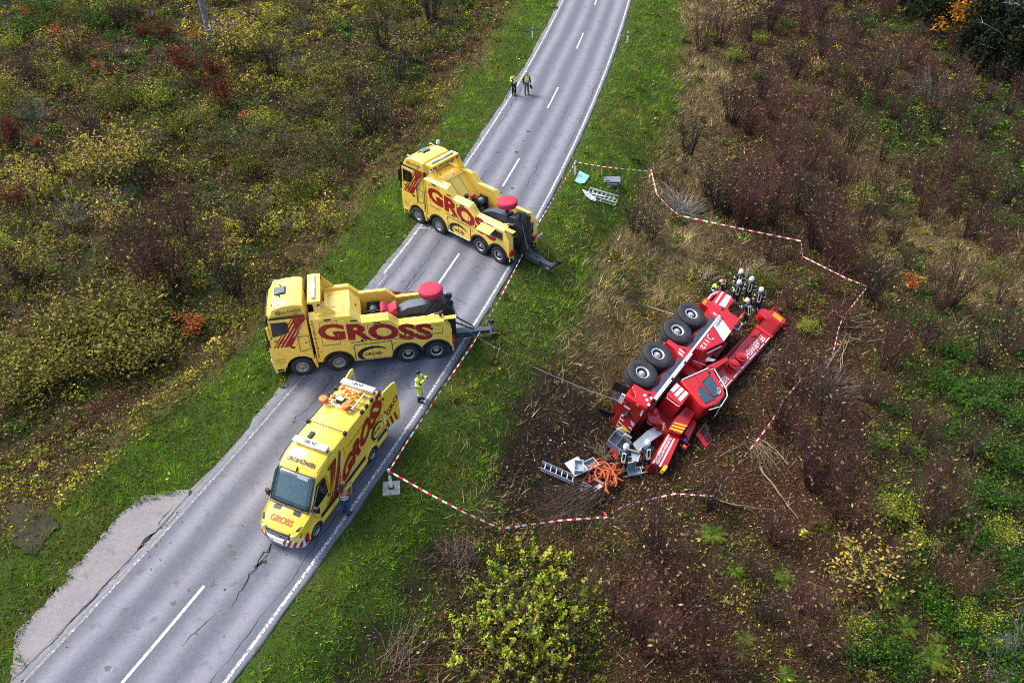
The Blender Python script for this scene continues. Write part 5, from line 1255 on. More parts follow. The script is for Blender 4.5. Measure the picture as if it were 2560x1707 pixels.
    bpan('lift_cylinder_guard', -1.6, 2.4, -.80, -.64, -.30, .20, RED_DK); mb = MB(); mb.tube([(-2.0, 0, 3.1), (1.2, 0, 3.85)], [.17, .15], 12); build('lift_cylinder', mb, RED_DK, T)
    mb = MB(); mb.prism_y([(-2.3, 3.05), (-.75, 3.62), (-.95, 3.80), (-2.0, 3.52)], .50, 1.0); build('side_step', mb, RED, T, bevel=.03)
    mb = MB(); mb.lathe([(.40, -.10), (.40, -.06), (.30, -.04), (.30, .04), (.40, .06), (.40, .10)], 22, Matrix.Translation((4.75, .30, 3.98)) @ ROTX); build('boom_head_sheave', mb, RED, T)
    mb = MB(); mb.lathe([(.40, -.10), (.40, -.06), (.30, -.04), (.30, .04), (.40, .06), (.40, .10)], 22, Matrix.Translation((4.75, .02, 3.98)) @ ROTX); build('boom_head_sheave', mb, RED, T)
    mb = MB(); mb.prism_y([(4.6, 4.1), (5.3, 4.0), (5.55, 4.3), (5.45, 5.1), (5.0, 5.15), (4.8, 4.9)], -.36, .36); build('boom_head', mb, RED, T, bevel=.03)
    mb = MB(); mb.tube([(5.2, .3, 4.1), (5.75, .34, 4.15), (5.85, .34, 4.5)], .05, 8); build('jib_bracket', mb, RED, T); mb = MB(); mb.box((5.85, .34, 4.62), (.22, .2, .26)); build('head_lamp', mb, BLACK, T, bevel=.04)
    for k in range(3): dec('warning_stripe', [(5.02 + .14 * k, 4.3), (5.09 + .14 * k, 4.3), (5.05 + .14 * k, 4.9), (4.98 + .14 * k, 4.9)], .365, YSTRIPE)
    mb = MB(); mb.tube([(5.3, .1, 5.1), (5.5, .1, 5.3)], .05, 6); mb.tube([(5.0, .1, 5.15), (5.1, .1, 5.4)], .05, 6); build('hook_block', mb, RED, T)
    mb = MB(); mb.tube([(2.3, .48, 4.05), (2.6, .50, 4.25), (2.4, .50, 4.6), (1.7, .48, 4.75)], .03, 6); build('red_strap', mb, LAMP_RED, T)
    # dark framed panel torn off the roof side
    c = [Vector((-5.63, .02, 4.63)), Vector((-4.70, .02, 4.65)), Vector((-5.28, .02, 5.44)), Vector((-5.95, .02, 5.37))]; c = [c[1], c[2], c[3], c[0]]
    plate('catwalk_frame', c, RED, T, .05)
    for (u0, u1) in ((.08, .46), (.54, .92)):
        q = [c[0].lerp(c[3], .1).lerp(c[1].lerp(c[2], .1), u0), c[0].lerp(c[3], .1).lerp(c[1].lerp(c[2], .1), u1), c[0].lerp(c[3], .62).lerp(c[1].lerp(c[2], .62), u1), c[0].lerp(c[3], .62).lerp(c[1].lerp(c[2], .62), u0)]
        q = [p + Vector((0, .056, 0)) for p in q]
        plate('catwalk_mesh', q, LET_BLK, T, .01)
    mb = MB(); mb.tube([(-4.85, .25, 4.66), (-5.10, .25, 5.0)], .03, 6); build('handrail', mb, LET_BLK, T)
    return T
crane = make_crane()
# ================================================================= people
def skin_mesh(name, verts, edges, radii, m, parent, root=0, sub=1):
    me = bpy.data.meshes.new(name); me.from_pydata([tuple(v) for v in verts], edges, [])
    o = link(bpy.data.objects.new(name, me))
    md = o.modifiers.new('skin', 'SKIN'); md.branch_smoothing = .6; md.use_smooth_shade = True
    sk = me.skin_vertices[0].data
    for i, r in enumerate(radii):
        sk[i].radius = (r, r) if not isinstance(r, tuple) else r
        sk[i].use_root = (i == root)
    if sub: s_ = o.modifiers.new('sub', 'SUBSURF'); s_.levels = sub; s_.render_levels = sub
    dg = bpy.context.evaluated_depsgraph_get(); dg.update()
    m2 = bpy.data.meshes.new_from_object(o.evaluated_get(dg))
    bpy.data.objects.remove(o); m2.name = name
    m2.materials.clear(); m2.materials.append(m); m2.shade_smooth()
    return link(bpy.data.objects.new(name, m2), parent)

def person(label, loc, face, pose='stand', outfit='fire', h=1.80, lean=0., group=None, arms=None, head_turn=0., seed=0):
    """figure looking along local +x; joints in metres for a 1.80 m body"""
    rnd = random.Random(seed); k = h / 1.80
    T = thing('person', label, 'person', loc, (0, 0, face), group)
    T.scale = (k, k, k)
    J = {}
    hipz, st = .95, .11
    if pose == 'crouch': hipz = .62
    bend = lean
    def up(z, fx=0.): # point on the spine, leaning forward by `bend`
        t = z - hipz; return Vector((math.sin(bend) * t + fx, 0, hipz + math.cos(bend) * t))
    J['pel'] = Vector((0, 0, hipz)); J['waist'] = up(hipz + .18); J['chest'] = up(hipz + .40); J['neck'] = up(hipz + .56); 
    hb = up(hipz + .66); J['head'] = hb + Vector((.02, 0, .0)); J['crown'] = up(hipz + .80) + Vector((.01, 0, 0))
    for s, n in ((1, 'l'), (-1, 'r')):
        J['hip' + n] = Vector((0, s * .095, hipz - .04))
        if pose == 'crouch':
            J['kn' + n] = Vector((.30 if s > 0 else .12, s * .16, .46)); J['an' + n] = Vector((.02 if s > 0 else -.20, s * .15, .09))
        else:
            stp = rnd.uniform(-.10, .10)
            J['kn' + n] = Vector((.03 + stp * .5, s * st, .50)); J['an' + n] = Vector((-.02 + stp, s * (st + .02), .09))
        J['toe' + n] = J['an' + n] + Vector((.19, s * .03, -.05))
        J['sh' + n] = J['chest'] + Vector((0, s * .19, .08)) ; 
        a = (arms or {}).get(n, 'down')
        shp = J['sh' + n]
        if a == 'down': el, wr = shp + Vector((-.02, s * .07, -.30)), shp + Vector((.06, s * .09, -.55))
        elif a == 'hold': el, wr = shp + Vector((.06, s * .08, -.27)), shp + Vector((.30, -s * .06, -.22))
        elif a == 'phone': el, wr = shp + Vector((.12, s * .07, -.22)), shp + Vector((.34, -s * .08, .02))
        elif a == 'reach': el, wr = shp + Vector((.20, s * .05, -.20)), shp + Vector((.40, s * .0, -.36))
        elif a == 'low': el, wr = shp + Vector((.14, s * .06, -.26)), shp + Vector((.30, s * .02, -.48))
        J['el' + n], J['wr' + n] = el, wr
        d = (wr - el).normalized(); J['pa' + n] = wr + d * .085
    # continuous body
    V, E_, Rr = [], [], []
    def add(p, r, frm=None):
        V.append(p); Rr.append(r); i = len(V) - 1
        if frm is not None: E_.append((frm, i))
        return i
    pel = add(J['pel'], .13); wa = add(J['waist'], .12, pel); ch = add(J['chest'], .135, wa); ne = add(J['neck'], .055, ch); he = add(J['head'], .088, ne); cr = add(J['crown'], .072, he)
    for s, n in ((1, 'l'), (-1, 'r')):
        hp = add(J['hip' + n], .095, pel); kn = add(J['kn' + n], .062, hp); an = add(J['an' + n], .042, kn); add(J['an' + n] + Vector((.09, 0, -.045)), .022, an)
        sh = add(J['sh' + n], .062, ch); el = add(J['el' + n], .044, sh); wr = add(J['wr' + n], .030, el); add(J['pa' + n], .034, wr)
    body = skin_mesh('body', V, E_, Rr, SKIN, T)
    for s, n in ((1, 'l'), (-1, 'r')):      # five fingers per hand
        d = (J['pa' + n] - J['el' + n]).normalized(); side = d.cross(Vector((0, 0, 1)))
        side = side.normalized() if side.length > .1 else Vector((0, 1, 0))
        curl = Vector((0, 0, -1)) if abs(d.z) < .7 else Vector((1, 0, 0))
        mb = MB()
        for q, (off, L) in enumerate(((-.030, .062), (-.010, .072), (.010, .068), (.028, .052))):
            b0 = J['pa' + n] + side * off; mb.tube([b0, b0 + d * L * .55, b0 + d * L * .8 + curl * L * .35], [.010, .009, .008], 5)
        b0 = J['wr' + n] + d * .03 + side * .03 * s; mb.tube([b0, b0 + side * .03 * s + d * .03, b0 + side * .03 * s + d * .06 + curl * .02], [.011, .010, .009], 5)
        build('hand_fingers', mb, SKIN, T, smooth=60)
    # face
    Rh = Matrix.Rotation(head_turn, 3, 'Z'); hc = (J['head'] + J['crown']) / 2
    fd = Rh @ Vector((math.cos(bend), 0, -math.sin(bend))); sd = Rh @ Vector((0, 1, 0)); ud = fd.cross(sd)
    mb = MB(); mb.tube([hc + fd * .078, hc + fd * .10 - ud * .025, hc + fd * .082 - ud * .035], [.012, .015, .010], 6); build('nose', mb, SKIN, T)
    for s in (1, -1):
        mb = MB(); mb.ell(hc + fd * .078 + sd * .032 * s + ud * .012, (.008, .008, .006), 6, 5); build('eye', mb, LET_BLK, T)
        mb = MB(); mb.ell(hc + sd * .086 * s - ud * .01, (.015, .008, .028), 6, 5); build('ear', mb, SKIN, T)
    mb = MB(); mb.tube([hc + fd * .076 - ud * .055 + sd * .024, hc + fd * .083 - ud * .058, hc + fd * .076 - ud * .055 - sd * .024], .006, 5); build('mouth', mb, COVER_RED, T)
    # clothing grown from the same joints
    def garment(name, keys, m, grow, ends=None, sub=1):
        V, E_, Rr = [], [], []; idx = {}
        base = {'pel': .13, 'waist': .125, 'chest': .14, 'neck': .07, 'hip': .10, 'kn': .066, 'an': .05, 'sh': .068, 'el': .050, 'wr': .040, 'toe': .04}
        for p, fr in keys:
            stem = p if p in base else p[:-1]
            idx[p] = len(V); V.append(J[p] if p not in ('neck',) else J['neck'] - Vector((0, 0, .03))); Rr.append(base[stem] + grow)
            if fr: E_.append((idx[fr], idx[p]))
        return skin_mesh(name, V, E_, Rr, m, T, 0, sub)
    top = [('pel', None), ('waist', 'pel'), ('chest', 'waist'), ('neck', 'chest')]
    arm = [x for n in 'lr' for x in (('sh' + n, 'chest'), ('el' + n, 'sh' + n), ('wr' + n, 'el' + n))]
    legs = [('pel', None)] + [x for n in 'lr' for x in (('hip' + n, 'pel'), ('kn' + n, 'hip' + n), ('an' + n, 'kn' + n))]
    O = {'fire': (NAVY, NAVY), 'hivis': (HIVIS, HIVIS), 'vest_y': (CLOTH_BK, KHAKI), 'jacket_y': (HIVIS, CLOTH_BK), 'vest_o': (LEATHER, JEANS), 'black': (CLOTH_BK, CLOTH_BK), 'fire_y': (NAVY, NAVY)}[outfit]
    jk = garment('jacket', top + arm, O[0], .028 if outfit.startswith('fire') else .02); tr = garment('trousers', legs, O[1], .022)
    for n in 'lr':
        mb = MB(); a, t = J['an' + n], J['toe' + n]
        mb.loft([[(a + Vector((x, y, z)) + (Vector((0, 0, 0)))) [:] for x, y in ((-.05, -.045), (-.05, .045), (.05, .045), (.05, -.045))] for z in (.08, -.05)]); mb.loft([[(a + Vector((-.08, y, -.09)))[:] for y in (-.045, .045)] + [(a + Vector((-.08, y, -.02)))[:] for y in (.045, -.045)], [(a + Vector((.12, y, -.09)))[:] for y in (-.05, .05)] + [(a + Vector((.12, y, -.03)))[:] for y in (.05, -.05)], [(a + Vector((.22, y, -.09)))[:] for y in (-.035, .035)] + [(a + Vector((.22, y, -.055)))[:] for y in (.035, -.035)]])
        build('boot', mb, BOOT, T, bevel=.015)
    def band(a, b, t, r, m=REFL, w=.07, name='reflective_band', sq=1.0):
        a, b = Vector(a), Vector(b); c = a.lerp(b, t); d = (b - a).normalized()
        q = d.to_track_quat('Z', 'Y').to_matrix().to_4x4(); M = Matrix.Translation(c) @ q
        mb = MB(); mb.lathe([(r * .93, -w / 2 - .004), (r, -w / 2), (r, w / 2), (r * .93, w / 2 + .004)], 14, M, cap=False); return build(name, mb, m, T)
    def stripe(pts, w, m=REFL):
        mb = MB(); mb.tube(pts, w, 5); return build('reflective_band', mb, m, T)
    back = -1
    if outfit.startswith('fire'):
        g = .028
        for t in (-.1, .28): band(J['pel'], J['waist'], t - .25, .176, w=.055)
        for n in 'lr':
            band(J['el' + n], J['wr' + n], .55, .078); band(J['sh' + n], J['el' + n], .62, .088); band(J['kn' + n], J['an' + n], .55, .088, w=.05); band(J['kn' + n], J['an' + n], .78, .082, w=.04)
        f = Vector((math.cos(bend), 0, -math.sin(bend)))
        for sgn in (1, -1):
            for s in (1, -1):
                stripe([J['chest'] + f * .165 * sgn + Vector((0, s * .075, .06)), J['waist'] + f * .158 * sgn + Vector((0, s * .072, 0)), J['pel'] + f * .165 * sgn + Vector((0, s * .072, .02))], .026)
        stripe([J['chest'] - f * .168 + Vector((0, s * .10, .06)) for s in (-1, 0, 1)], .03, REFL_W)
        mb = MB(); mb.ell(J['chest'] + Vector((0, 0, .06)), (.166, .225, .10), 14, 8); build('yoke', mb, HIVIS if outfit == 'fire_y' else NAVY_L, T)
        for n in 'lr':
            mb = MB(); mb.ell(J['pa' + n], (.05, .05, .055), 8, 6); build('glove', mb, BOOT, T)
    elif outfit in ('hivis', 'jacket_y'):
        band(J['pel'], J['waist'], .35, .165, REFL_W); band(J['waist'], J['chest'], .5, .172, REFL_W)
        if outfit == 'hivis':
            for n in 'lr': band(J['kn' + n], J['an' + n], .1, .098, REFL_W); band(J['kn' + n], J['an' + n], .55, .092, NAVY, w=.2, name='knee_pad'); band(J['el' + n], J['wr' + n], .3, .078, NAVY, w=.07)
    elif outfit in ('vest_y', 'vest_o'):
        m_ = HIVIS if outfit == 'vest_y' else HIVIS_O
        V2 = garment('safety_vest', top + [('sh' + n, 'chest') for n in 'lr'], m_, .040); band(J['pel'], J['waist'], .5, .180, REFL_W); band(J['waist'], J['chest'], .35, .184, REFL_W)
    elif outfit == 'black':
        stripe([J['chest'] + Vector((.165, s * .13, .05)) for s in (-1, 0, 1)], .012, REFL_W)
        mb = MB(); mb.ell(J['chest'] + Vector((-.05, .0, .09)), (.11, .21, .07), 14, 8); build('neon_yoke', mb, HIVIS, T)
    hd = (J['crown'] - J['head']).normalized()
    if outfit in ('fire',) or outfit == 'fire_helmet':
        M = Matrix.Translation(hc + hd * .015) @ Matrix((fd, sd, ud)).transposed().to_4x4()
        hm = HELMET_Y if seed == 5 else HELMET
        mb = MB(); mb.lathe([(.150, -.035), (.155, -.02), (.142, .03), (.125, .085), (.085, .13), (.03, .148), (.002, .15)], 18, M, cap=True); hl = build('helmet', mb, hm, T, smooth=60)
        mb = MB(); mb.ell(M @ Vector((.0, 0, .13)), (.13, .022, .05), 12, 6, Matrix((fd, sd, ud)).transposed()); build('helmet_crest', mb, hm, hl)
        mb = MB(); mb.tube([M @ Vector((.12 * math.cos(a), .12 * math.sin(a), .02)) for a in np.linspace(-1, 1, 9)], .025, 6); build('visor', mb, GLASS_DK, hl)
        mb = MB(); mb.tube([M @ Vector((-.115 * math.cos(a), .115 * math.sin(a), -.08)) for a in np.linspace(-.9, .9, 7)], [.035] * 7, 6); build('neck_guard', mb, LGREY, hl)
    else:
        hair = {'vest_o': HAIR, 'black': HAIR, 'fire_y': HAIR, 'vest_y': LGREY}.get(outfit, HAIR_D)
        mb = MB(); mb.ell(hc - fd * .014 + hd * .03, (.098, .094, .098), 14, 10); hr = build('cap' if outfit == 'hivis' else 'hair', mb, LET_BLK if outfit == 'hivis' else hair, T)
        if outfit == 'vest_o':
            mb = MB(); mb.tube([hc - fd * .06, hc - fd * .12 - ud * .12, hc - fd * .13 - ud * .26], [.09, .085, .05], 10); build('long_hair', mb, HAIR, hr)
    return T, J

def feet(px, py): return at(px, py)
def by_head(px, py, up=1.66): 
    p = at(px, py, up); return Vector((p.x, p.y, float(hg(p.x, p.y))))
GF = 'firefighters standing by the crane cab'
def K(x, y): return (1740 + x * .127524, 660 + y * .127524)
p1, J1 = person('person in hi-vis jacket and black trousers standing behind a tripod', feet(1285, 238), rad(-80), outfit='jacket_y', arms={'l': 'hold', 'r': 'hold'}, seed=1)
p2, J2 = person('person in yellow safety vest and grey trousers carrying a camera', feet(1316, 236), rad(-75), outfit='vest_y', arms={'l': 'down', 'r': 'down'}, seed=2, h=1.84)
p3, J3 = person('person in full hi-vis yellow suit and black cap looking at a phone', feet(1052, 1000), rad(-20), outfit='hivis', arms={'l': 'phone', 'r': 'phone'}, seed=3, h=1.86)
p4, J4 = person('person with long brown hair in orange vest and jeans taking a picture', feet(870, 1280), rad(55), outfit='vest_o', arms={'l': 'phone', 'r': 'phone'}, seed=4, h=1.74)
for (hx, hy), face, arms, lb, sd, ln, of in (
    (K(880, 160), -95, {'l': 'down', 'r': 'down'}, 'firefighter standing at the back of the group, farthest from the crane cab', 11, .05, 'fire'),
    (K(845, 370), -100, {'l': 'down', 'r': 'hold'}, 'firefighter in dark turnout coat with hand on hip beside the windscreen pillar', 12, .05, 'fire'),
    (K(1090, 310), -105, {'l': 'down', 'r': 'down'}, 'firefighter standing upright in the middle of the group at the crane cab', 13, .03, 'fire'),
    (K(1280, 515), -110, {'l': 'down', 'r': 'down'}, 'firefighter facing the boom tip with arms hanging at the edge of the group', 14, .06, 'fire')):
    person(lb, by_head(hx, hy), rad(face), outfit=of, arms=arms, seed=sd, lean=ln, group=GF, h=1.86)
person('firefighter in pale yellow helmet bending between crane cab and boom', by_head(*K(1050, 800), 1.58), rad(115), outfit='fire', arms={'l': 'reach', 'r': 'down'}, seed=5, lean=.30, group=GF, h=1.86)
person('bare-headed firefighter in neon yellow shoulders looking at the cab underside', by_head(*K(380, 370), 1.60), rad(-60), outfit='fire_y', arms={'l': 'low', 'r': 'low'}, seed=6, lean=.25, group=GF, h=1.82)
person('bare-headed person in black jacket with silver chest line behind the crane cab', by_head(*K(540, 300), 1.64), rad(-90), outfit='black', seed=7, group=GF, h=1.86)
def G3(x, y): return (1520 + x * .204082, 880 + y * .204082)
GL = 'firefighters sorting the spilled equipment'
person('firefighter with back turned standing over the orange hose pile', by_head(*G3(210, 1205), 1.58), rad(70), outfit='fire', arms={'l': 'low', 'r': 'down'}, seed=8, lean=.22, group=GL, h=1.80)
person('firefighter reaching down to the grey boxes beside the striped counterweight', by_head(*G3(500, 1180), 1.50), rad(100), outfit='fire', arms={'l': 'low', 'r': 'low'}, seed=9, lean=.30, group=GL, h=1.80)

# things they hold
def held(name, label, cat, P, J, keys, m, size, T):
    M = T.matrix_basis
    c = (J[keys[0]] + J[keys[1]]) / 2 + Vector((.05, 0, .0)); w = M @ c
    mb = MB(); mb.box((0, 0, 0), size); o = build(name, mb, m, bevel=.01); o.location = w; o.rotation_euler = T.rotation_euler; return tag(o, label, cat)
held('phone', 'phone held up by the person in full hi-vis suit', 'phone', p3, J3, ('pal', 'par'), BLACK, (.02, .16, .09), p3)
held('camera', 'small pink-cased camera held by the person in orange vest', 'camera', p4, J4, ('pal', 'par'), mat('pink_case', (.55, .12, .25), .5), (.04, .16, .10), p4)
# big camera hanging from the second man's left hand
w = p2.matrix_basis @ (J2['pal'] + Vector((.03, .02, -.06))); cm = thing('camera', 'black video camera hanging from a hand beside grey trousers', 'camera', w, p2.rotation_euler)
mb = MB(); mb.box((0, 0, -.10), (.30, .14, .18)); build('camera_body', mb, BLACK, cm, bevel=.02); mb = MB(); mb.tube([(.15, 0, -.12), (.30, 0, -.13)], [.055, .07], 12); build('lens', mb, GLASS_DK, cm); mb = MB(); mb.tube([(.1, 0, -.01), (.1, 0, .06), (-.1, 0, .06), (-.1, 0, -.01)], .014, 6); build('carry_handle', mb, BLACK, cm)
# tripod with camera
tp = at(1281, 246); tr = thing('tripod', 'black camera tripod standing at the left road edge', 'tripod', tp, (0, 0, rad(-80)))
for a in (30, 150, 270):
    mb = MB(); mb.tube([(0, 0, 1.22), (.48 * math.cos(rad(a)), .48 * math.sin(rad(a)), 0)], [.03, .022], 6); build('leg', mb, BLACK, tr)
mb = MB(); mb.tube([(0, 0, 1.15), (0, 0, 1.40)], .03, 8); build('centre_column', mb, BLACK, tr)
tc_ = thing('camera', 'black camera mounted on the tripod', 'camera', tp + Vector((0, 0, 1.40)), (0, 0, rad(-80)))
mb = MB(); mb.box((0, 0, .09), (.26, .14, .16)); build('camera_body', mb, BLACK, tc_, bevel=.02); mb = MB(); mb.tube([(.13, 0, .09), (.26, 0, .09)], [.05, .06], 12); build('lens', mb, GLASS_DK, tc_)
# ================================================================= delineator posts, tape, ropes
def delineator(p, label, h=1.05, base=False):
    T = thing('road_marker_post', label, 'marker post', p, (0, 0, rad(random.uniform(-15, 15))))
    sec = [(-.06, -.045), (.06, -.045), (.06, .02), (.02, .06), (-.02, .06), (-.06, .02)]
    mb = MB(); z0 = .0
    mb.loft([[(x, y, -.1) for x, y in sec], [(x, y, h - .08) for x, y in sec], [(x * .9, y * .9 + .0, h + (.0 if y < 0 else -.05)) for x, y in sec]]); build('post', mb, WHITE_P, T, bevel=.006)
    mb = MB(); mb.loft([[(x * 1.04, y * 1.04, z) for x, y in sec] for z in (h - .38, h - .16)]); b = build('black_band', mb, LET_BLK, T)
    mb = MB(); mb.b2(-.022, .022, -.050, -.046, h - .34, h - .20); build('reflector', mb, LAMP_CLR, b)
    if base:
        mb = MB(); mb.b2(-.36, .36, -.36, .36, -.06, .09); build('concrete_base', mb, CONC, T, bevel=.02)
        mb = MB(); mb.b2(-.11, .11, -.09, .10, .085, .16); build('socket', mb, STEEL, T, bevel=.01)
    return T
POST_N = at(979, 1222); POST_M = at(1437, 439)
delineator(at(1331, 97), 'white marker post on the grass verge left of the road behind the two camera men')
delineator(at(1568, 108), 'white marker post on the right grass verge with no tape tied to it')
delineator(POST_M, 'white marker post with barrier tape tied to its top beside the broken windscreen', 1.12)
delineator(POST_N, 'white marker post standing in a square concrete base with barrier tape tied on', 1.30, True)

def tape(label, pts, w=.062, sag=.0, name='barrier_tape', seg=.22):
    """ribbon through 3-D points, red and white blocks"""
    pts = [Vector(p) for p in pts]; S = []
    for a, b in zip(pts[:-1], pts[1:]):
        n = max(2, int((b - a).length / .11)); L = (b - a).length
        for k in range(n):
            t = k / n; p = a.lerp(b, t); p.z -= sag * L * 4 * t * (1 - t) * .02
            S.append(p)
    S.append(pts[-1]); mb = MB(); dist = 0; n = len(S)
    top, bot = [], []
    for i, p in enumerate(S):
        tw = .55 * math.sin(i * .11) + .25 * math.sin(i * .31 + 1)
        t = (S[min(i + 1, n - 1)] - S[max(i - 1, 0)]); t.z = 0; t = t.normalized() if t.length > 1e-6 else Vector((1, 0, 0))
        side = Vector((-t.y, t.x, 0)); side = side if side.y > 0 else -side; d = (Vector((0, 0, 1)) * math.cos(.75 + .6 * tw) + side * math.sin(.75 + .6 * tw)); top.append(p + d * w / 2); bot.append(p - d * w / 2)
    mb.v = [tuple(q) for q in top + bot]
    for i in range(n - 1):
        mb.cur = int(dist / seg) % 2; dist += (S[i + 1] - S[i]).length
        mb.f.append([i, n + i, n + i + 1, i + 1]); mb.m.append(mb.cur)
    o = build(name, mb, [TAPE_R, TAPE_W], smooth=0)
    return tag(o, label, 'barrier tape', 'runs of red and white barrier tape')

def above(px, py, z): return at(px, py, z)
TN = POST_N + Vector((0, 0, 1.15)); TM = POST_M + Vector((0, 0, 1.0))
mid1 = at(1180, 870, .55); mid2 = at(1300, 655, .55)
tape('long tape strung along the right road edge between the two taped marker posts', [TN, at(1020, 1100, .85), at(1100, 980, .6), at(1183, 858, .5), at(1253, 740, .55), at(1302, 645, .6), at(1345, 560, .8), TM], seg=.25)
def Z7(x, y): return (1380 + x * .34864, 380 + y * .34864)
def Z8(x, y): return (1900 + x * .38261, 600 + y * .38261)
def stake(p, label, h=1.1, lean=(0, 0), r=.025):
    T = thing('stake', label, 'stake', p); mb = MB(); mb.tube([(0, 0, -.15), (lean[0] * .5, lean[1] * .5, h * .5), (lean[0], lean[1], h)], [r, r * .95, r * .8], 7); build('stick', mb, WOOD, T)
    mb = MB(); mb.tube([(lean[0] * .9, lean[1] * .9 - .02, h - .1), (lean[0] * .92, lean[1] * .9, h - .02)], r * 1.8, 7); build('tape_knot', mb, TAPE_W, T); return T
A1 = at(*Z7(700, 235)); stake(A1, 'thin wooden stake with a knotted tape end at the edge of the dry grass', 1.15)
A1t = A1 + Vector((0, 0, 1.05)); A2t = at(*Z7(912, 455), .7); A3t = at(*Z7(1785, 638), 1.0); A4t = at(*Z7(1797, 748), .9); A5t = at(*Z7(2110, 905), .95); A6t = at(*Z7(2262, 965), 1.0)
tape('tape from the marker post by the broken windscreen to the wooden stake', [TM, A1t], sag=1)
mb_pts = [A1t, A1t + Vector((-.1, -.05, -.35)), A1t + Vector((-.16, -.02, -.7))]
tape('loose tape end hanging down from the wooden stake', mb_pts, w=.1)
tape('tape sagging round the brush pile from the wooden stake', [A1t, at(*Z7(750, 300), .9), at(*Z7(830, 390), .75), A2t])
tape('tape stretched straight in front of the bare reddish shrubs', [A2t, at(*Z7(1400, 560), .8), A3t], w=.075, seg=.3)
tape('short tape piece dropping steeply at the bare shrub row', [A3t, A4t])
tape('tape running from the bare shrubs down to the far corner shrub', [A4t, A5t, A6t])
B1 = at(*Z8(540, 510), .95); B2 = at(*Z8(515, 575), .9); B3 = at(*Z8(470, 770), .85); B4 = at(*Z8(290, 890), .9); B5 = at(*Z8(150, 1045), .9); B6 = at(*Z8(120, 1120), .95); B7 = at(*Z8(0, 1285), .9)
tape('tape falling from the far corner shrub beside the cut branches', [A6t, B1])
tape('tape bending round the heap of cut branches', [B1, B2, B3, B4, B5, B6])
def Z5(x, y): return (1500 + x * .45068, 1100 + y * .45068)
B8 = at(*Z5(650, 275), .85); B9 = at(*Z5(620, 310), .7); B10 = at(*Z5(420, 295), .7); B11 = at(*Z5(170, 350), .65); B12 = at(*Z5(60, 400), .6); B13 = at(1520, 1292, .6); B14 = at(1252, 1321, .75)
tape('tape running along the slope from the tall bare shrubs to the thin bare shrub', [B6, B7, B8], w=.08, seg=.3)
tape('low tape half hidden in twigs below the spilled equipment', [B8, B9, B10, B11, B12])
tape('tape passing the brushwood below the red and white board', [B12 + Vector((-.3, 0, 0)), B13, at(1400, 1300, .65), B14], w=.08)
tape('tape from the concrete-based marker post down to the dry brushwood', [TN, at(1075, 1235, .9), at(1160, 1280, .8), B14], w=.07)

ROPE = mat('steel_wire_rope', (.30, .31, .32), .45, metal=.5, var=.2, scale=30)
def rope(label, pts, sag=0., r=.014):
    pts = [Vector(p) for p in pts]; S = []
    for a, b in zip(pts[:-1], pts[1:]):
        n = max(3, int((b - a).length / .6))
        for k in range(n):
            t = k / n; p = a.lerp(b, t); p.z -= sag * 4 * t * (1 - t); S.append(p)
    S.append(pts[-1]); mb = MB(); mb.tube(S, r, 5); return tag(build('winch_rope', mb, ROPE), label, 'rope', 'winch ropes of the tow trucks')
ta = truck_a.matrix_basis; tb = truck_b.matrix_basis
rear_hook = cw(-7.45, .85, 1.05)
rope('steel winch rope from the front tow truck to the crane rear', [ta @ Vector((-7.3, .3, 2.75)), ta @ Vector((-8.35, .32, .45)), rear_hook], .35)
rope('steel winch rope slack over the grass towards the crane front wheels', [tb @ Vector((-7.28, .3, 2.75)), tb @ Vector((-7.9, .45, 1.2)), at(1345, 640, .1), at(1420, 700, .08), at(1520, 742, .25), at(1620, 765, .5), cw(.2, .9, .9)], .05)
rope('second steel rope from the far tow truck lying in the verge grass', [tb @ Vector((-7.28, -.3, 2.75)), tb @ Vector((-7.7, -.5, 1.5)), at(1400, 625, .05), at(1450, 700, .04), at(1540, 745, .05)], .05)
mb = MB(); mb.tube([(0, 0, 0), (.12, 0, 0), (.2, .06, 0), (.2, .16, 0), (.1, .2, 0), (.03, .14, 0)], .03, 7)
hk = build('rope_hook', mb, RED); hk.matrix_world = Matrix.Translation(rear_hook) @ Euler((.4, .2, .6)).to_matrix().to_4x4(); tag(hk, 'red hook on the rope end at the crane rear', 'hook')

# ================================================================= things laid out on the verge
def on_ground(px, py): return at(px, py)
def slope_frame(p, rz):
    e = .4; n = Vector((-(float(hg(p.x + e, p.y)) - float(hg(p.x - e, p.y))) / (2 * e), -(float(hg(p.x, p.y + e)) - float(hg(p.x, p.y - e))) / (2 * e), 1)).normalized()
    x = Vector((math.cos(rz), math.sin(rz), 0)); x = (x - n * x.dot(n)).normalized(); y = n.cross(x)
    return Matrix((x, y, n)).transposed()
def place(T, px, py, rz, lift=0.):
    p = on_ground(px, py); T.matrix_world = Matrix.Translation(p + Vector((0, 0, lift))) @ slope_frame(p, rz).to_4x4(); return T
def Z9(x, y): return (1380 + x * .19345, 380 + y * .19345)
gp = [on_ground(*Z9(x, y)) for x, y in ((350, 260), (485, 335), (420, 425), (360, 430), (288, 395))]
c0 = sum(gp, Vector()) / 5
T = thing('windscreen_pane', 'shattered turquoise windscreen pane lying on the grass by a marker post', 'windscreen', c0 + Vector((0, 0, .10)))
mb = MB(); n = len(gp); ring = [tuple(p - c0 + Vector((0, 0, .03 if i in (1, 2) else .0))) for i, p in enumerate(gp)]
mb.loft([ring, [(x, y, z + .012) for x, y, z in ring]])
build('glass', mb, mat('shattered_turquoise_glass', (.22, .52, .52), .35, var=.35, scale=40, bump=.5, bscale=60), T)
mb = MB(); mb.tube([Vector(ring[0]) + Vector((-.06, .05, .25)), Vector(ring[0]), Vector(ring[4]), Vector(ring[4]) + Vector((-.05, -.12, -.05))], .03, 6); build('rubber_seal', mb, BLACK, T)
PANEL_DK = mat('anthracite_panel', (.075, .085, .105), .5, var=.15, scale=5)
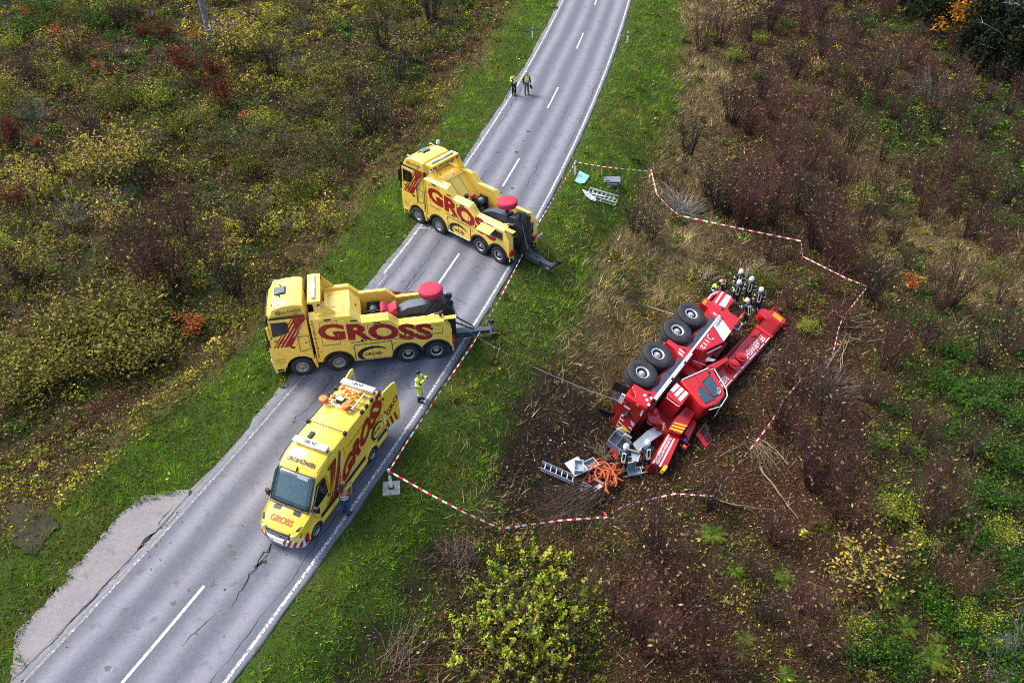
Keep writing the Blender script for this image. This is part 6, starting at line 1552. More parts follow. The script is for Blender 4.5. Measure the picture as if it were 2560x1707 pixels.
pts_p = [Z9(770, 450), Z9(760, 425), Z9(775, 385)]
for k, (dz, rz, dx, m_, lb) in enumerate(((.06, .12, -.1, PANEL_DK, 'bottom dark panel of the stack on the verge'), (.16, -.10, -.14, PANEL_DK, 'middle dark panel of the stack on the verge'), (.27, .02, .05, mat('slate_panel', (.13, .15, .18), .5, var=.15, scale=4), 'slate grey box lid with black grip on top of the dark panel stack'))):
    p = on_ground(*Z9(765, 415)); T = thing('box_panel', lb, 'panel', p + Vector((dx, .1 * k - .1, dz)), (rad(2), rad(-2), rz - .08), 'dark panels stacked on the verge')
    mb = MB(); mb.b2(-.56, .56, -.36, .36, -.04, .04); build('panel', mb, m_, T, bevel=.03, seg=3)
    mb = MB(); mb.b2(-.46, -.16, -.26, -.12, .038, .055); build('grip', mb, LET_BLK, T, bevel=.01)
    mb = MB(); mb.b2(-.5, .5, -.31, -.28, .036, .048); build('rim', mb, PANEL_DK, T)
# perforated pale frame
fr = [on_ground(*Z9(x, y)) for x, y in ((480, 480), (885, 570), (805, 710), (420, 600))]
o_ = fr[3]; ux = (fr[2] - fr[3]); uy = (fr[0] - fr[3]); L_, W_ = ux.length, uy.length
FRAME_M = mat('pale_mint_frame', (.48, .55, .54), .45, metal=.3, var=.1, scale=6)
T = thing('perforated_panel', 'pale perforated metal frame with long row of rectangular holes on the grass', 'metal frame')
n_ = ux.cross(uy).normalized(); X_ = ux.normalized(); Y_ = n_.cross(X_)
T.matrix_world = Matrix.Translation(o_ + n_ * .08) @ Matrix((X_, Y_, n_)).transposed().to_4x4()
W_ = (fr[0] - fr[3]).dot(Y_); sk = (fr[0] - fr[3]).dot(X_)
def fr_bar(name, x0, x1, y0, y1, z0=0., z1=.05):
    mb = MB(); mb.loft([[(x + sk * y / W_, y, z) for x, y in ((x0, y0), (x1, y0), (x1, y1), (x0, y1))] for z in (z0, z1)]); return build(name, mb, FRAME_M, T, bevel=.006)
fr_bar('long_rail', 0, L_, 0, .05); fr_bar('long_rail', 0, L_, W_ * .26, W_ * .34); fr_bar('long_rail', 0, L_, W_ * .58, W_ * .64); fr_bar('long_rail', 0, L_, W_ * .88, W_, 0, .09)
for k in range(8):
    x = L_ * k / 7; fr_bar('cross_bar', max(0, x - .06), min(L_, x + .06), W_ * .30, W_ * .95, .002, .047)
for x in (0, L_ * .5, L_): fr_bar('cross_bar', max(0, x - .03), min(L_, x + .03), .02, W_ * .3, .002, .047)
mb = MB(); mb.box((L_ * .45, W_ * .45, .10), (L_ * .42, .08, .03), (0, 0, .08)); build('loose_strip', mb, WHITE_P, T)
mb = MB(); rows = []
for i in range(6): rows.append([(-.15 + .17 * i + random.uniform(-.05, .05), .02 + .13 * j + random.uniform(-.05, .05) - .06 * i, .08 + random.uniform(0, .14)) for j in range(5)])
mb.loft(rows, cap=False, close=False); o = build('crumpled_sheet', mb, WHITE_P, smooth=0); o.matrix_world = T.matrix_world.copy(); tag(o, 'crumpled white plastic sheet lying on the end of the perforated frame', 'plastic sheet')
for px, py, r in ((1430, 617, .07), (1523, 654, .08), (1412, 1107, .05)):
    p = at(px, py); mb = MB(); mb.ell(p + Vector((0, 0, .03)), (r, r * .7, r * .4), 7, 5); tag(build('litter_scrap', mb, WHITE_P, smooth=0), {0: 'white scrap lying on the green verge grass', 1: 'white scrap lying on the dry grass above the crane', 2: 'white scrap lying on the brown soil'}[int(px == 1523) + 2 * int(px == 1412)], 'litter')

# ================================================================= spilled equipment below the crane
def ZB(x, y): return (1340 + x * .136054, 1100 + y * .136054)
la, lb_, lc, ld = [on_ground(*ZB(x, y)) for x, y in ((180, 455), (690, 690), (690, 825), (110, 565))]
T = thing('ladder', 'aluminium ladder lying on the bare soil', 'ladder'); ux = lc - ld; L_ = ux.length; X_ = ux.normalized(); n_ = Vector((0, 0, 1)); Y_ = n_.cross(X_).normalized(); n_ = X_.cross(Y_)
T.matrix_world = Matrix.Translation(ld + Vector((0, 0, .12))) @ Matrix((X_, Y_, n_)).transposed().to_4x4(); W_ = (la - ld).dot(Y_)
for y in (0, W_):
    mb = MB(); mb.b2(-.1, L_, y - .025, y + .025, 0, .09); build('rail', mb, ALU, T, bevel=.008)
    mb = MB(); mb.b2(-.05, L_ * 1.02, y - .02 - .05, y + .02 - .05, -.06, -.005); build('rail', mb, ALU, T, bevel=.008)
for k in range(6):
    x = .10 + (L_ - .2) * k / 5.0; mb = MB(); mb.tube([(x, 0, .045), (x, W_, .045)], .03, 7); build('rung', mb, ALU, T)
wp = [on_ground(*ZB(x, y)) for x, y in ((765, 365), (965, 595), (715, 715), (520, 490))]
c0 = sum(wp, Vector()) / 4; T = thing('white_board', 'flat white plastic board with two handle slots on the soil', 'board', c0 + Vector((0, 0, .16)))
mb = MB(); mb.loft([[tuple(p - c0 + Vector((0, 0, z + .08 * (i in (0, 3))))) for i, p in enumerate(wp)] for z in (0, .035)]); build('board', mb, WHITE_P, T, bevel=.008)
for (x, y) in ((575, 505), (715, 665)):
    p = on_ground(*ZB(x, y)) - c0; mb = MB(); mb.box((p.x, p.y, .045 + .07 * (y < 600)), (.13, .05, .02), (0, 0, .9)); build('handle_slot', mb, LET_BLK, T)
GB = mat('grey_blue_crate', (.27, .33, .38), .5, var=.1, scale=5)
def crate(label, px, py, sx, sy, sz, rz, lift=.0, tilt=0.):
    p = on_ground(px, py); T = thing('storage_crate', label, 'crate', p + Vector((0, 0, lift)), (tilt, 0, rz), 'grey plastic crates spilled from the crane')
    t = .02; mb = MB(); mb.b2(-sx / 2, sx / 2, -sy / 2, sy / 2, 0, t); build('floor', mb, GB, T)
    for (x0, x1, y0, y1) in ((-sx / 2, sx / 2, -sy / 2, -sy / 2 + t), (-sx / 2, sx / 2, sy / 2 - t, sy / 2), (-sx / 2, -sx / 2 + t, -sy / 2 + t, sy / 2 - t), (sx / 2 - t, sx / 2, -sy / 2 + t, sy / 2 - t)):
        mb = MB(); mb.b2(x0, x1, y0, y1, t, sz); build('wall', mb, GB, T)
    for (x0, x1, y0, y1) in ((-sx / 2 - .02, sx / 2 + .02, -sy / 2 - .02, -sy / 2 + t), (-sx / 2 - .02, sx / 2 + .02, sy / 2 - t, sy / 2 + .02), (-sx / 2 - .02, -sx / 2 + t, -sy / 2 + t, sy / 2 - t), (sx / 2 - t, sx / 2 + .02, -sy / 2 + t, sy / 2 - t)):
        mb = MB(); mb.b2(x0, x1, y0, y1, sz - .03, sz + .004); build('rim', mb, LGREY, T)
    return T
crate('open grey crate standing on the white board', *ZB(775, 580), .40, .62, .20, -.05, .26)
crate('open grey crate tilted at the upper corner of the white board', *ZB(1000, 500), .62, .50, .20, .55, .08)
crate('small grey crate half under the orange hose pile', *ZB(1130, 530), .28, .22, .14, .4, .05)
crate('open grey crate held between the two firefighters', *ZB(1765, 420), .60, .48, .20, -.35, .45, .3)
crate('grey crate on its side below the two firefighters', *ZB(1715, 560), .42, .60, .20, .3, .25, 1.1)
crate('shallow grey crate resting on the wooden pole', *ZB(1805, 625), .62, .40, .16, .15, .10)
# long wooden pole on the ground
rp = [at(*ZB(1600, 680), .08), at(*ZB(2120, 560), .12)]; mb = MB(); mb.tube([rp[0], (rp[0] + rp[1]) / 2, rp[1]], .035, 8); tag(build('wooden_pole', mb, WOOD), 'long wooden pole lying below the grey crates', 'pole')
# red-white warning board
ba, bb_ = at(*ZB(785, 1065), .12), at(*ZB(1200, 815), .18); T = thing('warning_beam', 'red and white warning board with orange end lying at the equipment heap', 'warning board')
X_ = (bb_ - ba).normalized(); L_ = (bb_ - ba).length; Y_ = Vector((0, 0, 1)).cross(X_).normalized(); n_ = X_.cross(Y_)
T.matrix_world = Matrix.Translation(ba) @ Matrix((X_, Y_, n_)).transposed().to_4x4()
mb = MB(); mb.b2(0, L_, -.15, .10, -.05, .05); build('board', mb, WHITE, T, bevel=.01)
mb = MB(); mb.b2(L_ * .15, L_ + .01, .055, .105, -.055, .055); build('red_edge', mb, LET_RED, T)
for k in range(4): plate('orange_patch', [(.02 + .22 * k, -.14, .051), (.16 + .22 * k, -.14, .051), (.22 + .22 * k, .05, .051), (.08 + .22 * k, .05, .051)], LAMP_ORG if k < 3 else YSTRIPE, T)
# aluminium tubes
GT = 'loose aluminium tubes in the equipment heap'
for k, ((x0, y0), (x1, y1), z, lb) in enumerate((((850, 760), (1030, 865), .12, 'aluminium tube crossing beside the ladder foot'), ((820, 825), (960, 830), .08, 'short aluminium tube lying level by the white bags'), ((840, 825), (1010, 870), .16, 'aluminium tube touching the red and white board'), ((1060, 710), (1230, 810), .25, 'long aluminium tube poking from under the orange hoses'), ((1150, 730), (1240, 800), .2, 'short aluminium tube at the end of the red and white board'))):
    a, b = at(*ZB(x0, y0), z), at(*ZB(x1, y1), z + .03); mb = MB(); mb.tube([a, b], .04, 8); tag(build('aluminium_tube', mb, ALU), lb, 'tube', GT)
for k, (x, y) in enumerate(((835, 910), (930, 905))):
    p = at(*ZB(x, y), .08); mb = MB(); rows = []
    for i in range(5): rows.append([tuple(p + Vector(((.14 + .04 * math.sin(i * 2 + j)) * math.cos(j * 1.05) * math.sin(.4 + i * .55), (.12 + .04 * math.cos(i + j * 2)) * math.sin(j * 1.05) * math.sin(.4 + i * .55), -.10 * math.cos(.4 + i * .55)))) for j in range(6)])
    mb.loft(rows); tag(build('white_bag', mb, WHITE_P), ('crumpled white bag lying nearest the ladder foot', 'crumpled white bag lying against the red and white board')[k], 'bag')
# coupled orange hoses: each a flat-folded hose in the pile
HOSE = mat('orange_hose', (.42, .085, .018), .65, var=.4, scale=9)
rnd = random.Random(5); hc_ = [ZB(1100, 560), ZB(1160, 620), ZB(1220, 700), ZB(1300, 650), ZB(1390, 690), ZB(1480, 660), ZB(1340, 820), ZB(1150, 640), ZB(1260, 760), ZB(1130, 590), ZB(1200, 640), ZB(1280, 690), ZB(1350, 730), ZB(1420, 640), ZB(1320, 780), ZB(1170, 690), ZB(1080, 640), ZB(1450, 700), ZB(1250, 580), ZB(1370, 600), ZB(1300, 840)]
for k, (px, py) in enumerate(hc_):
    c = at(px, py); n = 15; a = rnd.uniform(0, 6.3); ln = rnd.uniform(.32, .72); ff = rnd.uniform(4, 8); hp = rnd.uniform(.6, 1.1); P = []
    for i in range(n):
        t = i / (n - 1); u = (t - .5) * 2 * ln; v = .24 * math.sin(t * ff + k)
        P.append(c + Vector((math.cos(a) * u - math.sin(a) * v, math.sin(a) * u + math.cos(a) * v, .08 + .12 * math.sin(math.pi * t) * hp + .012 * k)))
    mb = MB(); mb.tube(P, .047, 8)
    tag(build('orange_hose', mb, HOSE), 'orange hose lying folded in the heap beside the white board', 'hose', 'orange hoses in the heap')
for k, (px, py, col, r, lb) in enumerate(((*ZB(1735, 230), HOSE, .16, 'small orange hose coil between the two firefighters'), (*ZB(1850, 235), HOSE, .18, 'orange hose coil by the grey cover sheet'), (*ZB(1765, 290), mat('magenta_sling', (.60, .02, .28), .6), .15, 'magenta sling coiled above the grey crate'), (*ZB(1880, 340), MATS['magenta_sling'], .14, 'magenta sling looped beside the reaching firefighter'), (*ZB(1275, 560), MATS['magenta_sling'], .10, 'magenta sling showing in the orange hose pile'), (*ZB(1540, 600), COVER_RED, .16, 'thin red sling trailing from the hose pile to the firefighter'))):
    c = at(px, py, .12); mb = MB(); mb.tube([c + Vector((r * math.cos(t) * (1 + .1 * math.sin(3 * t)), r * math.sin(t), .05 * math.sin(2 * t) + .015 * t)) for t in np.linspace(0, 11, 26)], .03 if k < 2 else .02, 6); tag(build('sling' if k > 1 else 'hose_coil', mb, col), lb, 'sling' if k > 1 else 'hose')
for k, (a, b, lb) in enumerate((((1370, 180), (1500, 270), 'red bent strut lying in the twigs left of the firefighter'), ((1420, 270), (1500, 345), 'shorter red strut below the first in the twigs'), ((990, 640), (980, 790), 'red bracket under the orange hoses'))):
    p, q = at(*ZB(*a), .12), at(*ZB(*b), .15); mb = MB(); d = q - p; mb.box((p + q) / 2, (d.length, .14, .06), d.to_track_quat('X', 'Z').to_matrix()); mb.tube([p, p.lerp(q, .5) + Vector((0, .1, .06)), q], .04, 6); tag(build('red_strut', mb, RED, bevel=.01), lb, 'strut')

# ================================================================= utility pole at the far left
up_ = at(526, 98); T = thing('utility_pole', 'weathered grey wooden pole standing in the thicket', 'pole', up_)
mb = MB(); mb.tube([(0, 0, -.5), (0, 0, 3), (.02, 0, 8.5)], [.26, .25, .20], 14); build('shaft', mb, mat('weathered_grey_wood', (.20, .20, .22), .85, var=.35, scale=3, bump=.5, bscale=14), T)
mb = MB(); mb.lathe([(.262, .6), (.262, .66)], 14, None, cap=False); build('metal_band', mb, ALU, T)
# ================================================================= low vegetation (uncountable)
LEAF = leaf_mat('leaf_cover', .6, .2); GRASSM = leaf_mat('grass_blades', .65, .25)

def in_view(x, y, margin=3.0):
    z = y * _c + CAM_H * _s
    return (np.abs(x) < .64 * z + margin) & (y > 10.5) & (y < 96)

def sample(n, x0=-58, x1=60, y0=10, y1=96, near=1.0):
    """random places in view, denser near the camera (far ones show smaller)"""
    out = []
    got = 0
    while got < n:
        x = RNG.uniform(x0, x1, n); y = RNG.uniform(y0, y1, n)
        z = y * _c + CAM_H * _s
        keep = in_view(x, y) & (RNG.random(n) < np.minimum(1, (34 / z) ** near))
        out.append(np.c_[x[keep], y[keep]]); got += keep.sum()
    return np.concatenate(out)[:n]

_bc = np.mean(np.array(BAY_POLY), 0); BAY_IN = [tuple(_bc + (np.array(q) - _bc) * (.90 + .07 * math.sin(3 * i))) for i, q in enumerate(BAY_POLY)]
def off_road(p):
    d = road_d(p[:, 0], p[:, 1]); e = np.abs(d) - 3.42 - .12 * fbm(p[:, 0], p[:, 1], .8, 88)
    return ((e > 0.0) & ~in_poly(BAY_IN, p[:, 0], p[:, 1]))

def pal(cols, n, w=None, var=.25):
    c = np.array(cols, float); i = RNG.choice(len(c), n, p=w)
    return np.clip(c[i] * np.exp(RNG.normal(0, var, (n, 1))) * np.exp(RNG.normal(0, .08, (n, 3))), 0, 1)

def leaf_quads(C, size, col, flat=.5, name='leaves', m=None, parent=None, elong=1.5):
    """one bent diamond leaf per centre"""
    n = len(C); nz = RNG.normal(0, 1, (n, 3)); nz[:, 2] = np.abs(nz[:, 2]) + flat * 2.5; nz /= np.linalg.norm(nz, axis=1)[:, None]
    t = RNG.normal(0, 1, (n, 3)); t -= nz * (t * nz).sum(1)[:, None]; t /= np.linalg.norm(t, axis=1)[:, None]; b = np.cross(nz, t)
    s = size[:, None]; el = elong
    v = np.stack([C - t * s * el * .5, C + b * s * .36 - nz * s * .08, C + t * s * el * .5, C - b * s * .36 + nz * s * .10], 1).reshape(-1, 3)
    f = np.arange(4 * n).reshape(n, 4)
    cc = np.repeat(np.c_[col, np.ones(n)], 4, 0)
    return np_mesh(name, v, f, 4, cc, m or LEAF, parent=parent)

def blades(P, h, w, lean, col, name, m=None, ldir=None):
    n = len(P); a = RNG.uniform(0, 2 * np.pi, n) if ldir is None else ldir + RNG.normal(0, .7, n)
    base = np.c_[P, hg(P[:, 0], P[:, 1]) - .02]
    wd = RNG.uniform(0, np.pi, n); sx = np.c_[np.cos(wd), np.sin(wd), np.zeros(n)] * (w / 2)[:, None]
    tip = base + np.c_[np.cos(a) * lean * h, np.sin(a) * lean * h, h * np.sqrt(np.clip(1 - (lean * .8) ** 2, .05, 1))]
    v = np.stack([base - sx, base + sx, tip], 1).reshape(-1, 3); f = np.arange(3 * n).reshape(n, 3)
    cc = np.repeat(np.c_[col, np.ones(n)], 3, 0)
    return np_mesh(name, v, f, 3, cc, m or GRASSM)

def stuff(o, label, cat): o['kind'] = 'stuff'; o['label'] = label; o['category'] = cat; return o

# green verge grass
P = sample(900000, near=1.2); P = P[off_road(P)]
g, s_, l, so, u = zones(P[:, 0], P[:, 1]); P_all, Z_all = P, (g, s_, l, so, u)
dist = np.abs(road_d(P[:, 0], P[:, 1]))
edge = sstep((dist - 3.5) / .9)
k = RNG.random(len(P)) < np.clip(g * (.25 + .75 * edge), 0, 1) * .95 * (1 - .85 * so); Pg = P[k]; n = len(Pg)
far = np.clip((Pg[:, 1] * _c + CAM_H * _s) / 34, 1, 3)
tone = fbm(Pg[:, 0], Pg[:, 1], 2.4, 55); tone2 = fbm(Pg[:, 0], Pg[:, 1], .9, 56)
col = pal([(.06, .17, .008), (.11, .22, .010), (.17, .24, .016), (.22, .21, .04)], n, [.3, .35, .25, .1], .3)
dry = sstep((tone - .52) * 5)[:, None] * .7; col = col * (1 - dry) + np.array([.20, .18, .03]) * dry * np.exp(RNG.normal(0, .3, (n, 1)))
tuft = fbm(Pg[:, 0], Pg[:, 1], .42, 64, 2); col *= ((.35 + 1.3 * tone2) * (.45 + 1.15 * tuft))[:, None]
ld = fbm(Pg[:, 0], Pg[:, 1], 1.3, 57) * 12
stuff(blades(Pg, RNG.uniform(.08, .30, n) * (.25 + .8 * tone2 + .8 * tuft), RNG.uniform(.022, .05, n) * far ** .6, RNG.uniform(.3, 1.0, n), col, 'verge_grass', ldir=ld), 'green grass on the verges along both road edges', 'grass')
# dry straw grass
P2 = sample(620000, near=1.0); P2 = P2[off_road(P2)]; z2 = zones(P2[:, 0], P2[:, 1])
k = RNG.random(len(P2)) < np.clip(z2[1] * .85 + .03 * (1 - z2[0]), 0, 1) * (1 - .8 * z2[3]) * (1 - .75 * z2[0]); Ps = P2[k]; n = len(Ps); far = np.clip((Ps[:, 1] * _c + CAM_H * _s) / 34, 1, 3)
t3 = fbm(Ps[:, 0], Ps[:, 1], 1.4, 58)
col = pal([(.38, .30, .14), (.27, .20, .08), (.17, .14, .035), (.11, .13, .02)], n, [.3, .3, .25, .15], .35) * (.4 + 1.75 * t3)[:, None]; lft = (Ps[:, :1] < xr(Ps[:, 1:2])); col = np.where(lft, col * np.array([.55, .68, .30]), col)
stuff(blades(Ps, RNG.uniform(.22, .62, n) * (.5 + t3), RNG.uniform(.018, .034, n) * far ** .7, RNG.uniform(.6, 1.15, n), col, 'dry_grass', ldir=fbm(Ps[:, 0], Ps[:, 1], 1.8, 59) * 14), 'tall dry straw-coloured grass laid over on the slopes', 'grass')
# fallen leaves
P3 = sample(430000, near=1.1); P3 = P3[off_road(P3)]; z3 = zones(P3[:, 0], P3[:, 1])
k = RNG.random(len(P3)) < np.clip(z3[2] * .95 + .015 + .06 * z3[1], 0, 1) * (1 - .5 * z3[3]); Pl = P3[k]; n = len(Pl); far = np.clip((Pl[:, 1] * _c + CAM_H * _s) / 34, 1, 3)
t4 = fbm(Pl[:, 0], Pl[:, 1], 3.5, 61)
col = pal([(.060, .030, .018), (.105, .050, .024), (.17, .095, .042), (.28, .18, .08), (.44, .36, .20), (.10, .085, .018)], n, [.36, .28, .16, .07, .04, .09], .35)
redd = sstep((t4 - .5) * 4)[:, None] * .55 * (Pl[:, :1] > 0); col = col * (1 - redd) + np.array([.10, .028, .020]) * redd * np.exp(RNG.normal(0, .35, (n, 1)))
C = np.c_[Pl, hg(Pl[:, 0], Pl[:, 1]) + RNG.uniform(.0, .06, n)]
stuff(leaf_quads(C, RNG.uniform(.05, .105, n) * far ** .55, col, 1.2, 'fallen_leaves'), 'brown fallen leaves covering the ground under the shrubs', 'leaves')
# stray leaves blown onto the asphalt
Pr = sample(60000, -18, 16, 10, 96, .6); dr = np.abs(road_d(Pr[:, 0], Pr[:, 1])); kr = (dr < 3.4) & (RNG.random(len(Pr)) < .012 + .10 * sstep((dr - 2.6) / .8)); Pr = Pr[kr]; n = len(Pr)
stuff(leaf_quads(np.c_[Pr, np.full(n, .02)], RNG.uniform(.04, .09, n), pal([(.17, .10, .05), (.30, .22, .10), (.10, .06, .03)], n), 2.0, 'stray_leaves'), 'stray leaves blown onto the asphalt edges', 'leaves')
# herb and bramble clumps
Pc = sample(17000, near=.9); Pc = Pc[off_road(Pc)]; zc = zones(Pc[:, 0], Pc[:, 1]); dc = road_d(Pc[:, 0], Pc[:, 1])
left = dc < -7.5
dens = np.where(left, .62, .10) + .75 * zc[4]
dens = dens * (1 - zc[0]) * (1 - .9 * zc[3]) + .03 * zc[0]
crane_clear = np.exp(-(((Pc[:, 0] - 9) / 7) ** 2 + ((Pc[:, 1] - 30) / 6) ** 2)); dens *= 1 - .8 * crane_clear
k = RNG.random(len(Pc)) < dens; Pc = Pc[k]; left = left[k]; zcg = zc[4][k]; n = len(Pc)
per = RNG.integers(22, 60, n); tot = per.sum(); ci = np.repeat(np.arange(n), per)
rad_ = RNG.uniform(.18, .62, n) * np.where(left, 1.25, 1.0); hh = RNG.uniform(.12, .55, n) * np.where(left, 1.6, 1.0)
a = RNG.uniform(0, 2 * np.pi, tot); r = np.sqrt(RNG.random(tot)) * rad_[ci]; x = Pc[ci, 0] + r * np.cos(a); y = Pc[ci, 1] + r * np.sin(a)
top = hh[ci] * np.clip(1.05 - (r / rad_[ci]) ** 2, .1, 1); zz = hg(x, y) + top * RNG.uniform(.35, 1.05, tot)
tn = fbm(Pc[:, 0], Pc[:, 1], 5.0, 63)
setsL = [np.array([(.070, .080, .008), (.105, .11, .012), (.040, .055, .006)]), np.array([(.20, .18, .02), (.27, .24, .03), (.12, .12, .012)]), np.array([(.060, .032, .016), (.085, .046, .022), (.038, .026, .012)]), np.array([(.030, .075, .008), (.055, .115, .012), (.020, .048, .006)])]
which = np.where(left, np.where(tn > .60, 1, np.where(tn > .47, 0, np.where(tn > .38, 2, 3))), np.where(zcg > .45, 3, 0)); which = np.where(RNG.random(n) < .22, RNG.integers(0, 4, n), which)
base = np.array([setsL[w_][RNG.integers(0, 3)] for w_ in which]) * np.exp(RNG.normal(0, .22, (n, 1)))
col = base[ci] * np.exp(RNG.normal(.15, .45, (tot, 1))); hi = RNG.random(tot) < .05; col[hi] = pal([(.46, .42, .10), (.40, .30, .08)], hi.sum())
far = np.clip((y * _c + CAM_H * _s) / 34, 1, 3)
stuff(leaf_quads(np.c_[x, y, zz], RNG.uniform(.055, .125, tot) * far ** .5, col, .45, 'undergrowth'), 'mixed low undergrowth of herbs, brambles and saplings in autumn colours', 'undergrowth')
# dry twigs
Pt = sample(150000, near=1.0); Pt = Pt[off_road(Pt)]; zt = zones(Pt[:, 0], Pt[:, 1]); k = RNG.random(len(Pt)) < np.clip((1 - zt[0]) * .75, 0, 1) * (1 - .5 * zt[3]); Pt = Pt[k]; n = len(Pt); far = np.clip((Pt[:, 1] * _c + CAM_H * _s) / 34, 1, 3)
stuff(blades(Pt, RNG.uniform(.25, 1.0, n), RNG.uniform(.012, .022, n) * far ** .7, RNG.uniform(.1, 1.0, n), pal([(.075, .038, .026), (.14, .09, .05), (.038, .024, .018), (.26, .20, .12)], n, [.4, .28, .22, .1]), 'dry_twigs'), 'thin dry stalks and twigs standing among the leaves', 'twigs')

# ================================================================= shrubs and trees
BARK_R = mat('reddish_bark', (.088, .034, .026), .8, var=.35, scale=6); BARK_D = mat('dark_bark', (.036, .024, .018), .85, var=.35, scale=6); BARK_G = mat('grey_bark', (.17, .155, .14), .85, var=.3, scale=6); BARK_P = mat('pale_birch_bark', (.34, .34, .34), .75, var=.3, scale=5); BARK_O = mat('olive_bark', (.085, .075, .045), .85, var=.3, scale=6)

def stems_np(seed, n_st, h, spread, r0, twigs=7, curve=.25, base_r=.25, sides=3, segs=5, droop=0., tw_len=.35):
    """bundle of tapered stems with side twigs; returns verts, quads, tips"""
    rg = np.random.default_rng(seed); V, F, tips = [], [], []; nv = 0
    def tube(P, R):
        nonlocal nv
        P = np.array(P); m_ = len(P)
        t = np.gradient(P, axis=0); t /= np.linalg.norm(t, axis=1)[:, None] + 1e-9
        u_ = np.cross(t, [0.31, .77, .55]); u_ /= np.linalg.norm(u_, axis=1)[:, None] + 1e-9; w_ = np.cross(t, u_)
        for j in range(sides):
            a_ = 2 * np.pi * j / sides
            V.append(P + (u_ * np.cos(a_) + w_ * np.sin(a_)) * np.array(R)[:, None])
        for i in range(m_ - 1):
            for j in range(sides):
                j2 = (j + 1) % sides; F.append((nv + j * m_ + i, nv + j2 * m_ + i, nv + j2 * m_ + i + 1, nv + j * m_ + i + 1))
        nv += sides * m_
    for k in range(n_st):
        a_ = rg.uniform(0, 2 * np.pi); b0 = np.array([np.cos(a_), np.sin(a_), 0]) * base_r * np.sqrt(rg.random())
        a2 = a_ + rg.normal(0, .5); sp = spread * rg.uniform(.15, 1.0); L = h * rg.uniform(.6, 1.05); pts = []; wob = rg.normal(0, .04, (segs + 1, 3)) * L * .5
        for i in range(segs + 1):
            t = i / segs; q = b0 + np.array([np.cos(a2) * sp * L * (t + curve * t * t), np.sin(a2) * sp * L * (t + curve * t * t), L * (t - droop * t * t) * np.sqrt(max(.2, 1 - (sp * .8) ** 2)) - .05]) + wob[i] * t
            pts.append(q)
        rr = r0 * rg.uniform(.6, 1.2); tube(pts, [rr * (1 - .8 * i / segs) for i in range(segs + 1)]); tips.append(pts[-1])
        for j in range(twigs):
            t = rg.uniform(.3, .97); i = min(segs - 1, int(t * segs)); q = pts[i] + (pts[i + 1] - pts[i]) * (t * segs - i)
            d = pts[min(segs, i + 1)] - pts[i]; d = d / (np.linalg.norm(d) + 1e-9) + rg.normal(0, .55, 3); d[2] = abs(d[2]) * .9 + .1 - droop; d /= np.linalg.norm(d); l_ = L * tw_len * rg.uniform(.3, 1) * (1.1 - t * .6)
            e1 = q + d * l_ * .5; e2 = q + d * l_ + rg.normal(0, .06, 3) * l_; tube([q, e1, e2], [rr * .42, rr * .3, rr * .14]); tips.append(e2); tips.append(e1)
    return np.concatenate(V), np.array(F), np.array(tips)

def mesh_only(name, v, f, nper, m, cols=None):
    o = np_mesh(name, v, f, nper, cols, m, smooth=False); me = o.data; bpy.data.objects.remove(o); return me

def leaf_mesh(name, tips, n, size, cols, w=None, spread=.16, seed=0, lowcut=0., flat=.3, m=None):
    rg = np.random.default_rng(seed); t = tips[tips[:, 2] > lowcut * tips[:, 2].max()]
    C = t[rg.integers(0, len(t), n)] + rg.normal(0, spread, (n, 3)); C[:, 2] = np.maximum(C[:, 2], .05)
    o = leaf_quads(C, rg.uniform(.6, 1.2, n) * size, pal(cols, n, w, .28), flat, name, m or LEAF); me = o.data; bpy.data.objects.remove(o); return me

VAR = {}
def variants(kind, k, **kw):
    L = []
    for i in range(k):
        a_ = dict(kw); lf = a_.pop('leaf', None); bark = a_.pop('bark')
        v, f, tips = stems_np(hash((len(VAR), i)) % 9999 + 17 * i + len(VAR) * 131, **a_)
        parts = [('stems', mesh_only('stems', v, f, 4, bark))]
        if lf: parts.append(('foliage', leaf_mesh('foliage', tips, **lf, seed=i + 3)))
        L.append(parts)
    VAR[kind] = L
YEL_L = [(.38, .30, .05), (.30, .25, .04), (.20, .18, .03), (.42, .27, .07)]; YG_L = [(.25, .30, .03), (.18, .24, .02), (.34, .34, .04), (.11, .16, .015)]; RED_L = [(.085, .010, .008), (.12, .016, .010), (.055, .010, .008)]; ORG_L = [(.42, .12, .02), (.50, .18, .03), (.28, .07, .02)]; OLV_L = [(.09, .105, .010), (.14, .14, .018), (.055, .07, .007)]; GRN_L = [(.032, .095, .010), (.060, .14, .014), (.022, .06, .008)]; PALE_L = [(.26, .22, .045), (.19, .17, .03), (.13, .125, .02), (.085, .08, .014)]
few = dict(n=70, size=.12, cols=[(.16, .13, .05), (.12, .06, .035), (.3, .24, .08)], spread=.12)
variants('bare_red', 7, n_st=46, h=3.9, spread=.40, r0=.021, twigs=11, base_r=.35, bark=BARK_R, leaf=few)
variants('bare_dark', 5, n_st=34, h=3.7, spread=.36, r0=.025, twigs=10, base_r=.32, bark=BARK_D, leaf=few)
variants('bare_olive', 5, n_st=26, h=2.7, spread=.6, r0=.018, twigs=11, base_r=.4, bark=BARK_O, leaf=dict(n=330, size=.11, cols=OLV_L + [(.10, .065, .035)], spread=.22))
variants('grey_twig', 3, n_st=44, h=2.1, spread=.85, r0=.016, twigs=10, base_r=.5, bark=BARK_G, droop=.15)
variants('yellow', 4, n_st=22, h=2.7, spread=.55, r0=.018, twigs=10, base_r=.35, bark=BARK_O, leaf=dict(n=560, size=.12, cols=YEL_L, spread=.24, lowcut=.25))
variants('pale', 3, n_st=26, h=1.9, spread=.95, r0=.016, twigs=10, base_r=.6, bark=BARK_O, leaf=dict(n=1150, size=.125, cols=PALE_L, spread=.30))
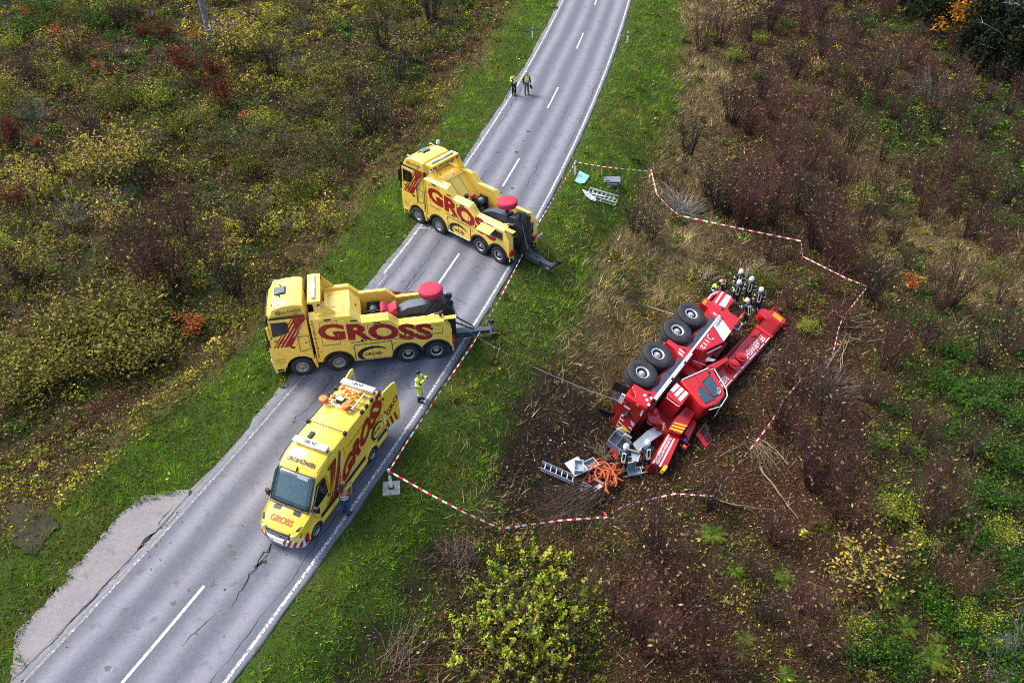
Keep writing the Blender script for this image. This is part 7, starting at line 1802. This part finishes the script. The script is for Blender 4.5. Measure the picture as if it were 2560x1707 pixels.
variants('yellow_green', 4, n_st=24, h=2.2, spread=.7, r0=.016, twigs=10, base_r=.4, bark=BARK_O, leaf=dict(n=1100, size=.12, cols=YG_L, spread=.22))
variants('red', 3, n_st=18, h=2.4, spread=.42, r0=.016, twigs=10, base_r=.25, bark=BARK_R, leaf=dict(n=1000, size=.11, cols=RED_L, spread=.18, lowcut=.15))
variants('orange', 2, n_st=14, h=1.3, spread=.5, r0=.012, twigs=9, base_r=.2, bark=BARK_R, leaf=dict(n=420, size=.10, cols=ORG_L, spread=.14))
variants('olive', 4, n_st=26, h=1.9, spread=.8, r0=.015, twigs=10, base_r=.5, bark=BARK_O, leaf=dict(n=1300, size=.115, cols=OLV_L, spread=.26))
variants('green', 3, n_st=20, h=1.3, spread=.9, r0=.012, twigs=9, base_r=.4, bark=BARK_O, leaf=dict(n=1100, size=.115, cols=GRN_L, spread=.22))

LAB = {
 'bare_red': ('bare_shrub', 'bare reddish shrub with upright stems', 'bare reddish shrubs on the slope'),
 'bare_dark': ('bare_shrub', 'bare dark-stemmed coppice shrub fanning upwards', 'bare dark shrubs on the slope'),
 'bare_olive': ('thicket_shrub', 'olive-brown twiggy shrub with few leaves left', 'olive-brown twiggy shrubs'),
 'grey_twig': ('dead_shrub', 'low pale grey leafless shrub with tangled twigs', 'pale grey tangled shrubs'),
 'yellow': ('yellow_shrub', 'bright yellow-leaved autumn shrub', 'bright yellow shrubs'),
 'pale': ('pale_shrub', 'wide low shrub with pale yellow-olive leaves', 'pale yellow-olive shrubs'),
 'yellow_green': ('leafy_shrub', 'yellow-green leafy shrub of the undergrowth', 'yellow-green leafy shrubs'),
 'red': ('red_shrub', 'dark red-leaved shrub', 'dark red shrubs'),
 'orange': ('orange_sapling', 'small rust-orange leaved sapling', 'rust-orange saplings'),
 'olive': ('olive_shrub', 'dense olive-green low shrub', 'olive-green thicket shrubs'),
 'green': ('green_bush', 'low fresh green bush', 'low fresh green bushes')}
shrub_rnd = random.Random(3)
MARKS = [(n_, at(px, py)) for n_, px, py in (('crane boom tip', 1960, 790), ('wooden tape stake', 1625, 462), ('heap of cut branches', 2110, 830), ('dark wood', 2380, 190), ('lone yellow shrub', 2145, 1440), ('big foreground bushes', 1300, 1600), ('spilled equipment', 1520, 1180), ('untaped marker post', 1568, 108), ('ferns', 2270, 1560), ('large grey shrub', 2320, 245), ('far tape corner', 2168, 716), ('weathered wooden pole', 526, 98), ('crimson shrub', 561, 271), ('front tow truck', 690, 900), ('far tow truck', 1030, 430), ('puddle', 80, 1320), ('camera tripod', 1281, 246))]
def closest(p): return min(MARKS, key=lambda m_: (m_[1] - p).length)[0]
def shrub(kind, p, s=1.0, label=None, sz=None):
    nm, lb, gr = LAB[kind]; parts = VAR[kind][shrub_rnd.randrange(len(VAR[kind]))]
    size_w = ('large ' if kind in ('pale', 'olive', 'green', 'grey_twig') else 'tall ') if s > 1.08 else ('small ' if s < .82 else ''); label = label or (size_w + lb + ' closest to the ' + closest(p))
    T = thing(nm, label, 'shrub', p - Vector((0, 0, .05)), (0, 0, shrub_rnd.uniform(0, 6.28)), gr)
    k_ = s * shrub_rnd.uniform(.9, 1.1); T.scale = (k_, k_, k_ * (sz or 1))
    for pn, me in parts: link(bpy.data.objects.new(pn, me), T)
    return T
placed = []
def put(kind, px, py, s=1.0, label=None, sz=None):
    p = at(px, py); placed.append((p.x, p.y)); return shrub(kind, p, s, label, sz)
def Z6(x, y): return (1700 + x * .38274, y * .38274)
def Z1(x, y): return (x * .31891, y * .31891)
def Z2(x, y): return (x * .31891, 500 + y * .31891)
def Z4(x, y): return (700 + x * .34014, 1200 + y * .34014)
# right-hand slope
for x, y, k_, s in ((140, 330, 'bare_red', 1.35), (250, 300, 'bare_red', 1.1), (450, 260, 'bare_dark', 1.), (800, 230, 'bare_red', 1.1), (1130, 290, 'bare_dark', 1.1), (960, 545, 'bare_dark', 1.05), (1130, 640, 'bare_red', 1.15), (1300, 570, 'bare_dark', 1.1), (330, 800, 'bare_dark', 1.1), (600, 770, 'bare_red', 1.1), (740, 510, 'bare_dark', .9), (1010, 870, 'bare_dark', .9), (1100, 1000, 'bare_dark', .95), (840, 1090, 'bare_red', 1.2), (50, 1010, 'bare_dark', 1.1), (1650, 850, 'bare_dark', 1.0), (1560, 1270, 'bare_red', 1.2), (1720, 1220, 'bare_red', 1.15), (600, 1340, 'bare_red', 1.1), (260, 1390, 'bare_dark', 1.1), (400, 1470, 'bare_red', 1.15), (780, 1400, 'bare_dark', 1.05), (850, 1560, 'bare_red', 1.1), (1180, 1530, 'bare_dark', 1.1), (1060, 1270, 'bare_red', 1.), (1000, 1500, 'bare_red', 1.1), (1880, 1560, 'bare_dark', 1.), (1520, 270, 'bare_dark', .7), (590, 200, 'bare_dark', .95), (730, 850, 'bare_red', 1.), (530, 640, 'bare_dark', .8), (1090, 350, 'bare_red', .8), (1830, 790, 'bare_dark', .8), (1960, 900, 'bare_dark', .8), (700, 1180, 'bare_red', 1.1), (480, 1210, 'bare_red', .9), (660, 1060, 'bare_red', 1.)): put(k_, *Z6(x, y), s)
for x, y, k_, s in ((490, 200, 'bare_red', 1.), (700, 400, 'bare_dark', 1.05), (1230, 430, 'bare_dark', 1.15), (1170, 440, 'bare_red', .9), (830, 830, 'bare_red', 1.25), (1470, 830, 'bare_dark', .9), (420, 1240, 'bare_dark', 1.15), (210, 990, 'bare_red', 1.0), (130, 1230, 'bare_red', .95), (1330, 1400, 'bare_dark', .9), (1500, 120, 'bare_red', .9), (300, 1500, 'bare_red', 1.0)): put(k_, *Z8(x, y), s)
for x, y, k_, s in ((1170, 250, 'bare_red', 1.1), (1330, 450, 'bare_red', 1.15), (1810, 480, 'bare_red', 1.1), (600, 370, 'bare_dark', .8), (310, 640, 'bare_dark', 1.1), (250, 1150, 'bare_red', 1.2), (1160, 1180, 'bare_red', 1.1), (900, 980, 'bare_dark', .8), (1900, 850, 'bare_red', 1.0), (80, 620, 'bare_olive', .9), (450, 900, 'bare_red', 1.0), (120, 1000, 'bare_red', 1.0), (620, 1250, 'bare_red', 1.0), (1500, 700, 'bare_red', .8)): put(k_, *Z5(x, y), s)
put('yellow', *Z5(1430, 800), 1.15, 'yellow-leaved shrub growing alone among bare shrubs below the crane')
put('grey_twig', *Z5(2260, 1300), 1.0, 'pale straw-grey tangled shrub in the green undergrowth'); put('grey_twig', *Z6(1620, 650), 1.5, 'large pale grey tangled shrub at the top of the slope near the wood')
put('orange', *Z8(970, 320), .9, 'small orange-red sapling on the slope behind the tape corner')
put('yellow', *Z6(390, 200), 1.35, 'tall yellow-green leaved shrub on the right slope beside a bare reddish shrub'); put('yellow', *Z6(900, 480), .55, 'small pale yellow sapling against a dark coppice shrub')
for x, y in ((340, 400), (520, 290), (200, 270)): put('yellow_green', *Z6(x, y), .6)
for x, y, s in ((600, 580, .75), (710, 630, .7)): put('bare_dark', *Z7(x, y), s, 'thin dark bare shrub in the dry grass above the crane wheels')
for x, y, s, k_ in ((1360, 510, 1.0, 'bare_red'), (1250, 440, 1.0, 'bare_dark'), (1880, 700, 1.1, 'bare_dark'), (1990, 820, 1.15, 'bare_red'), (1120, 330, .9, 'bare_dark'), (1700, 760, .5, 'bare_olive'), (780, 200, .6, 'bare_olive')): put(k_, *Z7(x, y), s)
for x, y, s in ((1650, 1250, .9), (2050, 1080, .9), (2290, 1180, .8), (2140, 620, .8), (1900, 960, .8), (2320, 760, .7), (1480, 1150, .8), (2130, 300, .9), (2330, 1340, .8)): put('green', *Z5(x, y), s)
for x, y, s in ((1200, 1000, .9), (1400, 1050, .9), (1600, 1000, .8), (1650, 1180, .8), (1300, 760, .8), (1560, 600, .7), (1620, 1450, .9)): put('green', *Z8(x, y), s)
for x, y, s in ((1980, 1000, .9), (2150, 1080, .8), (1650, 430, .9), (1420, 1100, .8), (2200, 560, .9), (1760, 580, .8)): put('yellow_green', *Z5(x, y), s * .7)
# left thicket, the ones that stand out
put('red', *Z1(1760, 850), 1.25, 'bright crimson shrub in the thicket below the wooden pole')
for x, y, s in ((1140, 330, .9), (1310, 330, .8), (1430, 520, .8), (1480, 640, 1.), (1690, 600, .8), (110, 1150, 1.15), (890, 620, .6), (850, 960, .4)): put('red', *Z1(x, y), s)
put('red', *Z2(180, 90), .8); put('red', *Z2(110, 580), .6); put('bare_red', *Z1(290, 680), .95, 'rounded brown-red shrub at the upper end of the thicket')
for x, y, s in ((780, 560, .8), (1930, 960, .8), (460, 290, 1.0), (230, 130, 1.1), (1540, 330, 1.0), (300, 1150, .7)): put('orange', *Z1(x, y), s)
put('orange', *Z2(1520, 1060), 1.0, 'small orange-red sapling at the thicket edge beside the front tow truck')
for x, y, s in ((1900, 480, 1.5), (1800, 430, 1.2), (950, 1420, 1.35), (780, 1380, 1.2), (1080, 1300, 1.2), (270, 1540, 1.1), (880, 140, 1.3), (80, 720, 1.0), (560, 480, 1.)): put('yellow' if y > 140 else 'yellow_green', *Z1(x, y), s)
for x, y, s in ((880, 270, 1.0), (310, 620, .8), (1280, 740, .6)): put('yellow', *Z2(x, y), s)
for x, y, s in ((900, 1000, 1.3), (1050, 950, 1.2), (700, 1000, 1.2), (820, 1200, 1.2), (1150, 1150, 1.2), (600, 1250, 1.1), (1000, 1300, 1.1), (250, 1300, 1.1), (150, 1500, 1.1), (420, 1450, 1.0)): put('pale', *Z2(x, y), s)
for x, y, s in ((1250, 700, 1.3), (1180, 520, 1.1), (1850, 760, 1.1), (1700, 560, 1.0), (540, 1100, 1.1), (200, 620, 1.2), (1350, 650, 1.2), (2000, 300, .9), (1450, 300, 1.0), (700, 700, 1.0)): put('bare_red' if 1100 < x < 1800 else 'bare_olive' if x < 1600 else 'bare_dark', *Z2(x, y), s)
for px, py, s in ((930, 330, 1.2), (880, 300, 1.1), (850, 400, 1.1), (1000, 200, 1.2), (960, 120, 1.2), (780, 300, 1.1), (700, 380, 1.1), (820, 180, 1.1), (740, 470, 1.1), (640, 560, 1.1), (1080, 60, 1.2), (960, 300, .9)): put('bare_dark' if s > 1.15 else 'bare_olive', px, py, s)
put('yellow', 1015, 150, 1.0, 'brownish yellow sapling at the thicket edge by the left verge'); put('green', 120, 40, 1.6); put('green', 60, 90, 1.3); put('green', 250, 70, 1.3); put('green', 400, 90, 1.0)
# fill the rest of the thicket
cnt = 0; tries = 0
while cnt < 130 and tries < 6000:
    tries += 1
    x, y = shrub_rnd.uniform(-58, 2), shrub_rnd.uniform(17, 94)
    if not bool(in_view(np.array(x), np.array(y), 1.)): continue
    d_ = float(road_d(x, y))
    if d_ > -10.5 - (2 if y < 26 else 0): continue
    if min((x - a_) ** 2 + (y - b_) ** 2 for a_, b_ in placed) < 2.6: continue
    kind = shrub_rnd.choices(['bare_olive', 'olive', 'yellow_green', 'pale', 'bare_dark', 'green', 'grey_twig', 'bare_red', 'orange', 'red'], [26, 20, 10, 10, 12, 5, 6, 6, 2, 1])[0]
    placed.append((x, y)); shrub(kind, Vector((x, y, float(hg(x, y)))), shrub_rnd.uniform(.65, 1.1)); cnt += 1
cnt = 0; tries = 0
while cnt < 105 and tries < 9000:
    tries += 1
    x, y = shrub_rnd.uniform(10, 46), shrub_rnd.uniform(14, 90)
    if not bool(in_view(np.array(x), np.array(y), 1.)) or float(crest_d(x, y)) > -1: continue
    if float(road_d(x, y)) < 15: continue
    if math.hypot((x - 9), (y - 30) * 1.1) < 9: continue
    if min((x - a_) ** 2 + (y - b_) ** 2 for a_, b_ in placed) < 2.4: continue
    kind = shrub_rnd.choices(['bare_red', 'bare_dark', 'olive', 'green', 'yellow_green'], [16, 9, 2, 2, 1])[0]
    placed.append((x, y)); shrub(kind, Vector((x, y, float(hg(x, y)))), shrub_rnd.uniform(.5, .9)); cnt += 1

# two large yellow-green bushes with upright leafy shoots in the foreground
def shoot_bush(p, label, n_sh, R_, H_, seed):
    rg = np.random.default_rng(seed); T = thing('shoot_bush', label, 'shrub', p, (0, 0, 0), 'large yellow-green bushes with upright shoots')
    v, f, tips = stems_np(seed, n_sh, H_, .75, .02, twigs=4, base_r=R_ * .55, curve=.1)
    link(bpy.data.objects.new('stems', mesh_only('stems', v, f, 4, BARK_O)), T)
    C, cl = [], []; sub = [(rg.normal(0, R_ * .5), rg.normal(0, R_ * .5), rg.uniform(.45, .8) * R_, rg.uniform(.6, 1.1)) for _ in range(6)]
    for k in range(n_sh):
        cx_, cy_, rs_, hs_ = sub[rg.integers(0, 6)]; a_ = rg.uniform(0, 6.283); rr = rs_ * math.sqrt(rg.random()); b0 = np.array([cx_ + rr * math.cos(a_), cy_ + rr * math.sin(a_), hs_ * H_ * (.20 + .35 * (1 - (rr / rs_) ** 2)) * rg.uniform(.5, 1.1)])
        d = np.array([math.cos(a_) * .5 * rr / rs_, math.sin(a_) * .5 * rr / rs_, 1.0]) + rg.normal(0, .22, 3); d /= np.linalg.norm(d); L = rg.uniform(.4, 1.0) * H_ * .45; n = int(24 * L / .9) + 8
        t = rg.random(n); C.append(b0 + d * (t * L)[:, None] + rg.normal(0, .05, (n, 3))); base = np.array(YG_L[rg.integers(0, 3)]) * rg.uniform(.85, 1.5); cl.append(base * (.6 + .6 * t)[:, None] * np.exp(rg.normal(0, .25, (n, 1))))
    for (cx_, cy_, rs_, hs_) in sub:
        n = n_sh * 3; a_ = rg.uniform(0, 6.283, n); rr = rs_ * np.sqrt(rg.random(n)) * 1.25; C.append(np.c_[cx_ + rr * np.cos(a_), cy_ + rr * np.sin(a_), np.abs(rg.normal(.18, .16, n)) * H_]); cl.append(pal([(.26, .22, .03), (.10, .11, .012), (.15, .08, .02), (.34, .30, .05), (.06, .035, .02)], n, None, .4))
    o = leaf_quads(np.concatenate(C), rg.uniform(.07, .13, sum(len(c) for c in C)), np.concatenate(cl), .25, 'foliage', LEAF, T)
    return T
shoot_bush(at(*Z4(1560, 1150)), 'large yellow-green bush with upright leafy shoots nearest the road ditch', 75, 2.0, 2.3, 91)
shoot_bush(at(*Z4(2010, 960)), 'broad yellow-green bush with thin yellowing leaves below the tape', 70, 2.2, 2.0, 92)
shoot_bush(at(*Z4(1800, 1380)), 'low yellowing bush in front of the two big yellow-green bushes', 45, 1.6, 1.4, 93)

# ferns
def fern_meshes(seed):
    rg = np.random.default_rng(seed); C, N_, cl = [], [], []; v, f = [], []; nv = 0; cols = []
    for k in range(11):
        a_ = k * 2 * np.pi / 11 + rg.uniform(-.2, .2); L = rg.uniform(.7, 1.15); dirr = np.array([math.cos(a_), math.sin(a_), 0]); side = np.array([-math.sin(a_), math.cos(a_), 0]); g_ = np.array([(.05, .13, .012), (.10, .17, .018), (.14, .18, .02)][rg.integers(0, 3)]) * rg.uniform(.6, 1.2)
        for j in range(12):
            t = (j + 1) / 13; p = dirr * L * t + np.array([0, 0, .75 * L * (t - .75 * t * t)]); wl = .24 * L * math.sin(math.pi * (t * .85 + .12))
            for s in (1, -1):
                q = p + side * s * wl + dirr * .06; w_ = dirr * .035 * L
                v += [p - w_, p + w_, q]; f.append((nv, nv + 1, nv + 2)); nv += 3; cols += [np.r_[g_ * rg.uniform(.8, 1.2), 1]] * 3
    return mesh_only('fronds', np.array(v), np.array(f), 3, LEAF, np.array(cols))
FERN = [fern_meshes(200 + i) for i in range(3)]
for i, (px, py) in enumerate(((1779, 1339), (1964, 1460), (1960, 1440), (1860, 1600), (1850, 1630), (2239, 1483), (2225, 1500), (2262, 1569), (2361, 1546), (2437, 1564), (2343, 1609), (1964, 1690), (2189, 1105), (2284, 1115), (2175, 1120), (2262, 1095), (2400, 1500), (2480, 1600), (2330, 1650), (2200, 1600), (1840, 1430), (2410, 1000), (2380, 1030), (2300, 870), (1440, 1530))):
    p = at(px, py); T = thing('fern', 'green fern spreading its fronds over fallen leaves, closest to the ' + closest(p), 'fern', p, (0, 0, shrub_rnd.uniform(0, 6)), 'green ferns on the slope'); k_ = shrub_rnd.uniform(.42, .72); T.scale = (k_, k_, k_); link(bpy.data.objects.new('fronds', FERN[i % 3]), T)

# cut branches, brush heaps
BR_P = mat('cut_branch_wood', (.24, .185, .115), .8, var=.3, scale=10); BR_B = mat('brown_twig_bark', (.13, .085, .06), .85, var=.3, scale=10)
def branch(label, pxs, r=.03, m=BR_P, z=.12, group='cut branches lying on the slope'):
    P = [at(px, py, z + .05 * i) for i, (px, py) in enumerate(pxs)]; S = []
    for a_, b_ in zip(P[:-1], P[1:]):
        for k in range(4): S.append(a_.lerp(b_, k / 4) + Vector((shrub_rnd.gauss(0, .03), shrub_rnd.gauss(0, .03), shrub_rnd.gauss(0, .02))))
    S.append(P[-1]); T = thing('cut_branch', label, 'branch', P[0], group=group); mb = MB(); mb.tube([q - P[0] for q in S], [r * (1 - .6 * i / len(S)) for i in range(len(S))], 6); build('limb', mb, m, T)
    mb = MB()
    for k in range(5):
        i = shrub_rnd.randrange(1, len(S)); q = S[i] - P[0]; d = Vector((shrub_rnd.gauss(0, .35), shrub_rnd.gauss(0, .35), shrub_rnd.uniform(0, .3))); mb.tube([q, q + d * .6, q + d], [r * .35, r * .25, r * .1], 4)
    build('side_twigs', mb, m, T)['kind'] = 'stuff'; return T
for k, pts in enumerate(([Z8(470, 460), Z8(560, 520), Z8(700, 480), Z8(745, 460)], [Z8(500, 490), Z8(640, 545), Z8(780, 515)], [Z8(540, 570), Z8(650, 570), Z8(780, 570)], [Z8(520, 860), Z8(545, 740), Z8(590, 610)], [Z8(495, 930), Z8(530, 790), Z8(560, 650)], [Z8(420, 860), Z8(500, 730), Z8(560, 630)], [Z8(560, 930), Z8(650, 925)], [Z8(560, 960), Z8(680, 950)], [Z8(700, 660), Z8(1000, 625)], [Z8(430, 720), Z8(620, 650), Z8(720, 600)])):
    branch('pale cut branch lying in the heap by the tape bend', pts, .032, group='cut branches in the heap by the tape bend')
branch('long pale branch lying across the slope below the tape', [Z5(880, 150), Z5(990, 290), Z5(1100, 435)], .05); branch('pale forked branch lying level under the thin bare shrub', [Z5(640, 325), Z5(760, 365), Z5(950, 382)], .04); branch('thin pale branch curving down beside the leaning tape', [Z5(900, 0), Z5(980, 60), Z5(1045, 135)], .035)
branch('dark branch lying in the litter above the crane wheels', [(1598, 795), (1640, 830)], .04, BR_B)
branch('pale stick beside the torn crane panel', [(1800, 1140), (1860, 1105)], .025)
def brush(label, base_px, tip_px, n, fan=.5, m=BR_B, h=.5, r=.012, name='brush_heap', seed=1):
    rg = random.Random(seed); a_ = at(*base_px); b_ = at(*tip_px); d = b_ - a_; L = d.length; ang = math.atan2(d.y, d.x); T = thing(name, label, 'brushwood', a_); mb = MB()
    for k in range(n):
        an = ang + rg.gauss(0, fan * .5); l_ = L * rg.uniform(.5, 1.1); o = Vector((rg.gauss(0, .25), rg.gauss(0, .25), 0)); e = o + Vector((math.cos(an) * l_, math.sin(an) * l_, 0)); P = []
        for i in range(5):
            t = i / 4; q = o.lerp(e, t); wz = float(hg(a_.x + q.x, a_.y + q.y)) - a_.z; P.append(Vector((q.x + rg.gauss(0, .04), q.y + rg.gauss(0, .04), wz + .04 + h * rg.uniform(.1, 1) * math.sin(math.pi * (t * .8 + .1)))))
        mb.tube(P, [r * (1.1 - .8 * i / 4) for i in range(5)], 3)
    build('twigs', mb, m, T, smooth=0)['kind'] = 'stuff'; return T
brush('flattened fan of brown twigs beside the tape bend heap', Z8(430, 1000), Z8(700, 880), 110, .9, BR_B, .5, .014, seed=1)
brush('flattened fan of red-brown twigs pressed down the slope', Z8(440, 1020), Z8(740, 1200), 120, .7, BARK_R, .45, .014, seed=2)
brush('brown twigs leaning left from the tall bare shrub by the tape', Z8(440, 880), Z8(240, 1080), 80, .6, BR_B, .8, .014, seed=3)
brush('pale twigs fanned out under the leaning tape', Z5(870, 20), Z5(960, 200), 45, .6, BR_P, .15, .010, seed=4)
brush('dry brushwood laid flat below the ladder and warning board', ZB(1250, 950), ZB(250, 1440), 150, .5, BR_B, .35, .014, seed=5)
brush('second layer of pale brushwood along the low tape', ZB(900, 1150), ZB(200, 1480), 60, .6, BR_P, .3, .010, seed=6)
brush('twigs standing behind the firefighters at the crane cab', (1865, 700), (1935, 660), 40, .6, BR_P, .7, .012, seed=7)
brush('heap of grey cut brush by the wooden stake', Z7(930, 450), Z7(960, 300), 140, 2.4, BARK_G, .9, .016, seed=8); brush('pale sticks crowning the grey brush heap', Z7(925, 420), Z7(965, 280), 26, 1.6, BR_P, 1.2, .020, seed=9)
brush('thin pale twigs in the grass above the crane cab', Z7(1110, 915), Z7(1200, 830), 30, .8, BR_P, .5, .011, seed=10)
brush('grey stalks tangled at the ditch below the verge', Z4(1330, 620), Z4(1250, 430), 110, 1.8, BR_B, .5, .012, seed=11); brush('pale stalks lying along the ditch', Z4(860, 1350), Z4(1120, 980), 36, 1.0, BR_B, .15, .010, seed=12)
brush('brown stalks matted under the boom', (1905, 900), (1960, 860), 60, 1.8, BR_B, .4, .012, seed=13); brush('twigs crushed at the crane rear', ZB(1250, 350), ZB(1240, 150), 50, 1.5, BR_P, .4, .012, seed=14)

# the wood beyond the crest
def tree(label, px, py, H_, R_, trunk_r, cols, n_leaf, bark, crown_lo=.25, group='trees of the dark wood', seed=0, leaf=.3, shape=1.0):
    p = at(px, py); rg = np.random.default_rng(seed + 500); T = thing('tree', label, 'tree', p - Vector((0, 0, .1)), (0, 0, 0), group)
    mb = MB(); mb.tube([(0, 0, 0), (.1, .05, H_ * .35), (.0, .1, H_ * .7), (.1, 0, H_ * .97)], [trunk_r, trunk_r * .8, trunk_r * .5, trunk_r * .12], 9)
    tips = []
    for k in range(26):
        z0 = H_ * rg.uniform(crown_lo, .93); a_ = rg.uniform(0, 6.283); L = R_ * (1.15 - (z0 / H_) ** 1.5 * shape) * rg.uniform(.6, 1.1); e = Vector((math.cos(a_) * L, math.sin(a_) * L, z0 + L * rg.uniform(.1, .7)))
        m0 = Vector((0, .05, z0)).lerp(e, .5) + Vector((rg.normal(0, .15), rg.normal(0, .15), .12 * L)); rb = trunk_r * .32; mb.tube([(0.05, .05, z0), m0, e], [rb, rb * .6, rb * .2], 5); tips += [np.array(e), np.array(m0), np.array(m0.lerp(e, .5))]
        for j in range(4):
            q = m0.lerp(e, rg.random()); d = Vector(rg.normal(0, 1, 3)); d.z = abs(d.z) * .5; d = d.normalized() * L * .35; mb.tube([q, q + d], [rb * .3, rb * .08], 4); tips.append(np.array(q + d)); tips.append(np.array(q + d * .5))
    build('trunk', mb, bark, T)
    if n_leaf:
        t = np.array(tips); C = t[rg.integers(0, len(t), n_leaf)] + rg.normal(0, .32, (n_leaf, 3)); leaf_quads(C, rg.uniform(.5, 1.2, n_leaf) * leaf, pal(cols, n_leaf, None, .3), .3, 'crown', LEAF, T)
    return T
DK = [(.012, .024, .010), (.018, .032, .011), (.008, .014, .008), (.026, .026, .010)]
for i, (px, py, H_, R_) in enumerate(((2262, 18, 5, 2.2), (2318, 55, 5.5, 2.3), (2350, 88, 5, 2.0), (2440, 160, 5.5, 2.4), (2500, 196, 5.5, 2.4), (2550, 222, 5, 2.3), (2610, 240, 6, 3), (2440, 60, 8, 3.2), (2380, 20, 8, 3.2), (2520, 80, 8, 3.4), (2590, 120, 8, 3.4), (2380, -40, 9, 3.5), (2480, -30, 10, 4), (2570, 20, 10, 4), (2640, 60, 10, 4), (2300, -60, 8, 3), (2650, 170, 8, 3.4), (2260, -90, 8, 3))): tree('dark evergreen tree in the wood beyond the crest', px, py, H_, R_, .24, DK, 7000, BARK_D, .02, seed=i, leaf=.24, shape=.8)
tree('tree with golden orange autumn leaves at the edge of the dark wood', 2392, 118, 6.0, 2.3, .16, [(.36, .17, .02), (.44, .22, .03), (.24, .11, .02)], 3600, BARK_D, .12, seed=30, leaf=.24)
tree('bare pale-barked tree spreading its branches in front of the dark wood', 2495, 190, 8, 3.5, .12, None, 0, BARK_P, .2, seed=31); tree('second bare pale-barked tree leaning at the wood edge', 2545, 220, 8, 3.5, .12, None, 0, BARK_P, .2, seed=32)
for k, (px, py) in enumerate(((2240, 12), (2262, 28))):
    p = at(px, py); T = thing('birch_tree', ('slim pale trunk at the left end of the wood edge', 'slim pale trunk leaning beside the wood edge')[k], 'tree', p); mb = MB(); mb.tube([(0, 0, 0), (.15 + .3 * k, .1, 4), (.3 + .5 * k, .2, 9)], [.16, .14, .10], 9); build('trunk', mb, BARK_P, T)
    mb = MB()
    for j in range(8): z0 = 5 + .45 * j; a_ = j * 2.4; mb.tube([(.2 + .3 * k, .1, z0), (.2 + math.cos(a_) * 1.2, .1 + math.sin(a_) * 1.2, z0 + .9)], [.04, .01], 5)
    build('branches', mb, BARK_P, T)
